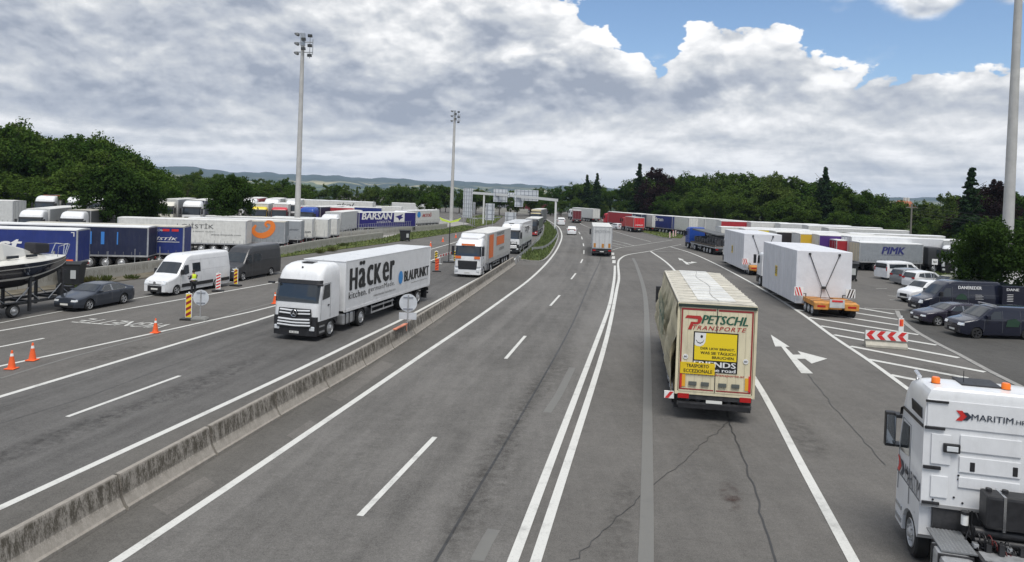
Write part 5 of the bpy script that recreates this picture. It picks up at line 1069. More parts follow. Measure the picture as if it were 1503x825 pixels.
t = semi('red delivery lorry turning off beside the white estate car', W(939, 341.5), R(99), dict(style='low', col=colmat((.45, .03, .03))), dict(kind='box', side=colmat((.50, .06, .05)), rear=colmat((.60, .02, .025)), H=3.4, L=6.5, roof=colmat((.5, .5, .5)), nw=1), detail=1, anchor=(-9.4, -.2))
e = -9.46; m = MB(); put_text(m, 'EXPRESS', (e, .9, 1.5), (0, -1, 0), (0, 0, 1), 1.8, .3, .03, .3); m.build('lettering', TEXTWHT, t)
vehicle('white estate car beside the red delivery lorry', W(912, 337.5), R(112), WAGON, WHITE, anchor=(-4.75, 0), detail=0)
# tractor unit at the lower right corner
hz_ = R(75); t = semi('white tractor unit with red and dark chevron logo and two orange beacons, without trailer', W(1334, 813), hz_, dict(style='high', lower=WHITE), {}, name='tractor_unit', anchor=(-1.42, 1.22), box=False)
bk = -2.285
def backplate(y0, y1, z0, z1, o=.0, name='pressed_panel', mt=None, th=.025, bev=.02): return MB().box(bk-th-o, bk, y0, y1, z0, z1).build(name, mt or WHITE, t, bevel=bev)
backplate(-.60, .55, 2.72, 3.08); backplate(-.60, .55, 2.28, 2.62); backplate(-.60, .55, 1.95, 2.18); backplate(.72, 1.1, 2.4, 3.05); backplate(.75, 1.08, 1.68, 2.15); backplate(-1.2, 1.2, 3.2, 3.78, th=.02)
for y, z in ((.30, 2.42), (-.50, 2.42)): backplate(y-.05, y+.05, z-.1, z+.1, .01, 'vent_cap', BLACKP, bev=.02)
for y, z in ((.55, 2.2), (.55, 2.12), (.62, 1.72), (1.02, 1.62), (.45, 1.62), (-.72, 2.12)): MB().cyl((bk-.012, y, z), (bk, y, z), .022, n=8).build('rubber_plug', BLACKP, t)
for y0, y1, z0, z1 in ((.85, 1.24, 3.14, 3.2), (.9, 1.24, 2.28, 2.35), (.9, 1.24, 1.52, 1.58), (.8, 1.24, 3.72, 3.77)): MB().box(bk-.05, bk, y0, y1, z0, z1).build('deflector_hinge', BLACKP, t, bevel=.01)
for s in (1, -1):
    MB().rings([[(bk+.02, s*1.20, z), (bk-.38, s*1.18, z), (bk-.38, s*1.24, z), (bk+.02, s*1.255, z)] for z in (1.1, 3.3)]+[[(bk+.02, s*1.12, 3.72), (bk-.30, s*1.10, 3.68), (bk-.30, s*1.15, 3.68), (bk+.02, s*1.18, 3.72)]]).build('side_deflector', WHITE, t, bevel=.01) if False else None
MB().box(bk-.09, bk-.02, .55, .88, 2.68, 2.88).build('work_lamp_housing', BLACKP, t, bevel=.03); MB().box(bk-.11, bk-.088, .6, .82, 2.72, 2.83).build('work_lamp', LAMPW, t, bevel=.01)
e = bk-.035; m = MB(); put_text(m, 'MARITIM', (e, .36, 3.42), (0, -1, 0), (0, 0, 1), .78, .13, .01); put_text(m, '.HR', (e, -.44, 3.42), (0, -1, 0), (0, 0, 1), .22, .09, .01); m.build('company_lettering', mat('lettering_navy', (.03, .04, .06), .5), t)
def chev(mb, o, r, u, s): put_poly(mb, [(0, 0), (.55*s, 0), (s, .5*s), (.55*s, s), (0, s), (.42*s, .5*s)], o, r, u)
m = MB(); chev(m, (e, .66, 3.38), (0, -1, 0), (0, 0, 1), .22); m.build('red_chevron', mat('chevron_red', (.55, .03, .025), .5), t); m = MB(); chev(m, (e, .53, 3.40), (0, -1, 0), (0, 0, 1), .17); m.build('dark_chevron', mat('lettering_navy', (.03, .04, .06), .5), t)
m = MB(); put_text(m, 'MARITIM', (-.95, 1.262, 1.55), (-1, 0, 0), (0, 0, 1), 1.25, .36, .0); chev(m, (-.55, 1.262, 1.55), (-1, 0, 0), (0, 0, 1), .34); m.build('side_lettering', MATS['lettering_navy'], t); m = MB(); chev(m, (-.25, 1.262, 1.55), (-1, 0, 0), (0, 0, 1), .36); m.build('red_chevron', MATS['chevron_red'], t)
m = MB()
for k in range(12): x = -1.35-.07*k; m.prism([(x, 3.3), (x+.035, 3.3), (x+.10, 3.52), (x+.065, 3.52)], 1.235, 1.264)
m.build('vent_slots', BLACKP, t); MB().prism([(-.6, 3.1), (-2.25, 3.14), (-2.25, 3.21), (-.6, 3.17)], 1.235, 1.27).build('side_trim', BLACKP, t)
for y in (.92, -.45): q = MB().cyl((-1.75, y, 3.96), (-1.75, y, 4.03), .095, n=16).build('beacon_base', BLACKP, t); MB().lathe([(.088, 4.03), (.088, 4.13), (.07, 4.16), (.001, 4.16)], (-1.75, y, 0), 16, 'z').build('orange_beacon', mat('beacon_orange', (.9, .2, .02), .2), t, smooth=40)
MB().tube([(-1.0, 1.1, 3.8), (-1.0, 1.12, 4.02)], .025).cyl((-1.25, 1.12, 4.03), (-.95, 1.12, 4.08), .05, n=12).build('air_horn', CHROME, t, smooth=40); MB().cyl((-1.5, .3, 4.0), (-1.5, .3, 4.3), .008, n=5).build('aerial', BLACKP, t)
MB().box(-1.75, -1.0, -.4, .4, 3.99, 4.05).build('roof_hatch_dark', BLACKP, t, bevel=.03)
# behind the cab: fluid tank with straps, hoses, filter, catwalk
tk = MB().box(bk-.72, bk-.22, -.85, .22, 1.40, 2.08).build('hydraulic_tank', BLACKP, t, bevel=.06); m = MB()
for y in (-.10, -.60): m.box(bk-.735, bk-.21, y-.025, y+.025, 1.38, 2.095)
m.build('tank_strap', CHROME, tk); m = MB()
for y in (.1, -.2): m.cyl((bk-.4, y, 2.08), (bk-.4, y, 2.14), .06, n=12)
m.build('filler_cap', BLACKP, tk, smooth=40)
MB().cyl((bk-.35, .50, 1.30), (bk-.35, .50, 1.52), .07, n=14).build('filter_canister', WHT, t, smooth=40); MB().cyl((bk-.35, .50, 1.52), (bk-.35, .50, 1.58), .08, n=14).build('filter_cap', BLACKP, t)
m = MB()
for k in range(5):
    y0 = .45-.22*k; m.tube([(bk-.1, y0, 1.5), (bk-.35, y0-.05, 1.25+.05*k), (bk-.55, y0+.1, 1.0), (bk-.85, y0*.5, 1.05)], .02, 6)
m.tube([(bk-.2, -.4, 1.82), (bk-.3, -.8, 1.9), (bk-.3, -1.05, 1.7), (bk-.35, -1.1, 1.2)], .02, 6)
for k in range(14): a = k*.9; m.tube([(bk-.7+.16*math.cos(a), .2+.02*k, 1.0+.1*math.sin(a)), (bk-.7+.16*math.cos(a+.9), .22+.02*k, 1.0+.1*math.sin(a+.9))], .016, 5)
m.build('air_hose', BLACKP, t, smooth=60)
cw = MB().box(bk-1.2, bk-.12, .50, 1.15, 1.02, 1.05).build('catwalk', mat('tread_plate', (.26, .27, .28), .5, .5, dirt=.4), t); m = MB()
for i in range(16):
    for j in range(8): x = bk-1.17+.068*i; y = .53+.075*j; m.box(x, x+.03, y, y+.03, 1.05, 1.058)
m.build('tread_studs', STEEL, cw); MB().box(bk-1.3, bk-.9, -1.1, .4, .98, 1.01).build('cross_step', ALU, t); MB().box(bk-.9, bk-.1, .2, 1.0, .6, 1.0).box(bk-2.6, bk-.4, -.3, .3, .95, 1.0).build('frame_cover', CHASS, t)
for y in (1.0, .85): MB().cyl((bk-1.4, y, .8), (bk-2.2, y, .8), .1, n=12).build('air_cylinder', BLACKP, t, smooth=40)
MB().box(bk+.02, -.9, -1.0, 1.0, .95, 1.52).build('engine_bay', CHASS, t)
MB().box(-.30, -.0, 1.2, 1.34, 2.78, 2.86).build('mirror_arm', BLACKP, t, bevel=.01); MB().box(-.30, -.0, 1.2, 1.34, 2.08, 2.14).build('mirror_arm', BLACKP, t, bevel=.01); MB().box(-.13, -.115, 1.31, 1.51, 2.10, 2.80).build('mirror_glass', mat('mirror_glass', (.5, .55, .6), .05, .9), t)
MB().box(-2.2, -.2, 1.255, 1.262, 1.50, 1.53).build('side_seam', SEAM, t); MB().box(bk-.02, bk+.04, -1.24, 1.24, 1.46, 1.53).build('cab_sill', mat('sill_grey', (.3, .3, .3), .5), t); 
for z_ in (1.08, 1.27): MB().cyl((bk-.55, -.95, z_), (bk-.55, .38, z_), .10, n=14).build('air_cylinder', BLACKP, t, smooth=40)
cr_ = random.Random(3)
for c0 in range(3):
    m = MB(); P_ = []
    for k in range(60): a = k*.7; P_.append((bk-.80-.045*c0+.07*math.cos(a), .42-.10*c0-.010*k, 1.30-.0022*k*(1+c0)+.07*math.sin(a)-.10*math.sin(k/59*math.pi)))
    m.tube(P_, .012, 5); m.build('coiled_air_hose', BLACKP if c0 < 2 else mat('hose_red', (.10, .012, .012), .5), t, smooth=60)
for k in range(7): x_ = bk-.78-.1*(k % 3); y_ = .42-.2*k; MB().box(x_-.06, x_+.06, y_-.05, y_+.05, 1.02, 1.12+.06*(k % 3)).build('valve_block', STEEL if k % 3 == 0 else BLACKP, t, bevel=.01)
for y_ in (.62, .86): MB().cyl((bk-.5, y_, 1.06), (bk-.5, y_, 1.0), .02)
MB().tube([(bk-.06, .28, 1.5), (bk-.14, .30, 1.25), (bk-.4, .34, 1.12), (bk-.8, .3, 1.1)], .022).tube([(bk-.06, .34, 1.5), (bk-.2, .40, 1.3), (bk-.5, .42, 1.14)], .018).build('brake_pipe', BLACKP, t, smooth=60)
# ================================================================ LEFT TRUCK PARK
NAVY = mat('tarp_navy', (.010, .016, .05), .6, var=.12, vscale=1, dirt=.12); BLUE = mat('tarp_blue', (.010, .026, .165), .6, var=.12, vscale=1, dirt=.1); LG = mat('tarp_lightgrey', (.52, .53, .52), .6, var=.07, dirt=.25); MG = mat('tarp_midgrey', (.26, .28, .30), .6, var=.08, dirt=.2); DG = mat('tarp_darkgrey', (.10, .105, .11), .6, var=.1, dirt=.2)
WT = mat('tarp_offwhite', (.63, .63, .60), .6, var=.07, dirt=.28); REDT = mat('tarp_red', (.36, .02, .03), .6, var=.1, dirt=.1); MAR = mat('tarp_maroon', (.16, .02, .03), .6, var=.1, dirt=.1)
ROOFS = [mat('roof_tarp_a', (.66, .66, .64), .6, var=.1, vscale=.8, dirt=.25), mat('roof_tarp_b', (.50, .48, .42), .7, var=.15, vscale=.8, dirt=.45), mat('roof_tarp_c', (.72, .73, .73), .5, var=.06, vscale=.6, dirt=.12)]
def park(px, py, z, label, side, rz=180, roof=0, texts=(), L=13.6, H=4.0, kind='curtain', rear=None, fringe=None, group=None, near=False):
    near = py > 318; rz = rz+(10 if near and px < 300 else 7 if near else 0); A = W(px, py, z); H = max(z, 3.4) if near else H; t = lonely(label, A, R(rz), dict(side=side, H=H, L=L, roof=ROOFS[roof], kind=kind, rear=rear, fringe=fringe, rods=False), anchor=(-L, -1.275 if near else 1.275), group=group)
    mbs = {}
    for (s, x, z_, w, h, mt_, b, sh) in texts: put_text(mbs.setdefault(mt_.name, MB()), s, (x, 1.288, z_), (-1, 0, 0), (0, 0, 1), w, h, b, sh)
    for k, mb in mbs.items(): mb.build('lettering', MATS[k], t)
    return t
NAVYT = mat('lettering_navy', (.03, .04, .06), .5)
t = park(132.5, 334, 3.75, 'royal blue curtain trailer behind the boat, nearest the camera in the left truck park', BLUE, 180, 2, [('trust', -5.2, 1.75, 4.3, 1.1, TEXTWHT, .06, .3)])
MB().poly([(-13.1, 1.289, 3.5), (-13.35, 1.289, 3.5), (-13.35, 1.289, 3.15), (-13.29, 1.289, 3.15), (-13.29, 1.289, 3.44), (-13.1, 1.289, 3.44)]).build('corner_mark', TEXTWHT, t); MB().box(-13.3, -11.4, 1.285, 1.30, 1.02, 1.3).build('orange_board', ORANGE, t)
t = park(231, 330.6, 3.75, 'dark navy curtain trailer with three light blue bars, behind the low wall', NAVY, 180, 2)
for k, (x, w_) in enumerate(((-8.5, .45), (-9.7, .28), (-11.0, .1))): MB().box(x-w_, x, 1.286, 1.292, 2.1, 3.2).build('blue_bar', mat('bar_blue', (.05, .22, .6), .5), t)
t = park(281, 330, 3.72, 'blue curtain trailer with small white logistics lettering above the white van', BLUE, 180, 1, [('LOJİSTİK', -10.0, 2.3, 3.0, .42, TEXTWHT, .04, .3), ('TAVCAN', -10.7, 3.2, 1.2, .2, TEXTWHT, .0, .3)])
MB().box(-13.2, -9.4, 1.286, 1.29, 2.2, 2.25).build('underline', TEXTWHT, t); MB().box(-12.3, -11.7, 1.286, 1.29, 3.2, 3.42).build('red_badge', REDR, t); MB().box(-13.1, -12.5, 1.286, 1.29, 3.2, 3.42).build('red_badge', REDR, t)
park(370, 322.6, 3.75, 'white curtain trailer with thin grey logistics lettering and a scalloped lower edge', WT, 180, 0, [('LOJİSTİK', -6.2, 2.6, 3.9, .75, MATS['lettering_grey'], .0, 0), ('& SANAYİ TİCARET', -7.9, 2.35, 2.3, .16, MATS['lettering_grey'], 0, 0), ('www.ltlojistik.com', -9.8, 1.95, 3.2, .26, MATS['lettering_grey'], 0, 0)], fringe=MG)
t = park(424.5, 323.7, 3.62, 'grey curtain trailer with a curled orange emblem above the dark van', MG, 180, 1)
m = MB(); pts = [(-10.3, 3.1), (-10.0, 2.5), (-10.4, 2.0), (-11.1, 1.9), (-11.8, 2.2), (-12.2, 2.8), (-12.1, 3.35), (-11.6, 3.5), (-11.35, 3.2), (-11.6, 2.9)]
pp = cr(pts, step=.12); wds = [.06+.22*math.sin(math.pi*min(1, k/len(pp)*1.1))+.06 for k in range(len(pp))]; A_, B_ = [], []
for i, p in enumerate(pp):
    tt = (pp[min(i+1, len(pp)-1)]-pp[max(i-1, 0)]).normalized(); A_.append(p+Vector((-tt.y, tt.x))*wds[i]); B_.append(p-Vector((-tt.y, tt.x))*wds[i])
m.rings([[(a.x, 1.29, a.y), (b.x, 1.29, b.y)] for a, b in zip(A_, B_)], False, False, closed=False); m.build('orange_emblem', mat('emblem_orange', (.75, .2, .03), .5), t)
park(447, 322.6, 3.48, 'dark framed grey trailer, second one behind the trailer with the orange emblem', mat('tarp_steelgrey', (.30, .32, .34), .6, dirt=.2), 180, 2, [('TRANSPORT', -11.4, 2.2, 1.9, .2, NAVYT, 0, 0)])
park(464, 320, 3.58, 'white trailer with small dark web lettering low at its corner', WT, 180, 0, [('tir.com', -12.0, 1.7, 1.3, .3, NAVYT, .02, 0)])
t = park(486, 321, 3.48, 'plain white box trailer, last large one of the row beside the low wall', WT, 180, 2, kind='box')
park(499, 322, 3.2, 'white trailer peeking out right of the plain white box trailer', WT, 180, 2, L=9, kind='box')
structure(MB().prism([(-41, 97.5), (-36.5, 128), (-36, 230), (-120, 230), (-125, 97.5)], 0.0, 1.25, 'xy').build('truck_park_terrace', CONC))
structure(MB().rings([[(-41, 93, .01), (-41, 97.6, 1.25), (-41, 97.6, .0)], [(-125, 93, .01), (-125, 97.6, 1.25), (-125, 97.6, .0)]]).build('terrace_ramp', CONC))
def faced(px, d, rz, label, col, trk, style='star', z=0.0, cab_kw=None, detail=1, texts=()):
    p = Wd(px, 300, d); t = semi(label, Vector((p.x, d, 0)), R(rz), dict(style=style, col=col, **(cab_kw or {})), trk, detail=detail); t.location.z = z
    mbs = {}
    for (s, x, z_, w, h, mt_, b, sh) in texts: put_text(mbs.setdefault(mt_.name, MB()), s, (x, 1.288, z_), (-1, 0, 0), (0, 0, 1), w, h, b, sh)
    for k, mb in mbs.items(): mb.build('lettering', MATS[k], t)
    return t
BOX = lambda side, roof=2, **k: dict(kind='box', side=side, roof=ROOFS[roof], **k); CUR = lambda side, roof=0, **k: dict(side=side, roof=ROOFS[roof], **k)
faced(44, 86, 286, 'white high-roof lorry facing the camera above the navy trailer, at the far left', WHITE, CUR(LG)); faced(104, 86, 283, 'white high-roof lorry facing the camera above the navy trailer, next to the round bush', WHITE, CUR(DG, 1))
t = faced(64, 104, 283, 'lorry with an orange roof front standing in the rear row at the far left', WHITE, CUR(LG, 1), z=1.25); MB().box(-2.86, -2.80, -1.24, 1.24, 3.3, 3.95).build('orange_front_panel', OB, t)
A = W(12, 286, 5.2); t = lonely('dark grey trailer seen side-on in the rear row at the far left', Vector((Wd(53, 287, 112).x, 112, 0)), R(180), CUR(DG, 1), anchor=(-13.6, 1.275)); t.location.z = 1.25
t = lonely('light grey trailer at the left edge in front of the dark grey one', Vector((Wd(20, 287, 96).x, 96, 0)), R(180), CUR(LG, 0), anchor=(-13.6, 1.275)); t.location.z = .6
faced(110, 104, 283, 'white lorry in the rear row directly behind the white one beside the bush', WHITE, CUR(LG), z=1.25); faced(141, 106, 282, 'white lorry in the rear row half hidden by the round bush', WHITE, CUR(WT), z=1.25)
faced(241, 104, 283, 'white lorry between the two round bushes, left one of the pair', mat('paint_creamwhite', (.68, .66, .58), .35, dirt=.15), CUR(LG), z=1.25, style='round'); faced(281, 104, 283, 'white lorry between the two round bushes, right one of the pair', WHITE, CUR(NAVY), z=1.25)
YP = mat('paint_yellow', (.75, .58, .02), .35, dirt=.1); RP_ = mat('paint_crimson', (.55, .02, .04), .35, dirt=.1); BP = mat('paint_blue', (.02, .07, .33), .3, dirt=.1)
faced(380, 122, 283, 'yellow lorry cab left of the tall light mast', YP, CUR(WT), z=.6, style='mid'); faced(410, 123, 283, 'crimson lorry cab next to the yellow cab, left of the tall light mast', RP_, CUR(WT), z=.6, style='mid')
for px, d, rz, lb, sd in ((366, 134, 282, 'white trailer with a dark red roof edge behind the yellow cab', REDT), (398, 135, 282, 'white lorry roof behind the crimson cab', WT), (430, 132, 283, 'white lorry half hidden by the tall light mast', LG)): faced(px, d, rz, lb, WHITE, CUR(sd), z=1.25)
faced(449, 120, 262, 'bright blue lorry cab just right of the tall light mast', BP, CUR(NAVY), z=.5, style='star', detail=1)
faced(482, 112, 268, 'white lorry cab with dark windscreen above the plain box trailer', WHITE, CUR(LG), z=.0, style='round')
park(548, 296.8, 5.1, 'long white trailer with dark lettering and a yellow patch beyond the blue cab', WT, 180, 2, [('ekol', -6.5, 2.9, 3.4, .7, MATS['lettering_grey'], .04, .3), ], L=13.6).location.z = 1.15
t = bpy.data.objects['semi_trailer.010'] if 'semi_trailer.010' in bpy.data.objects else t
q = park(520, 295.6, 5.1, 'white trailer with a yellow panel, left of the plain white one in the far row', WT, 180, 2, [('nakliyat', -2.0, 2.7, 4.6, .8, MATS['lettering_grey'], .03, .2)]); q.location.z = 1.15
MB().box(-12.8, -9.6, 1.285, 1.292, 2.5, 3.6).build('yellow_patch', YELLOW, q)
park(520, 304.6, 4.4, 'red-topped trailer above the white cab with the dark windscreen', REDT, 190, 0, L=9).location.z = .4; park(561, 304.6, 4.4, 'dark blue trailer roof behind the lorry with the blue side', BLUE, 190, 0, L=10).location.z = .4; park(590, 303.6, 4.3, 'white trailer with a red front corner left of the white trailer with the blue dot', WT, 186, 0, L=9).location.z = .3
park(642, 299.5, 4.2, 'white trailer with a pale blue end beyond the one with red lettering', LG, 186, 0, L=12).location.z = .2
t = semi('white lorry with a dark blue side carrying big white lettering and an eagle panel', W(527, 311.8, 3.68), R(233), dict(style='round', col=WHITE), dict(side=mat('tarp_indigo', (.02, .016, .16), .5, var=.06), H=3.75, L=13.6, roof=ROOFS[2]), detail=1, anchor=(-2.9, 1.275))
m = MB(); put_text(m, 'BARSAN', (-3.6, 1.29, 2.45), (-1, 0, 0), (0, 0, 1), 6.9, 1.15, .06, .12); m.poly([(-11.0, 1.29, 1.95), (-13.6, 1.29, 1.95), (-13.6, 1.29, 3.7), (-11.0, 1.29, 3.7)]); put_text(m, 'LOJİSTİK', (-7.0, 1.29, 1.8), (-1, 0, 0), (0, 0, 1), 3.4, .5, 0, 0); m.build('lettering', TEXTWHT, t)
m = MB().poly([(-11.3, 1.296, 2.9), (-12.0, 1.296, 2.7), (-12.3, 1.296, 2.2), (-12.6, 1.296, 2.5), (-13.3, 1.296, 2.75), (-12.8, 1.296, 2.95), (-13.2, 1.296, 3.4), (-12.2, 1.296, 3.15)]); m.build('eagle_emblem', mat('tarp_indigo', (.02, .016, .16)), t)
t = semi('white lorry with red lettering and a blue dot on its plain white side', W(601, 309.5, 3.66), R(250), dict(style='round', col=WHITE), dict(side=WT, H=3.75, L=13.6, roof=ROOFS[2]), detail=1, anchor=(-2.9, 1.275))
m = MB(); put_text(m, 'AKTOĞ', (-8.4, 1.29, 2.35), (-1, 0, 0), (0, 0, 1), 4.2, .85, .06, .2); m.build('lettering', RED2, t); m = MB().poly([(-7.0+.75*math.cos(6.283*k/18), 1.29, 2.85+.6*math.sin(6.283*k/18)) for k in range(18)]); m.build('blue_dot', mat('dot_blue', (.03, .25, .62), .4), t)
# ================================================================ RIGHT TRUCK PARK
def box_load(label, px, py, z, rz, lw=3.95, ll=10.6, hz0=.5, hz1=4.42, tail=3.2):
    A = W(px, py, z); rz = R(rz); c, s = math.cos(rz), math.sin(rz)
    # local x=0 at rear end of the box, left side y=+lw/2
    root = thing('box_load', label, 'cargo box', (A.x+s*lw/2, A.y-c*lw/2, 0), rz)
    WP = mat('wrapped_panel', (.68, .69, .72), .38, var=.05, vscale=.9, bump=.7, bscale=1.1, bdist=.06, dirt=.06)
    MB().box(0, ll, -lw/2, lw/2, hz0, hz1).build('wrapped_box', WP, root, bevel=.05)
    m = MB(); 
    for x in np.linspace(1.2, ll-1.2, 8): m.box(x-.02, x+.02, lw/2-.0, lw/2+.012, hz0+.05, hz1-.05)
    m.build('film_seam', mat('film_seam', (.58, .59, .62), .4), root)
    y0 = lw/2+.012; q = MB().box(ll*.52, ll*.52+.62, y0, y0+.012, 1.9, 2.75).build('warning_notice', YELLOW, root); m = MB()
    for z_ in (2.6, 2.45, 2.3, 2.15): m.box(ll*.52+.06, ll*.52+.56, y0+.012, y0+.017, z_-.045, z_+.04)
    m.build('notice_print', TEXTBLK, q)
    m = MB(); 
    for s2 in (1, -1): m.tube([(-.03, s2*1.05, hz1-.25), (-.10, s2*.12, 1.75), (-.55, s2*.35, 1.0)], .028, 6); m.cyl((-.05, s2*1.05, hz1-.3), (-.02, s2*1.05, hz1-.16), .09, n=10)
    m.box(-.16, -.06, -.16, .16, 1.65, 1.85); m.build('lashing_chain', CHASS, root)
    return root
def lowloader(label, root_from, rz, tail, tractor=True, L=17.0, col=None, name='low_loader'):
    r = thing(name, label, 'trailer', tuple(root_from.location), root_from.rotation_euler.z); YO = mat('loader_yellow', (.55, .24, .04), .5, var=.25, vscale=2.5, dirt=.6)
    m = MB()
    for s in (1, -1):
        m.prism([(-tail, .72), (-tail, 1.0), (-tail+.5, 1.08), (-.1, 1.08), (-.1, .75)], min(s*.45, s*1.45), max(s*.45, s*1.45))
        m.box(-tail-.02, -tail+.25, min(s*.55, s*1.5), max(s*.55, s*1.5), .55, 1.0)
    m.box(-tail+.3, -.1, -.5, .5, .55, .86); m.box(-.12, 10.4, -1.3, 1.3, .36, .48); m.build('deck', YO, r, bevel=.03)
    for k in range(3): m2 = MB().box(-tail+.55+.9*k, -tail+.75+.9*k, -1.42, 1.42, 1.083, 1.10); m2.build('deck_cleat', mat('rust_brown', (.16, .07, .03), .8, var=.3), r)
    for k in range(3):
        for s in (1, -1): wheel(r, -tail+.75+.86*k, s*1.22, r=.40, w=.42)
    MB().box(-tail-.10, -tail-.04, -.5, .5, .72, 1.3).build('registration_board', LG, r, bevel=.02); MB().box(-tail-.12, -tail-.10, -.36, .36, 1.13, 1.26).build('red_plate', REDR, r)
    for s in (1, -1):
        MB().box(-tail-.035, -tail-.015, min(s*.75, s*1.3), max(s*.75, s*1.3), .72, .86).build('tail_light', LAMPR, r)
        MB().box(-.34, -.28, min(s*1.5, s*2.15), max(s*1.5, s*2.15), 1.12, 1.75).build('marker_board', WHT, r); mm = MB()
        for q in range(3): y = 1.55+.2*q; mm.poly([(-.345, s*y, 1.13), (-.345, s*(y+.1), 1.13), (-.345, s*min(2.14, y+.3), 1.74), (-.345, s*min(2.14, y+.2), 1.74)])
        mm.build('marker_stripes', REDR if s > 0 else mat('stripe_black', (.04, .02, .02)), r); MB().box(-.3, -.24, s*1.3-.03, s*1.3+.03, 1.0, 1.3).box(-.3, -.24, min(s*1.3, s*1.8), max(s*1.3, s*1.8), 1.25, 1.3).build('marker_arm', CHASS, r)
    MB().box(10.2, 12.4, -.9, .9, .9, 1.25).build('gooseneck', YO, r, bevel=.03); return r
def tractor_only(label, base, x, rz, **ck):
    c, s = math.cos(rz), math.sin(rz); p = Vector((base.location.x+x*c, base.location.y+x*s, 0)); return semi(label, p, rz, ck, {}, box=False, detail=1, name='tractor_unit')
b2 = box_load('huge white wrapped box on a yellow low loader, nearest the camera', 1170, 366.5, 4.46, 84); lowloader('yellow low loader with a bare rear deck carrying the nearest white box', b2, 84, 3.1); tractor_only('white tractor unit hidden in front of the nearest huge white box', b2, 16.4, R(84), style='low')
b1 = box_load('huge white wrapped box standing farther away between the blue lorry and the nearest box', 1092.5, 343, 4.4, 85); lowloader('low loader carrying the farther white box', b1, 85, .9); tractor_only('white tractor unit in front of the farther huge white box', b1, 15.2, R(85), style='mid')
t = semi('blue lorry with a flat trailer loaded with dark machinery parts', W(1050, 375), R(94), dict(style='mid', col=BP), dict(kind='box', side=CHASS, H=1.3, L=11.5, zb=1.0, roof=mat('deck_wood', (.10, .08, .06), .8)), detail=1, anchor=(-14.4, 1.2)); rs = random.Random(4)
t['label'] = 'blue lorry with a flat trailer loaded with dark machinery, parked before the two white boxes'
for k in range(9):
    x = -3.8-1.15*k; h = rs.uniform(.7, 1.5); m = MB().box(x-1.0, x, -.9, .9, 1.3, 1.3+h); m.cyl((x-.5, -1.0, 1.3+h*.6), (x-.5, 1.0, 1.3+h*.6), .32, n=10); m.box(x-.9, x-.6, -1.1, 1.1, 1.3+h*.3, 1.3+h*.5); m.build('machine_part', mat('machine_dark', (.05, .05, .055), .5, var=.5, vscale=3), t, bevel=.05)
MB().prism([(-3.2, 3.1), (-14.3, 2.8), (-14.3, 2.95), (-3.2, 3.3)], -1.1, 1.1).build('load_bar', DG, t)
t = semi('dark-cabbed rigid lorry with a grey side, blue block lettering and a cream rear door', W(1262, 355, 3.5), R(4), dict(style='low', col=mat('paint_charcoal', (.05, .052, .056), .4)), dict(side=MG, rear=mat('door_cream', (.62, .55, .40), .5, var=.05, dirt=.2), L=8.0, H=3.5, roof=ROOFS[2], nw=2), detail=1, anchor=(-10.9, -1.275), name='rigid_lorry')
m = MB(); put_text(m, 'PIMK', (-8.1, -1.29, 2.15), (1, 0, 0), (0, 0, 1), 2.9, .85, .06, .25); put_text(m, 'TRANSPORT', (-8.1, -1.29, 1.98), (1, 0, 0), (0, 0, 1), 2.7, .1, 0, 0); m.build('lettering', mat('lettering_blue', (.03, .035, .16), .5), t)
# side by side rear ends running away from it
rows = [((1213, 350.5), REDT, REDT, 'red rear door trailer, left neighbour of the cream rear door'), ((1187, 347), WT, WT, 'white trailer with dark lettering on its rear doors, left of the red rear door'), ((1162, 343.5), LG, LG, 'grey trailer with a plain rear, third to the left of the cream rear door'), ((1139, 340), WT, WT, 'white trailer with bold letters on its rear, above the gap between the white boxes'), ((1118, 336.5), LG, LG, 'pale trailer behind the top edge of the farther white box'), ((1098, 333.5), WT, WT, 'white trailer seen over the left end of the farther white box'), ((1079, 330.5), LG, MG, 'grey trailer right of the blue lorry cab'), ((1060, 328), WT, WT, 'white trailer directly above the blue lorry')]
for k_, ((px, py), sd, rr, lb) in enumerate(rows):
    A = Wd(px, py, 95.2+3.5*k_); t = lonely(lb, A, R(4), CUR(sd, 0, rear=rr, H=3.5, L=8.4, nw=2), anchor=(-8.4, 1.275), detail=1)
    if px in (1187, 1139): m = MB(); put_text(m, 'MOTOR' if px == 1187 else 'PAK', (-8.46, .95, 2.6), (0, -1, 0), (0, 0, 1), 1.9, .45, .04); m.build('lettering', TEXTBLK, t)
# second and third rows: long roofs
def roofrow(items, rz, z=0.0, L=13.6):
    for (px, py, sd, roof, lb) in items:
        A = W(px, py, 4); t = lonely(lb, A, R(rz), CUR(sd, roof, rear=WT), anchor=(0, -1.275), detail=0)
roofrow([(1190, 337, WT, 2, 'white trailer in the second row with a white roof, leftmost there'), (1232, 340.5, YP, 2, 'white-roofed trailer with a yellow side strip in the second row'), (1285, 344.5, mat('tarp_black', (.02, .018, .02), .6), 0, 'black-sided trailer in the second row above the cream rear door'), (1325, 347.5, mat('tarp_gold', (.60, .38, .03), .6), 0, 'golden yellow trailer in the second row above the grey one with block lettering'), (1356, 349.5, mat('tarp_violet', (.06, .02, .16), .6), 0, 'violet trailer front left of the long plain white lorry')], 2)
roofrow([(1160, 327.2, REDT, 2, 'trailer with a red end in the far row at the foot of the trees'), (1205, 329.2, WT, 0, 'white trailer in the far row with a small orange mark'), (1250, 331.4, LG, 2, 'grey-white trailer in the far row above the black-sided one'), (1296, 334.5, WT, 2, 'white trailer in the far row, third from its right end'), (1335, 338.6, LG, 0, 'pale trailer in the far row, second from its right end'), (1388, 346.5, WT, 2, 'white trailer at the right end of the far row')], 2)
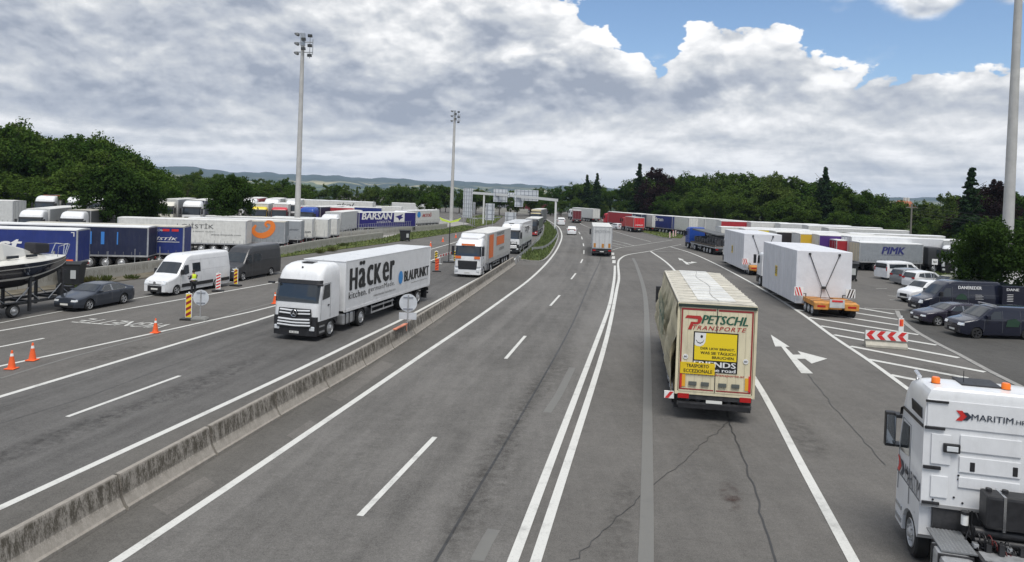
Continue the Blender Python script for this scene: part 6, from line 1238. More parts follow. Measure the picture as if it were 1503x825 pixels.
A = W(1407, 352.5, 4); t = semi('long plain white lorry partly hidden by the bushy tree on the right', A, R(2), dict(style='round'), dict(kind='box', side=WHITE, roof=ROOFS[2]), detail=1, anchor=(-2.9, -1.275))
p = W(1399, 405); semi('white lorry cab facing the camera just left of the bushy tree', p, R(238), dict(style='mid'), CUR(LG, L=7, nw=2), detail=1, anchor=(0, 0), name='rigid_lorry')
# line of lorries along the far right edge of the road, nose to tail, facing away
def lineup(px, py, rz, label, sd, rr, cabc=None, texts=(), L=13.6, kind='curtain', front=True):
    A = W(px, py, 4)
    if cabc: t = semi(label, A, R(rz), dict(style='mid', col=cabc), dict(side=sd, rear=rr, L=L, roof=ROOFS[0], kind=kind), detail=1, anchor=(-2.9-L, 1.275)); x0 = -2.9
    else: t = lonely(label, A, R(rz), dict(side=sd, rear=rr, L=L, roof=ROOFS[0], kind=kind), anchor=(-L, 1.275), detail=1); x0 = 0
    for s_, x, z_, w_, h_ in texts: m = MB(); put_text(m, s_, (x0+x, 1.29, z_), (-1, 0, 0), (0, 0, 1), w_, h_, .04); m.build('lettering', TEXTWHT, t)
lineup(870, 306.4, 112, 'white reefer lorry at the far end of the roadside row, its rear door showing', WT, WT, WHITE)
lineup(928, 313, 108, 'long red lorry in the roadside row behind the red delivery lorry', REDT, REDT, RP_)
lineup(942, 314.2, 104, 'navy trailer with white lettering next to the long red lorry', NAVY, NAVY, None, [('TRUCKING', -4, 2.9, 6, .7)])
lineup(957, 315.2, 101, 'white trailer with a plain rear door between the navy and the blue one', WT, WT)
lineup(987, 317.2, 112, 'blue and maroon trailer with white lettering in the roadside row', BLUE, BLUE, MAR, [('Jadran', -5, 2.4, 5, 1.1)])
lineup(1011, 319.2, 102, 'white trailer with a small dark mark just left of the blue lorry cab', WT, WT)
lineup(1034, 320.3, 112, 'white trailer behind the blue lorry cab', WT, LG); lineup(1060, 321.8, 112, 'grey and white trailer right of the blue lorry cab in the roadside row', LG, MG); lineup(1083, 323.8, 112, 'last pale trailer of the roadside row above the farther white box', WT, WT)
# far lorries near the gantry
p = W(794, 311); semi('white lorry seen from behind below the gantry beam', p, R(100), dict(style='mid'), dict(side=WT, rear=WT), detail=0, anchor=(-16.5, 0)); p = W(812, 314.5); semi('maroon lorry parked beyond the gantry post', p, R(140), dict(style='mid', col=MAR), dict(side=MAR, rear=MG), detail=0, anchor=(-16.5, 0))
p = W(758, 309); semi('dark grey lorry on the far exit road below the sign backs', p, R(205), dict(style='mid', col=MG), dict(side=DG), detail=0, anchor=(-9, 0))
# viaduct and its lorry far to the left
v0, v1 = Wd(505, 286.5, 330), Wd(597, 293.5, 300); br = thing('viaduct', 'grey road viaduct crossing the trees far to the left', 'bridge', (v0.x, v0.y, 0), ang(v0, v1)); vl = (v1-v0).length
MB().box(-2, vl, -4, 4, 2.2, 3.2).box(-2, vl, -4, -3.8, 3.2, 4.0).box(-2, vl, 3.8, 4, 3.2, 4.0).build('deck', CONC, br)
for k in range(4): MB().box(vl*(k+.4)/4-.5, vl*(k+.4)/4+.5, -2, 2, -3, 2.2).build('pier', CONC, br)
p = br.location+Vector((10, -3, 0)); t = semi('pale lorry crossing the far viaduct', p, R(170), dict(style='mid'), dict(kind='box', side=WT, L=7), detail=0); t.location.z = 3.2
w_ = Wd(700, 303, 300); w2_ = Wd(775, 308, 290); br = thing('parapet_wall', 'pale parapet of the far road behind the gantry', 'wall', (w_.x, w_.y, -.1), ang(w_, w2_)); MB().box(0, (w2_-w_).length, -.2, .2, 0, 1.9).build('parapet', WCON, br)
# ================================================================ CARS AND VANS
CARG = mat('paint_bluegrey_metallic', (.055, .065, .085), .28, .5, coat=.5); DARKV = mat('paint_anthracite', (.045, .046, .05), .35, .2, coat=.3, dirt=.15); MIDN = mat('paint_midnight', (.010, .012, .025), .18, coat=.6); SILV = mat('paint_silver', (.32, .33, .34), .3, .5, coat=.4)
vehicle('blue-grey saloon car beside the boat trailer', W(132, 455.8), ang(W(178.5, 446.8), W(132, 455.8)), SEDAN, CARG, anchor=(-.95, .93), name='saloon_car')
vt_, api = vehicle('white long high-roof van with a black lower body, an officer at its door', W(259.6, 433.6), R(255.5), BIGVAN, WHITE, name='panel_van', cat='van', anchor=(-1.0, 1.0), trim=BLACKP)
api['side']('rear_side_window', [(-2.6, 1.45), (-2.6, 2.1), (-3.45, 2.1), (-3.45, 1.45)], GLASS, .01); api['side']('lower_cladding', [(-1.45, .50), (-1.45, .74), (-4.85, .74), (-4.85, .50)], BLACKP, .035); api['side']('lower_cladding', [(-5.75, .50), (-5.75, .74), (-6.8, .74), (-6.8, .50)], BLACKP, .035)
m = MB().cyl((.0, 0, .9), (.02, 0, .9), .11, n=16).build('badge', CHROME, vt_)
vt2, api = vehicle('dark grey high-roof van parked behind the white van', W(357.2, 412.4), R(258), BIGVAN, DARKV, name='panel_van', cat='van', anchor=(-1.0, 1.0))
api['side']('rear_side_window', [(-2.6, 1.45), (-2.6, 2.05), (-3.6, 2.05), (-3.6, 1.45)], GLASS, .01)
vt3, api = vehicle('white minibus seen from behind in the right car park', W(1302, 411.3), R(16), dict(MIDVAN, rw=(-5.11, -5.17)), WHITE, name='minibus', cat='van', anchor=(-5.2, -.97)); api['side']('rear_side_window', [(-2.6, 1.25), (-2.6, 1.7), (-4.9, 1.7), (-4.9, 1.25)], GLASS, .01)
MB().box(-5.225, -5.2, -.75, .75, 1.25, 1.75).build('tailgate_window', GLASS, vt3, bevel=.01)
_, api = vehicle('silver car parked between the minibus and the white hatchback', W(1324, 419), R(16), HATCH, SILV, anchor=(-4.4, -.92)); _, api = vehicle('white hatchback seen from behind in the right car park', W(1343, 424), R(16), HATCH, WHITE, anchor=(-4.4, -.92))
vehicle('small white van facing left beside the tall dark van', W(1338, 446), R(196), dict(HATCH, prof=[(.5, .6), (0, .65), (-.03, .8), (-.15, .98), (-.9, 1.12), (-1.05, 1.16), (-1.7, 1.7), (-2.3, 1.82), (-4.25, 1.78), (-4.36, 1.6), (-4.4, .6), (-5, .5)], win=[[(-1.5, 1.1), (-1.9, 1.55), (-2.4, 1.6), (-2.4, 1.1)]]), WHITE, name='small_van', cat='van', anchor=(0, .9), detail=0)
CRM = mat('paint_ivory', (.62, .60, .42), .4, dirt=.2); vehicle('vehicle with an ivory roof half hidden behind the tall dark van', Vector((Wd(1367, 405, 68).x, 68, 0)), R(183), dict(MIDVAN, L=4.6, ax=(-.9, -3.6), prof=[(.5, .6), (0, .7), (-.15, .95), (-.8, 1.15), (-1.4, 1.7), (-2.2, 1.76), (-4.5, 1.72), (-4.6, 1.0), (-5, .6)], ws=(-.9, -1.35), win=[], seams=[], handles=[]), CRM, name='small_van', cat='van', anchor=(0, 0), detail=0)
vt4, api = vehicle('tall midnight blue van with large white lettering on its side', W(1352, 461.5), R(181), dict(BIGVAN, L=6.0, ax=(-.95, -4.6), prof=[(.5, .65), (0, .75), (-.04, .95), (-.18, 1.1), (-.85, 1.3), (-1.0, 1.38), (-1.75, 2.15), (-2.1, 2.42), (-2.6, 2.52), (-5.9, 2.54), (-5.97, 2.4), (-6, 1.2), (-6.4, .7)]), MIDN, name='panel_van', cat='van', anchor=(0, 1.0))
GSW = mat('print_green', (.015, .045, .025), .5); zt_ = 1.02
m = MB(); put_text(m, 'DANEREDER', (-2.7, 1.0, 1.98), (-1, 0, -.0), (0, -.12, 1), 1.75, .22, .03); m.build('lettering', TEXTWHT, vt4); m = MB()
for k in range(4): m.box(-4.5-.1*(k % 2), -4.0, .985-.03*k*0, 1.0, 1.55-.1*k*1.0, 1.58-.1*k)
m.v = [(x, 1.012 if z < 1.4 else 1.012-.1*(z-1.35)*.8, z) for x, y, z in m.v]; m.build('small_print', TEXTWHT, vt4); m = MB().poly([(-2.5, 1.014, 1.2), (-3.4, 1.014, 1.2), (-3.3, .995, 1.5), (-3.0, .98, 1.65), (-2.7, .995, 1.5)]); m.build('green_swoosh', GSW, vt4)
vehicle('dark violet estate car with bright rims between the two midnight blue vans', W(1377, 479), R(184), WAGON, mat('paint_plum', (.03, .026, .042), .25, .2, coat=.5), name='estate_car', anchor=(-.95, .93))
vt5, api = vehicle('midnight blue van with a green print cut off by the right edge of the view', W(1434, 497.5), R(182), MIDVAN, MIDN, name='panel_van', cat='van', anchor=(-.95, .97), rimmat=RIMBACK)
m = MB().poly([(-2.7, 1.0, .8), (-3.5, 1.0, .8), (-3.6, 1.0, 1.1), (-3.3, .99, 1.3), (-2.8, .99, 1.2)]); m.build('green_swoosh', GSW, vt5); MB().box(-2.2, -2.1, -.8, .8, 2.02, 2.07).box(-2.18, -2.12, .7, .76, 1.95, 2.03).box(-2.18, -2.12, -.76, -.7, 1.95, 2.03).build('roof_bar', ALU, vt5)
p = Wd(1471, 440, 54.5); dt = thing('box_trailer', 'dark box trailer with small white lettering beside the white building', 'trailer', (p.x, 54.5, 0)); MB().box(0, 1.7, 0, 3, .45, 2.35).build('box_body', MIDN, dt, bevel=.04); m = MB(); put_text(m, 'DANE', (.3, -.01, 2.0), (1, 0, 0), (0, 0, 1), .9, .18, .03)
for k in range(5): m.box(.35, .8, -.012, -.004, 1.7-.12*k, 1.73-.12*k)
m.build('lettering', TEXTWHT, dt); 
for x in (.2, 1.5): MB().cyl((x-.0, .6, .3), (x+.15, .6, .3), .3, n=16).build('wheel', RUBBER, dt)
# ================================================================ WHITE BUILDING AT THE RIGHT EDGE
p = Wd(1477, 371, 74); bz = p.z; bd_ = thing('white_building', 'low white building with a dark roof edge and a recessed front at the right edge', 'building', (p.x, 74, 0)); BW = mat('render_white', (.66, .66, .63), .8, var=.05, vscale=.7, dirt=.12)
MB().box(0, 14, 0, 9, 2.5, bz-.35).build('upper_wall', BW, bd_); MB().box(.4, 14, 1.5, 9, 0, 2.5).build('lower_wall', BW, bd_); MB().box(-.15, 14.2, -.2, 9.2, bz-.35, bz).build('roof', mat('roof_edge', (.05, .05, .055), .6), bd_); MB().box(0, 14, .2, 1.5, 0, 1.9).build('front_ledge', BW, bd_)
for k in range(3): wn = MB().box(3+3*k, 4.6+3*k, .17, .2, 1.1, 1.7).build('window', GLASS, bd_); MB().box(2.95+3*k, 4.65+3*k, .15, .168, 1.04, 1.1).build('sill', ALU, wn)
p = Wd(1471, 406, 56.5); ns = thing('notice_sign', 'small white notice sign left of the white building', 'sign', (p.x, 66, 0)); MB().box(0, .5, -.04, 0, p.z, p.z+.5).build('sign_panel', WHT, ns); MB().cyl((.25, .03, 0), (.25, .03, p.z+.4), .03).build('sign_post', GALV, ns); m = MB(); put_text(m, 'NO', (.1, -.045, p.z+.15), (1, 0, 0), (0, 0, 1), .3, .2, .03); m.build('sign_text', TEXTBLK, ns)
# ================================================================ BOAT ON ITS TRAILER
bw = W(97, 374, 3.1); bt = thing('motor_boat', 'dark hulled white-decked boat with stripes and a steel bow rail, raised on a trailer', 'boat', (bw.x, bw.y, 0), R(76)); HULL = mat('hull_navy', (.008, .010, .022), .15, coat=.6); DECK = mat('gelcoat_white', (.70, .69, .64), .3, coat=.4); ANTI = mat('antifouling_black', (.015, .014, .016), .7)
Lb = 10.5; st_ = 22
def hw_(x): t = min(1, -x/4.2); return 1.62*(1-(1-t)**2.1)+.02
def sheer(x): return 3.1-.02*(-x)+.006*x*x*.0
def keel(x): t = min(1, -x/3.4); return 2.45-.95*(t**.7)
def hull_pt(x, q):      # q 0 keel, 1 gunwale
    k, s, b = keel(x), sheer(x), hw_(x)
    return (b*(q**.62), k+(s-k)*q**1.15)
def hull_part(name, q0, q1, mt_, off=0.0):
    m = MB()
    for s in (1, -1):
        rows = []
        for i in range(st_+1): x = -Lb*i/st_; rows.append([(x, s*(hull_pt(x, q0+(q1-q0)*j/6)[0]+off), hull_pt(x, q0+(q1-q0)*j/6)[1]) for j in range(7)])
        m.rings(rows, False, False, closed=False)
    return m.build(name, mt_, bt, smooth=50)
hull_part('bottom', 0, .42, ANTI); hull_part('waterline_stripe', .42, .5, DECK); hull_part('topsides', .5, .9, HULL); hull_part('pinstripe', .83, .86, DECK, .006); hull_part('gunwale', .9, 1.0, HULL)
m = MB(); rows = []
for i in range(st_+1): x = -Lb*i/st_; b = hw_(x); rows.append([(x, b*f, sheer(x)+z*min(1, -x/3)) for f, z in ((-1, 0), (-.98, .06), (-.8, .16), (-.4, .36), (0, .42), (.4, .36), (.8, .16), (.98, .06), (1, 0))])
m.rings(rows, False, False, closed=False); m.build('deck', DECK, bt, smooth=40); MB().box(-Lb-.05, -Lb, -1.6, 1.6, 1.2, 3.3).build('transom', HULL, bt)
cbn = MB(); cbn.rings([[(x, y*w, z) for y, z in ((-1, 3.2), (1, 3.2), (.8, h), (-.8, h))] for x, w, h in ((-2.6, .3, 3.45), (-3.6, .85, 3.75), (-5.2, 1.15, 4.2), (-8, 1.2, 4.25))]); cbn.build('cabin', DECK, bt, bevel=.08)
for k in range(3): MB().box(-3.9-1.2*k, -3.2-1.2*k, -1.22, -1.14, 3.3, 3.45).build('cabin_window', GLASS, bt)
m = MB(); 
for s in (1, -1): m.tube([(-.1, s*.1, 3.12), (.05, s*.2, 3.75), (-.35, s*.45, 3.82), (-.6, s*.5, 3.2)], .03, 6); m.tube([(-.35, s*.45, 3.82), (-1.5, s*.95, 3.75), (-1.6, s*.98, 3.15)], .018, 5)
m.tube([(.05, .2, 3.75), (.12, 0, 3.78), (.05, -.2, 3.75)], .03, 6); m.build('bow_rail', CHROME, bt, smooth=60); MB().box(-2.4, -2.0, -.3, .3, 3.45, 3.55).build('deck_hatch', BLACKP, bt, bevel=.03); MB().cyl((-1.2, -.3, 3.25), (-1.2, -.3, 3.42), .06).build('cleat', CHROME, bt)
MB().rings([[(-1.9, -.75, 3.4), (-1.9, .1, 3.4), (-1.9, .1, 3.95), (-1.9, -.75, 3.95)], [(-2.9, -.75, 3.4), (-2.9, .1, 3.4), (-2.9, .1, 4.05), (-2.9, -.75, 4.05)]]).build('covered_outfit', mat('cover_black', (.02, .02, .025), .7), bt, bevel=.12)
tr_ = thing('boat_trailer', 'black steel boat trailer with upright cradle arms under the dark hulled boat', 'trailer', (bw.x, bw.y, 0), R(76)); m = MB()
for s in (1, -1): m.box(-10.5, .2, s*.85-.06, s*.85+.06, .62, .78)
for x in (-9, -7, -5, -3, -1, .1): m.box(x-.06, x+.06, -.85, .85, .6, .74)
m.box(.2, 1.8, -.06, .06, .6, .72); m.build('trailer_frame', CHASS, tr_)
for x in (-1.2, -3.4, -5.6):
    for s in (1, -1): MB().box(x-.07, x+.07, s*.95-.07, s*.95+.07,   .2, 2.2 if x < -2 else 2.5).box(x-.3, x+.3, s*.9-.05, s*.9+.05, 1.95 if x < -2 else 2.2, 2.12 if x < -2 else 2.35).build('cradle_arm', CHASS, tr_); MB().tube([(x-.9, s*.9, .75), (x, s*.95, 1.6)], .03).tube([(x+.7, s*.9, .75), (x, s*.95, 1.3)], .025).build('cradle_brace', STEEL, tr_)
for x in (-4.6, -6.0):
    for s in (1, -1): wheel(tr_, x, s*1.1, r=.38, w=.25); MB().box(x-.5, x+.5, s*1.1-.15, s*1.1+.15, .8, .84).build('mudguard', BLACKP, tr_)
for s in (1, -1): wheel(tr_, .9, s*.8, r=.36, w=.25)
MB().box(.3, .7, -.9, .9, .5, .8).box(-.2, .2, -.5, .5, .75, 1.2).build('winch_post', CHASS, tr_)
# ================================================================ PERSON
def skin(name, V, Ed, rad, material, parent=None, sub=1):
    me = bpy.data.meshes.new(name); me.from_pydata(V, Ed, []); o = bpy.data.objects.new(name, me); COL.objects.link(o)
    md = o.modifiers.new('s', 'SKIN'); 
    for i, v in enumerate(me.skin_vertices[0].data): v.radius = rad[i] if isinstance(rad[i], tuple) else (rad[i], rad[i]); v.use_root = (i == 0)
    md2 = o.modifiers.new('u', 'SUBSURF'); md2.levels = md2.render_levels = sub
    bpy.context.view_layer.update(); m2 = bpy.data.meshes.new_from_object(o.evaluated_get(bpy.context.evaluated_depsgraph_get()))
    for p in m2.polygons: p.use_smooth = True
    bpy.data.objects.remove(o); m2.materials.append(material); n = bpy.data.objects.new(name, m2); COL.objects.link(n)
    if parent: n.parent = parent
    return n
p = W(283.5, 434.5); SKIN = mat('skin', (.45, .26, .18), .6)
V = [(0, 0, .98), (0, 0, 1.2), (0, 0, 1.42), (.01, 0, 1.52), (.02, 0, 1.60), (.02, 0, 1.70), (0, .19, 1.40), (.10, .24, 1.16), (.30, .16, 1.18), (.38, .13, 1.20), (0, -.19, 1.40), (.06, -.25, 1.14), (.26, -.17, 1.16), (.34, -.14, 1.19), (0, .1, .92), (.01, .11, .50), (-.01, .11, .09), (.12, .12, .04), (0, -.1, .92), (.0, -.12, .50), (-.04, -.13, .09), (.09, -.14, .04)]
Ed = [(0, 1), (1, 2), (2, 3), (3, 4), (4, 5), (2, 6), (6, 7), (7, 8), (8, 9), (2, 10), (10, 11), (11, 12), (12, 13), (0, 14), (14, 15), (15, 16), (16, 17), (0, 18), (18, 19), (19, 20), (20, 21)]
rd = [(.13, .16), (.12, .15), (.11, .16), .055, .09, .085, .06, .045, .035, .035, .06, .045, .035, .035, .085, .06, .045, .035, .085, .06, .045, .035]
off = thing('person', 'person in yellow safety vest and dark trousers at the white van door', 'person', (p.x, p.y, .016), R(150))
body = skin('body', V, Ed, rd, SKIN, off)
idx = [0, 14, 15, 16, 18, 19, 20]; mp_ = {k: i for i, k in enumerate(idx)}
skin('trousers', [V[k] for k in idx], [(mp_[a], mp_[b]) for a, b in ((0, 14), (14, 15), (15, 16), (0, 18), (18, 19), (19, 20))], [(.15, .18), .105, .08, .06, .105, .08, .06], mat('cloth_black', (.015, .016, .02), .8), off)
skin('shirt', [V[1], V[2], V[6], V[7], V[8], V[10], V[11], V[12]], [(0, 1), (1, 2), (2, 3), (3, 4), (1, 5), (5, 6), (6, 7)], [(.13, .16), (.12, .17), .075, .06, .045, .075, .06, .045], mat('cloth_navy', (.02, .03, .05), .8), off)
vest = skin('safety_vest', [(0, 0, 1.0), (0, 0, 1.2), (0, 0, 1.42), (0, .13, 1.44), (0, -.13, 1.44)], [(0, 1), (1, 2), (2, 3), (2, 4)], [(.17, .2), (.155, .19), (.15, .17), .09, .09], mat('vest_yellow', (.62, .80, .03), .6), off)
MB().lathe([(.175, 1.1), (.185, 1.13), (.185, 1.17), (.175, 1.2)], n=14, axis='z').build('reflective_band', WHT, vest)
MB().lathe([(.001, 1.80), (.06, 1.79), (.098, 1.73), (.1, 1.67), (.09, 1.63)], (.012, 0, 0), 14, 'z').build('hair', mat('hair_dark', (.03, .02, .015), .8), off, smooth=60)
# ================================================================ TREES
def leaf_mat(name, c1, c2, tr=.25):
    M = bpy.data.materials.new(name); M.use_nodes = True; T = M.node_tree; T.nodes.clear(); L = T.links.new
    oi = N(T, 'ShaderNodeObjectInfo'); g = N(T, 'ShaderNodeTexCoord'); n = N(T, 'ShaderNodeTexNoise', i_Scale=.55, i_Detail=4.0); L(g.outputs['Object'], n.inputs['Vector'])
    f = MT(T, 'ADD', MT(T, 'MULTIPLY', oi.outputs['Random'], .6), SM(T, n.outputs[0], .35, .65, 0, .4), clamp=True)
    c = MIX(T, f, c1, c2); d = N(T, 'ShaderNodeBsdfDiffuse'); t = N(T, 'ShaderNodeBsdfTranslucent'); L(c, d.inputs[0]); L(c, t.inputs[0])
    mx = N(T, 'ShaderNodeMixShader'); mx.inputs[0].default_value = tr; L(d.outputs[0], mx.inputs[1]); L(t.outputs[0], mx.inputs[2]); o = N(T, 'ShaderNodeOutputMaterial'); L(mx.outputs[0], o.inputs[0]); return M
LF = leaf_mat('leaves_broad', (.026, .060, .012), (.082, .128, .026)); LFL = leaf_mat('leaves_light', (.048, .088, .018), (.095, .130, .032)); LFD = leaf_mat('leaves_conifer', (.02, .040, .018), (.034, .058, .025), .1); LFK = leaf_mat('leaves_dark', (.019, .042, .010), (.045, .078, .018)); LFP = leaf_mat('leaves_purple', (.022, .014, .015), (.036, .022, .022)); BARK = mat('bark', (.075, .06, .045), .95, var=.3, vscale=4)
def crown_mesh(name, H, Rw, z0, seed, material, n_cl=95, per=85, leaf=.26, conifer=False):
    r = np.random.default_rng(seed); cl = []
    if conifer:
        lay = int(H*1.35)
        for k in range(lay):
            z = z0+(H-z0)*k/lay; rad = Rw*(1-k/lay)**1.15*r.uniform(.65, 1.2)+.12; nb = max(4, int(5+rad*4))
            for b in range(nb):
                a = r.uniform(0, 6.283); zz = z+r.uniform(0, 1)*(H-z0)/lay; rb = rad*r.uniform(.7, 1.12)
                for q in np.linspace(.15, 1, 5): cl.append((rb*q*math.cos(a), rb*q*math.sin(a), zz-.22*rb*q, .26+.16*rb*(1-q)))
    else:
        lobes = [(r.normal(0, Rw*.36), r.normal(0, Rw*.36), z0+(H-z0)*r.uniform(.22, .80), Rw*r.uniform(.40, .62)) for _ in range(11)]+[(0, 0, z0+(H-z0)*.55, Rw*.72), (r.normal(0, .3), r.normal(0, .3), H-Rw*.42, Rw*.42)]
        for k in range(n_cl):
            lx_, ly_, lz_, lr = lobes[r.integers(len(lobes))]; d = r.normal(size=3); d /= np.linalg.norm(d); d[2] = abs(d[2])*.9-.25 if r.random() < .75 else d[2]; q = lr*r.uniform(.72, 1.08); cl.append((lx_+d[0]*q, ly_+d[1]*q, lz_+d[2]*q*.85, lr*.30*r.uniform(.7, 1.3)))
    if conifer: per = 26
    V = []; 
    C = np.array(cl); n = len(C)*per; ci = np.repeat(np.arange(len(C)), per)
    off_ = r.normal(size=(n, 3)); off_ /= (np.linalg.norm(off_, axis=1)[:, None]+1e-9); off_ *= (r.random((n, 1))**.5)
    if conifer: off_[:, 2] *= .6
    P = C[ci, :3]+off_*C[ci, 3:4]*1.25
    nrm = off_*.8+r.normal(size=(n, 3))*.55+np.array([0, 0, .35]); nrm /= np.linalg.norm(nrm, axis=1)[:, None]
    u = np.cross(nrm, r.normal(size=(n, 3))); u /= np.linalg.norm(u, axis=1)[:, None]; v = np.cross(nrm, u); s = leaf*r.uniform(.6, 1.3, (n, 1))
    pts = np.stack([P-u*s*.5, P-v*s*.32+u*s*.05, P+u*s*.5, P+v*s*.32], 1).reshape(-1, 3); keep = pts
    me = bpy.data.meshes.new(name); me.vertices.add(4*n); me.vertices.foreach_set('co', keep.astype(np.float32).ravel()); me.loops.add(4*n); me.loops.foreach_set('vertex_index', np.arange(4*n, dtype=np.int32)); me.polygons.add(n); me.polygons.foreach_set('loop_start', np.arange(0, 4*n, 4, dtype=np.int32)); me.polygons.foreach_set('loop_total', np.full(n, 4, dtype=np.int32)); me.update(calc_edges=True); me.materials.append(material); return me
def trunk_mesh(name, H, r0, seed):
    r = random.Random(seed); m = MB(); p = Vector((0, 0, 0)); rad = r0; pts = [p.copy()]
    for k in range(5): p = p+Vector((r.uniform(-.25, .25), r.uniform(-.25, .25), H*.16)); m.cyl(pts[-1], p, rad, rad*.8, 8, False); rad *= .8; pts.append(p.copy())
    for k in range(7): a = r.uniform(0, 6.28); b = pts[2+k % 4]; q = b+Vector((math.cos(a)*H*.18, math.sin(a)*H*.18, H*r.uniform(.08, .2))); m.cyl(b, q, rad*.9, rad*.3, 6, False)
    me = m.mesh(name, smooth=60); me.materials.append(BARK); return me
PROTO = {}
for i in range(4): PROTO['broad%d' % i] = (crown_mesh('crown', 12, 4.2+.3*i, 1.6, 20+i, LF, 150, 70, .42), trunk_mesh('trunk', 11, .3, i), 12)
PROTO['light'] = (crown_mesh('crown', 12, 4.0, 1.2, 31, LFL, 140, 65, .42), trunk_mesh('trunk', 11, .25, 9), 12)
PROTO['light2'] = (crown_mesh('crown', 12, 3.2, .8, 32, LFL, 110, 65, .40), trunk_mesh('trunk', 11, .22, 10), 12)
PROTO['tall'] = (crown_mesh('crown', 16, 3.6, 2.0, 33, LF, 150, 75, .42), trunk_mesh('trunk', 14, .3, 11), 16)
PROTO['spruce'] = (crown_mesh('crown', 16, 3.9, 1.0, 34, LFD, leaf=.42, conifer=True), trunk_mesh('trunk', 15, .22, 12), 16)
PROTO['fir'] = (crown_mesh('crown', 14, 3.0, 1.0, 35, LFD, leaf=.36, conifer=True), trunk_mesh('trunk', 13, .2, 13), 14)
PROTO['purple'] = (crown_mesh('crown', 14, 4.8, 1.5, 36, LFP, 150, 80, .42), trunk_mesh('trunk', 12, .35, 14), 14)
PROTO['bush'] = (crown_mesh('crown', 6, 3.1, .15, 37, LFK, 170, 110, .26), trunk_mesh('trunk', 4.5, .14, 15), 6)
PROTO['bush2'] = (crown_mesh('crown', 7, 3.9, .1, 38, LFK, 230, 120, .26), trunk_mesh('trunk', 5, .16, 16), 7)
def tree(kind, px, d, top_py, label, group=None, wide=1.0, z=None, name='tree'):
    q = Wd(px, top_py, d); cm, tm, h0 = PROTO[kind]; zb_ = terrain_z(q.x, d) if z is None else z; h = max(2.0, q.z-zb_); s = h/h0
    o = thing(name, label, 'tree', (q.x, d, zb_), rng.uniform(0, 6.28), group); sw = s*wide*rng.uniform(.92, 1.1)
    o.scale = (sw, sw, s)
    for nm, me in (('crown', cm), ('trunk', tm)):
        c = bpy.data.objects.new(nm, me); COL.objects.link(c); c.parent = o
    return o
BK = ['broad0', 'broad1', 'broad2', 'broad3']
def skyline(pts, x): return float(np.interp(x, [p[0] for p in pts], [p[1] for p in pts]))
# left wood
SL = [(-60, 160), (0, 172), (14, 168), (30, 182), (60, 190), (88, 196), (122, 190), (145, 200), (170, 208), (195, 216), (215, 232), (226, 250)]
for x in range(-70, 222, 15):
    for row, (dd, k) in enumerate(((118, 0), (132, 3))):
        xx = x+rng.uniform(-6, 6)+row*7; kd = BK[rng.integers(4)] if rng.random() < .6 else 'light' if rng.random() < .5 else 'tall'
        tree(kd, xx, dd+rng.uniform(-4, 4), skyline(SL, xx)+rng.uniform(0, 8)+(8 if row == 0 else -1), 'dark green leafy tree in the tall dense wood behind the left truck park', 'trees of the tall wood at the left', .9)
for x in range(-60, 215, 22): tree('light2' if rng.random() < .4 else BK[rng.integers(4)], x+rng.uniform(-6, 6), 113+rng.uniform(-2, 2), 250+rng.uniform(-18, 12), 'low leafy tree at the foot of the tall wood at the left', 'low trees at the foot of the left wood', 1.3)
tree('bush', 182, 95, 242, 'round dark green tree standing among the left lorries, nearest the tall wood', wide=.92, z=1.0); tree('bush', 212, 97, 266, 'lower bushy tree touching the round tree among the left lorries', wide=.7, z=1.0)
tree('bush', 331, 99, 257, 'round dark green tree among the left lorries, left of the light mast', wide=.85, z=1.0)
# belt behind the lorries, left middle
SM_ = [(225, 258), (260, 255), (300, 252), (340, 256), (372, 259), (410, 262), (440, 265), (480, 268), (520, 272), (560, 270), (600, 270), (640, 272), (680, 276), (720, 279), (760, 281), (800, 276)]
for row, dd in enumerate((172, 210, 262)):
    for x in np.arange(222, 800, 18 if row < 2 else 15):
        xx = x+rng.uniform(-6, 6); 
        if 438 < xx < 620 and row == 0: continue
        if row < 2 and xx > 640: continue
        k = rng.random(); kd = 'light' if k < .28 else 'light2' if k < .4 else BK[rng.integers(4)]; tp = skyline(SM_, xx)+rng.uniform(-3, 4)+(9-row*5 if row < 3 else 0)
        if 438 < xx < 620: tp = max(tp, (297 if row == 1 else 268)+rng.uniform(-2, 5))
        tree(kd, xx, dd+rng.uniform(-10, 10), tp, 'leafy tree in the belt of trees beyond the left truck park', 'trees of the belt beyond the left truck park', 1.0)
# right wood
SR = [(790, 272), (812, 268), (840, 266), (868, 264), (900, 274), (925, 264), (945, 258), (960, 247), (975, 250), (990, 259), (1010, 256), (1040, 248), (1070, 247), (1100, 250), (1118, 256), (1128, 262), (1150, 252), (1172, 254), (1190, 262), (1212, 258), (1228, 272), (1245, 276), (1262, 275), (1278, 278), (1300, 292), (1330, 296), (1360, 296), (1372, 284), (1400, 283), (1425, 282), (1450, 270), (1480, 280), (1503, 300), (1560, 285), (1640, 290)]
DR_ = lambda x: float(np.interp(x, [790, 900, 1000, 1150, 1300, 1400, 1640], [275, 245, 205, 175, 155, 140, 120]))
for row in (0, 1, 3):
    for x in np.arange(786, 1600, 19):
        xx = x+rng.uniform(-6, 6)+row*4; k = rng.random(); kd = 'light' if k < .28 else BK[rng.integers(4)] if k < .95 else 'tall'
        tp = skyline(SR, xx)+rng.uniform(0, 6)+(3-row)*11 if row < 3 else skyline(SR, xx)+rng.uniform(-1, 4)
        tree(kd, xx, DR_(xx)+row*9+rng.uniform(-4, 4), tp, 'leafy tree in the wood behind the right truck park', 'trees of the wood behind the right truck park', 1.05)
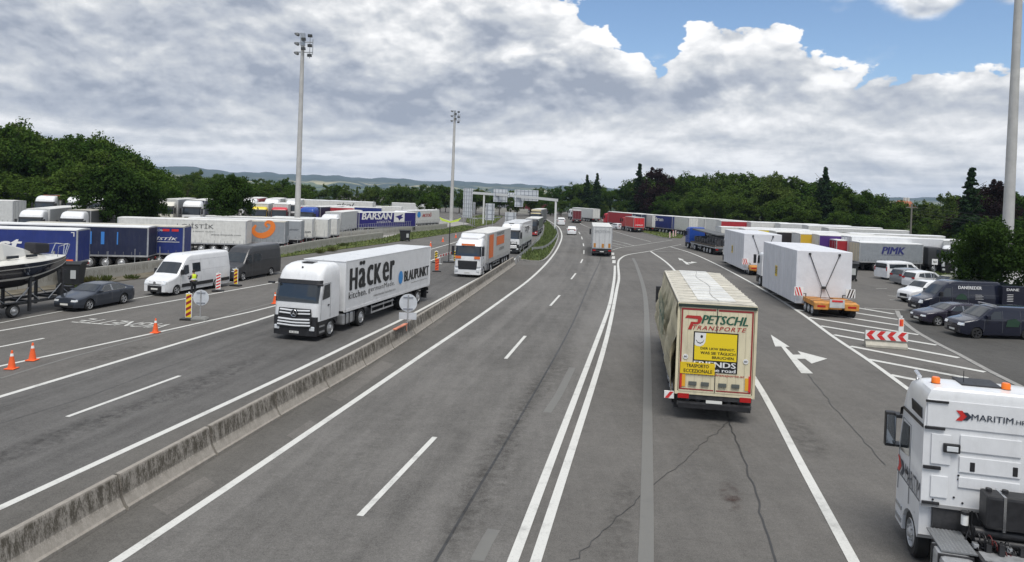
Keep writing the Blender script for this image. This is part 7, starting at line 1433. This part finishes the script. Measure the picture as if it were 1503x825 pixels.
for px, d, ty, kd, lb in ((862, 262, 257, 'spruce', 'left one of the two dark conifer tips beyond the outgoing road'), (877, 258, 255, 'spruce', 'right one of the two dark conifer tips beyond the outgoing road'), (939, 226, 240, 'fir', 'slim conifer tip left of the dark round purple crown'), (964, 222, 246, 'purple', 'dark purplish round crown rising over the wood beside a slim conifer'), (1212, 172, 246, 'spruce', 'pointed conifer above the wood over the right truck park'), (1205, 178, 262, 'spruce', 'lower conifer beside the pointed one above the right truck park'), (1427, 128, 246, 'fir', 'ragged conifer left of the big purple tree'), (1462, 130, 264, 'purple', 'big purple-leaved tree beside the thick light mast'), (1428, 134, 284, 'purple', 'smaller dark purple tree left of the big purple one'), (1246, 168, 273, 'tall', 'tall narrow tree left of the dip in the right-hand wood'), (1272, 166, 277, 'tall', 'tall narrow tree at the dip in the right-hand wood'), (1141, 186, 252, 'light', 'pale green feathery tree rising over the right-hand wood')):
    tree(kd, px, d, ty, lb, None, 1.0)
tree('bush2', 1450, 66, 322, 'large bushy tree in front of the white building by the thick light mast', wide=.88, z=0); tree('bush', 1492, 86, 318, 'bushy tree standing behind the white building beside the light mast', wide=1.0, z=0)
# far canopy that reads as one mass
def far_woods(name, n, rmin, rmax, seed, azr, hmin, hmax):
    r = np.random.default_rng(seed); az = np.radians(r.uniform(azr[0], azr[1], n)); rr = np.sqrt(r.uniform(rmin**2, rmax**2, n)); cx = r.uniform(-1, 1, n)
    x, y = rr*np.sin(az), rr*np.cos(az); m_ = (np.sin(x*.008+1)+np.sin(y*.006+x*.003)+r.normal(0, .5, n)) > -.4; x, y = x[m_], y[m_]; vs = []; fs = []
    for a, b in zip(x, y):
        h = r.uniform(hmin, hmax); w = r.uniform(4, 8)*(1+math.hypot(a, b)/3500); zb = terrain_z(a, b); i = len(vs); k = 7
        for lv, (q, hh) in enumerate(((.8, .1), (1.0, .45), (.7, .8), (.25, 1.0))):
            for j in range(k): t = 6.283*(j+.5*lv)/k; jit = r.uniform(.75, 1.25); vs.append((a+w*q*jit*math.cos(t), b+w*q*jit*math.sin(t), zb+h*hh*r.uniform(.9, 1.08)))
        for lv in range(3):
            for j in range(k): fs.append((i+lv*k+j, i+lv*k+(j+1) % k, i+(lv+1)*k+(j+1) % k, i+(lv+1)*k+j))
        fs.append(tuple(i+3*k+j for j in range(k)))
    o = MB().add(vs, fs).build(name, mat('far_canopy', (.030, .048, .018), 1, var=.45, vscale=.02, spec=.1)); tag(o, kind='stuff')
far_woods('distant_wood', 9000, 900, 4200, 5, (-42, 45), 7, 13)
# ---- far farmhouse, pole, wires
p = Wd(1327, 294, 290); hs = thing('farmhouse', 'distant house with an orange tiled roof and white chimneys among the right-hand trees', 'house', (p.x, 290, -.1), .5); zt_ = p.z
MB().box(-3.5, 3.5, -2.6, 2.6, 0, zt_-2.4).build('wall', mat('house_wall', (.5, .45, .36), .9), hs); MB().prism([(-3, zt_-2.4), (3, zt_-2.4), (0, zt_)], -3.8, 3.8, 'yz').build('roof', mat('roof_tile', (.30, .10, .05), .8, var=.2), hs)
for x in (.4, 2.4): MB().box(x-.4, x+.4, -.4, .4, zt_-.8, zt_+1.2).build('chimney', WT, hs)
p = Wd(1338.5, 298, 118); up_ = thing('utility_pole', 'grey wooden utility pole standing in front of the farmhouse', 'pole', (p.x, 118, -.1)); MB().cyl((0, 0, 0), (0, 0, p.z), .16, .11, 10).build('pole', mat('pole_wood', (.17, .16, .14), .9), up_); MB().box(-.9, .9, -.06, .06, p.z-.7, p.z-.55).build('crossarm', mat('pole_wood', (.3, .29, .26)), up_)
for k in range(4):
    m = MB(); a = Vector((p.x, 118, p.z-.5-.5*k)); b = Vector((p.x+34, 106, p.z-1.1-.55*k)); m.tube([a.lerp(b, t)+Vector((0, 0, -1.1*math.sin(math.pi*t))) for t in np.linspace(0, 1, 10)], .022, 4); tag(m.build('power_line', CHASS), 'thin overhead wire running right from the utility pole towards the light mast', 'wire', 'overhead wires from the utility pole')
# ---- weeds at the wall, verge tufts
WEED = leaf_mat('weed_leaves', (.07, .10, .03), (.14, .13, .05))
def weed(px, py, s, label):
    s *= .6; q = W(px, py); r = np.random.default_rng(int(px)); vs = []; fs = []
    for k in range(220):
        a, rad, h = r.uniform(0, 6.28), abs(r.normal(0, .35*s)), r.uniform(.2, 1.0)*s*.75; b = r.uniform(0, 6.28); w = .03; i = len(vs); bx, by = rad*math.cos(a), rad*math.sin(a); tx_, ty_ = bx*1.6, by*1.6
        vs += [(bx-w*math.cos(b), by-w*math.sin(b), 0), (bx+w*math.cos(b), by+w*math.sin(b), 0), (tx_+w*math.cos(b), ty_+w*math.sin(b), h*.7), (tx_, ty_, h)]; fs.append((i, i+1, i+2, i+3))
    o = MB().add(vs, fs).build('weed_clump', WEED); o.location = (q.x, q.y, .06); tag(o, label, 'plant')
for px, py, s, lb in ((133, 415, 1.2, 'green weed clump at the wall foot right of the wheelie bin'), (153, 413, 1.1, 'taller weed clump at the wall foot above the saloon car'), (192, 410, .8, 'low brownish weeds left of the white van at the wall foot'), (101, 428, 1.0, 'reddish weeds below the wheelie bin behind the saloon car'), (487, 369, 1.3, 'dark weeds at the wall foot behind the lettered lorry roof'), (470, 372, 1.1, 'weed clump at the wall foot right of the dark van'), (503, 362, 1.2, 'weed clump near the end of the low wall')): weed(px, py, s, lb)
# ================================================================ AIR
HZ = bpy.data.materials.new('haze_air'); HZ.use_nodes = True; T = HZ.node_tree; T.nodes.clear(); pv = N(T, 'ShaderNodeVolumePrincipled'); pv.inputs['Color'].default_value = (.60, .76, 1.0, 1); pv.inputs['Density'].default_value = 0.000078; pv.inputs['Anisotropy'].default_value = 0.0
o_ = N(T, 'ShaderNodeOutputMaterial'); T.links.new(pv.outputs[0], o_.inputs['Volume'])
tag(MB().box(-13500, 13500, -6600, 13500, -30, 290).build('haze', HZ), kind='stuff')
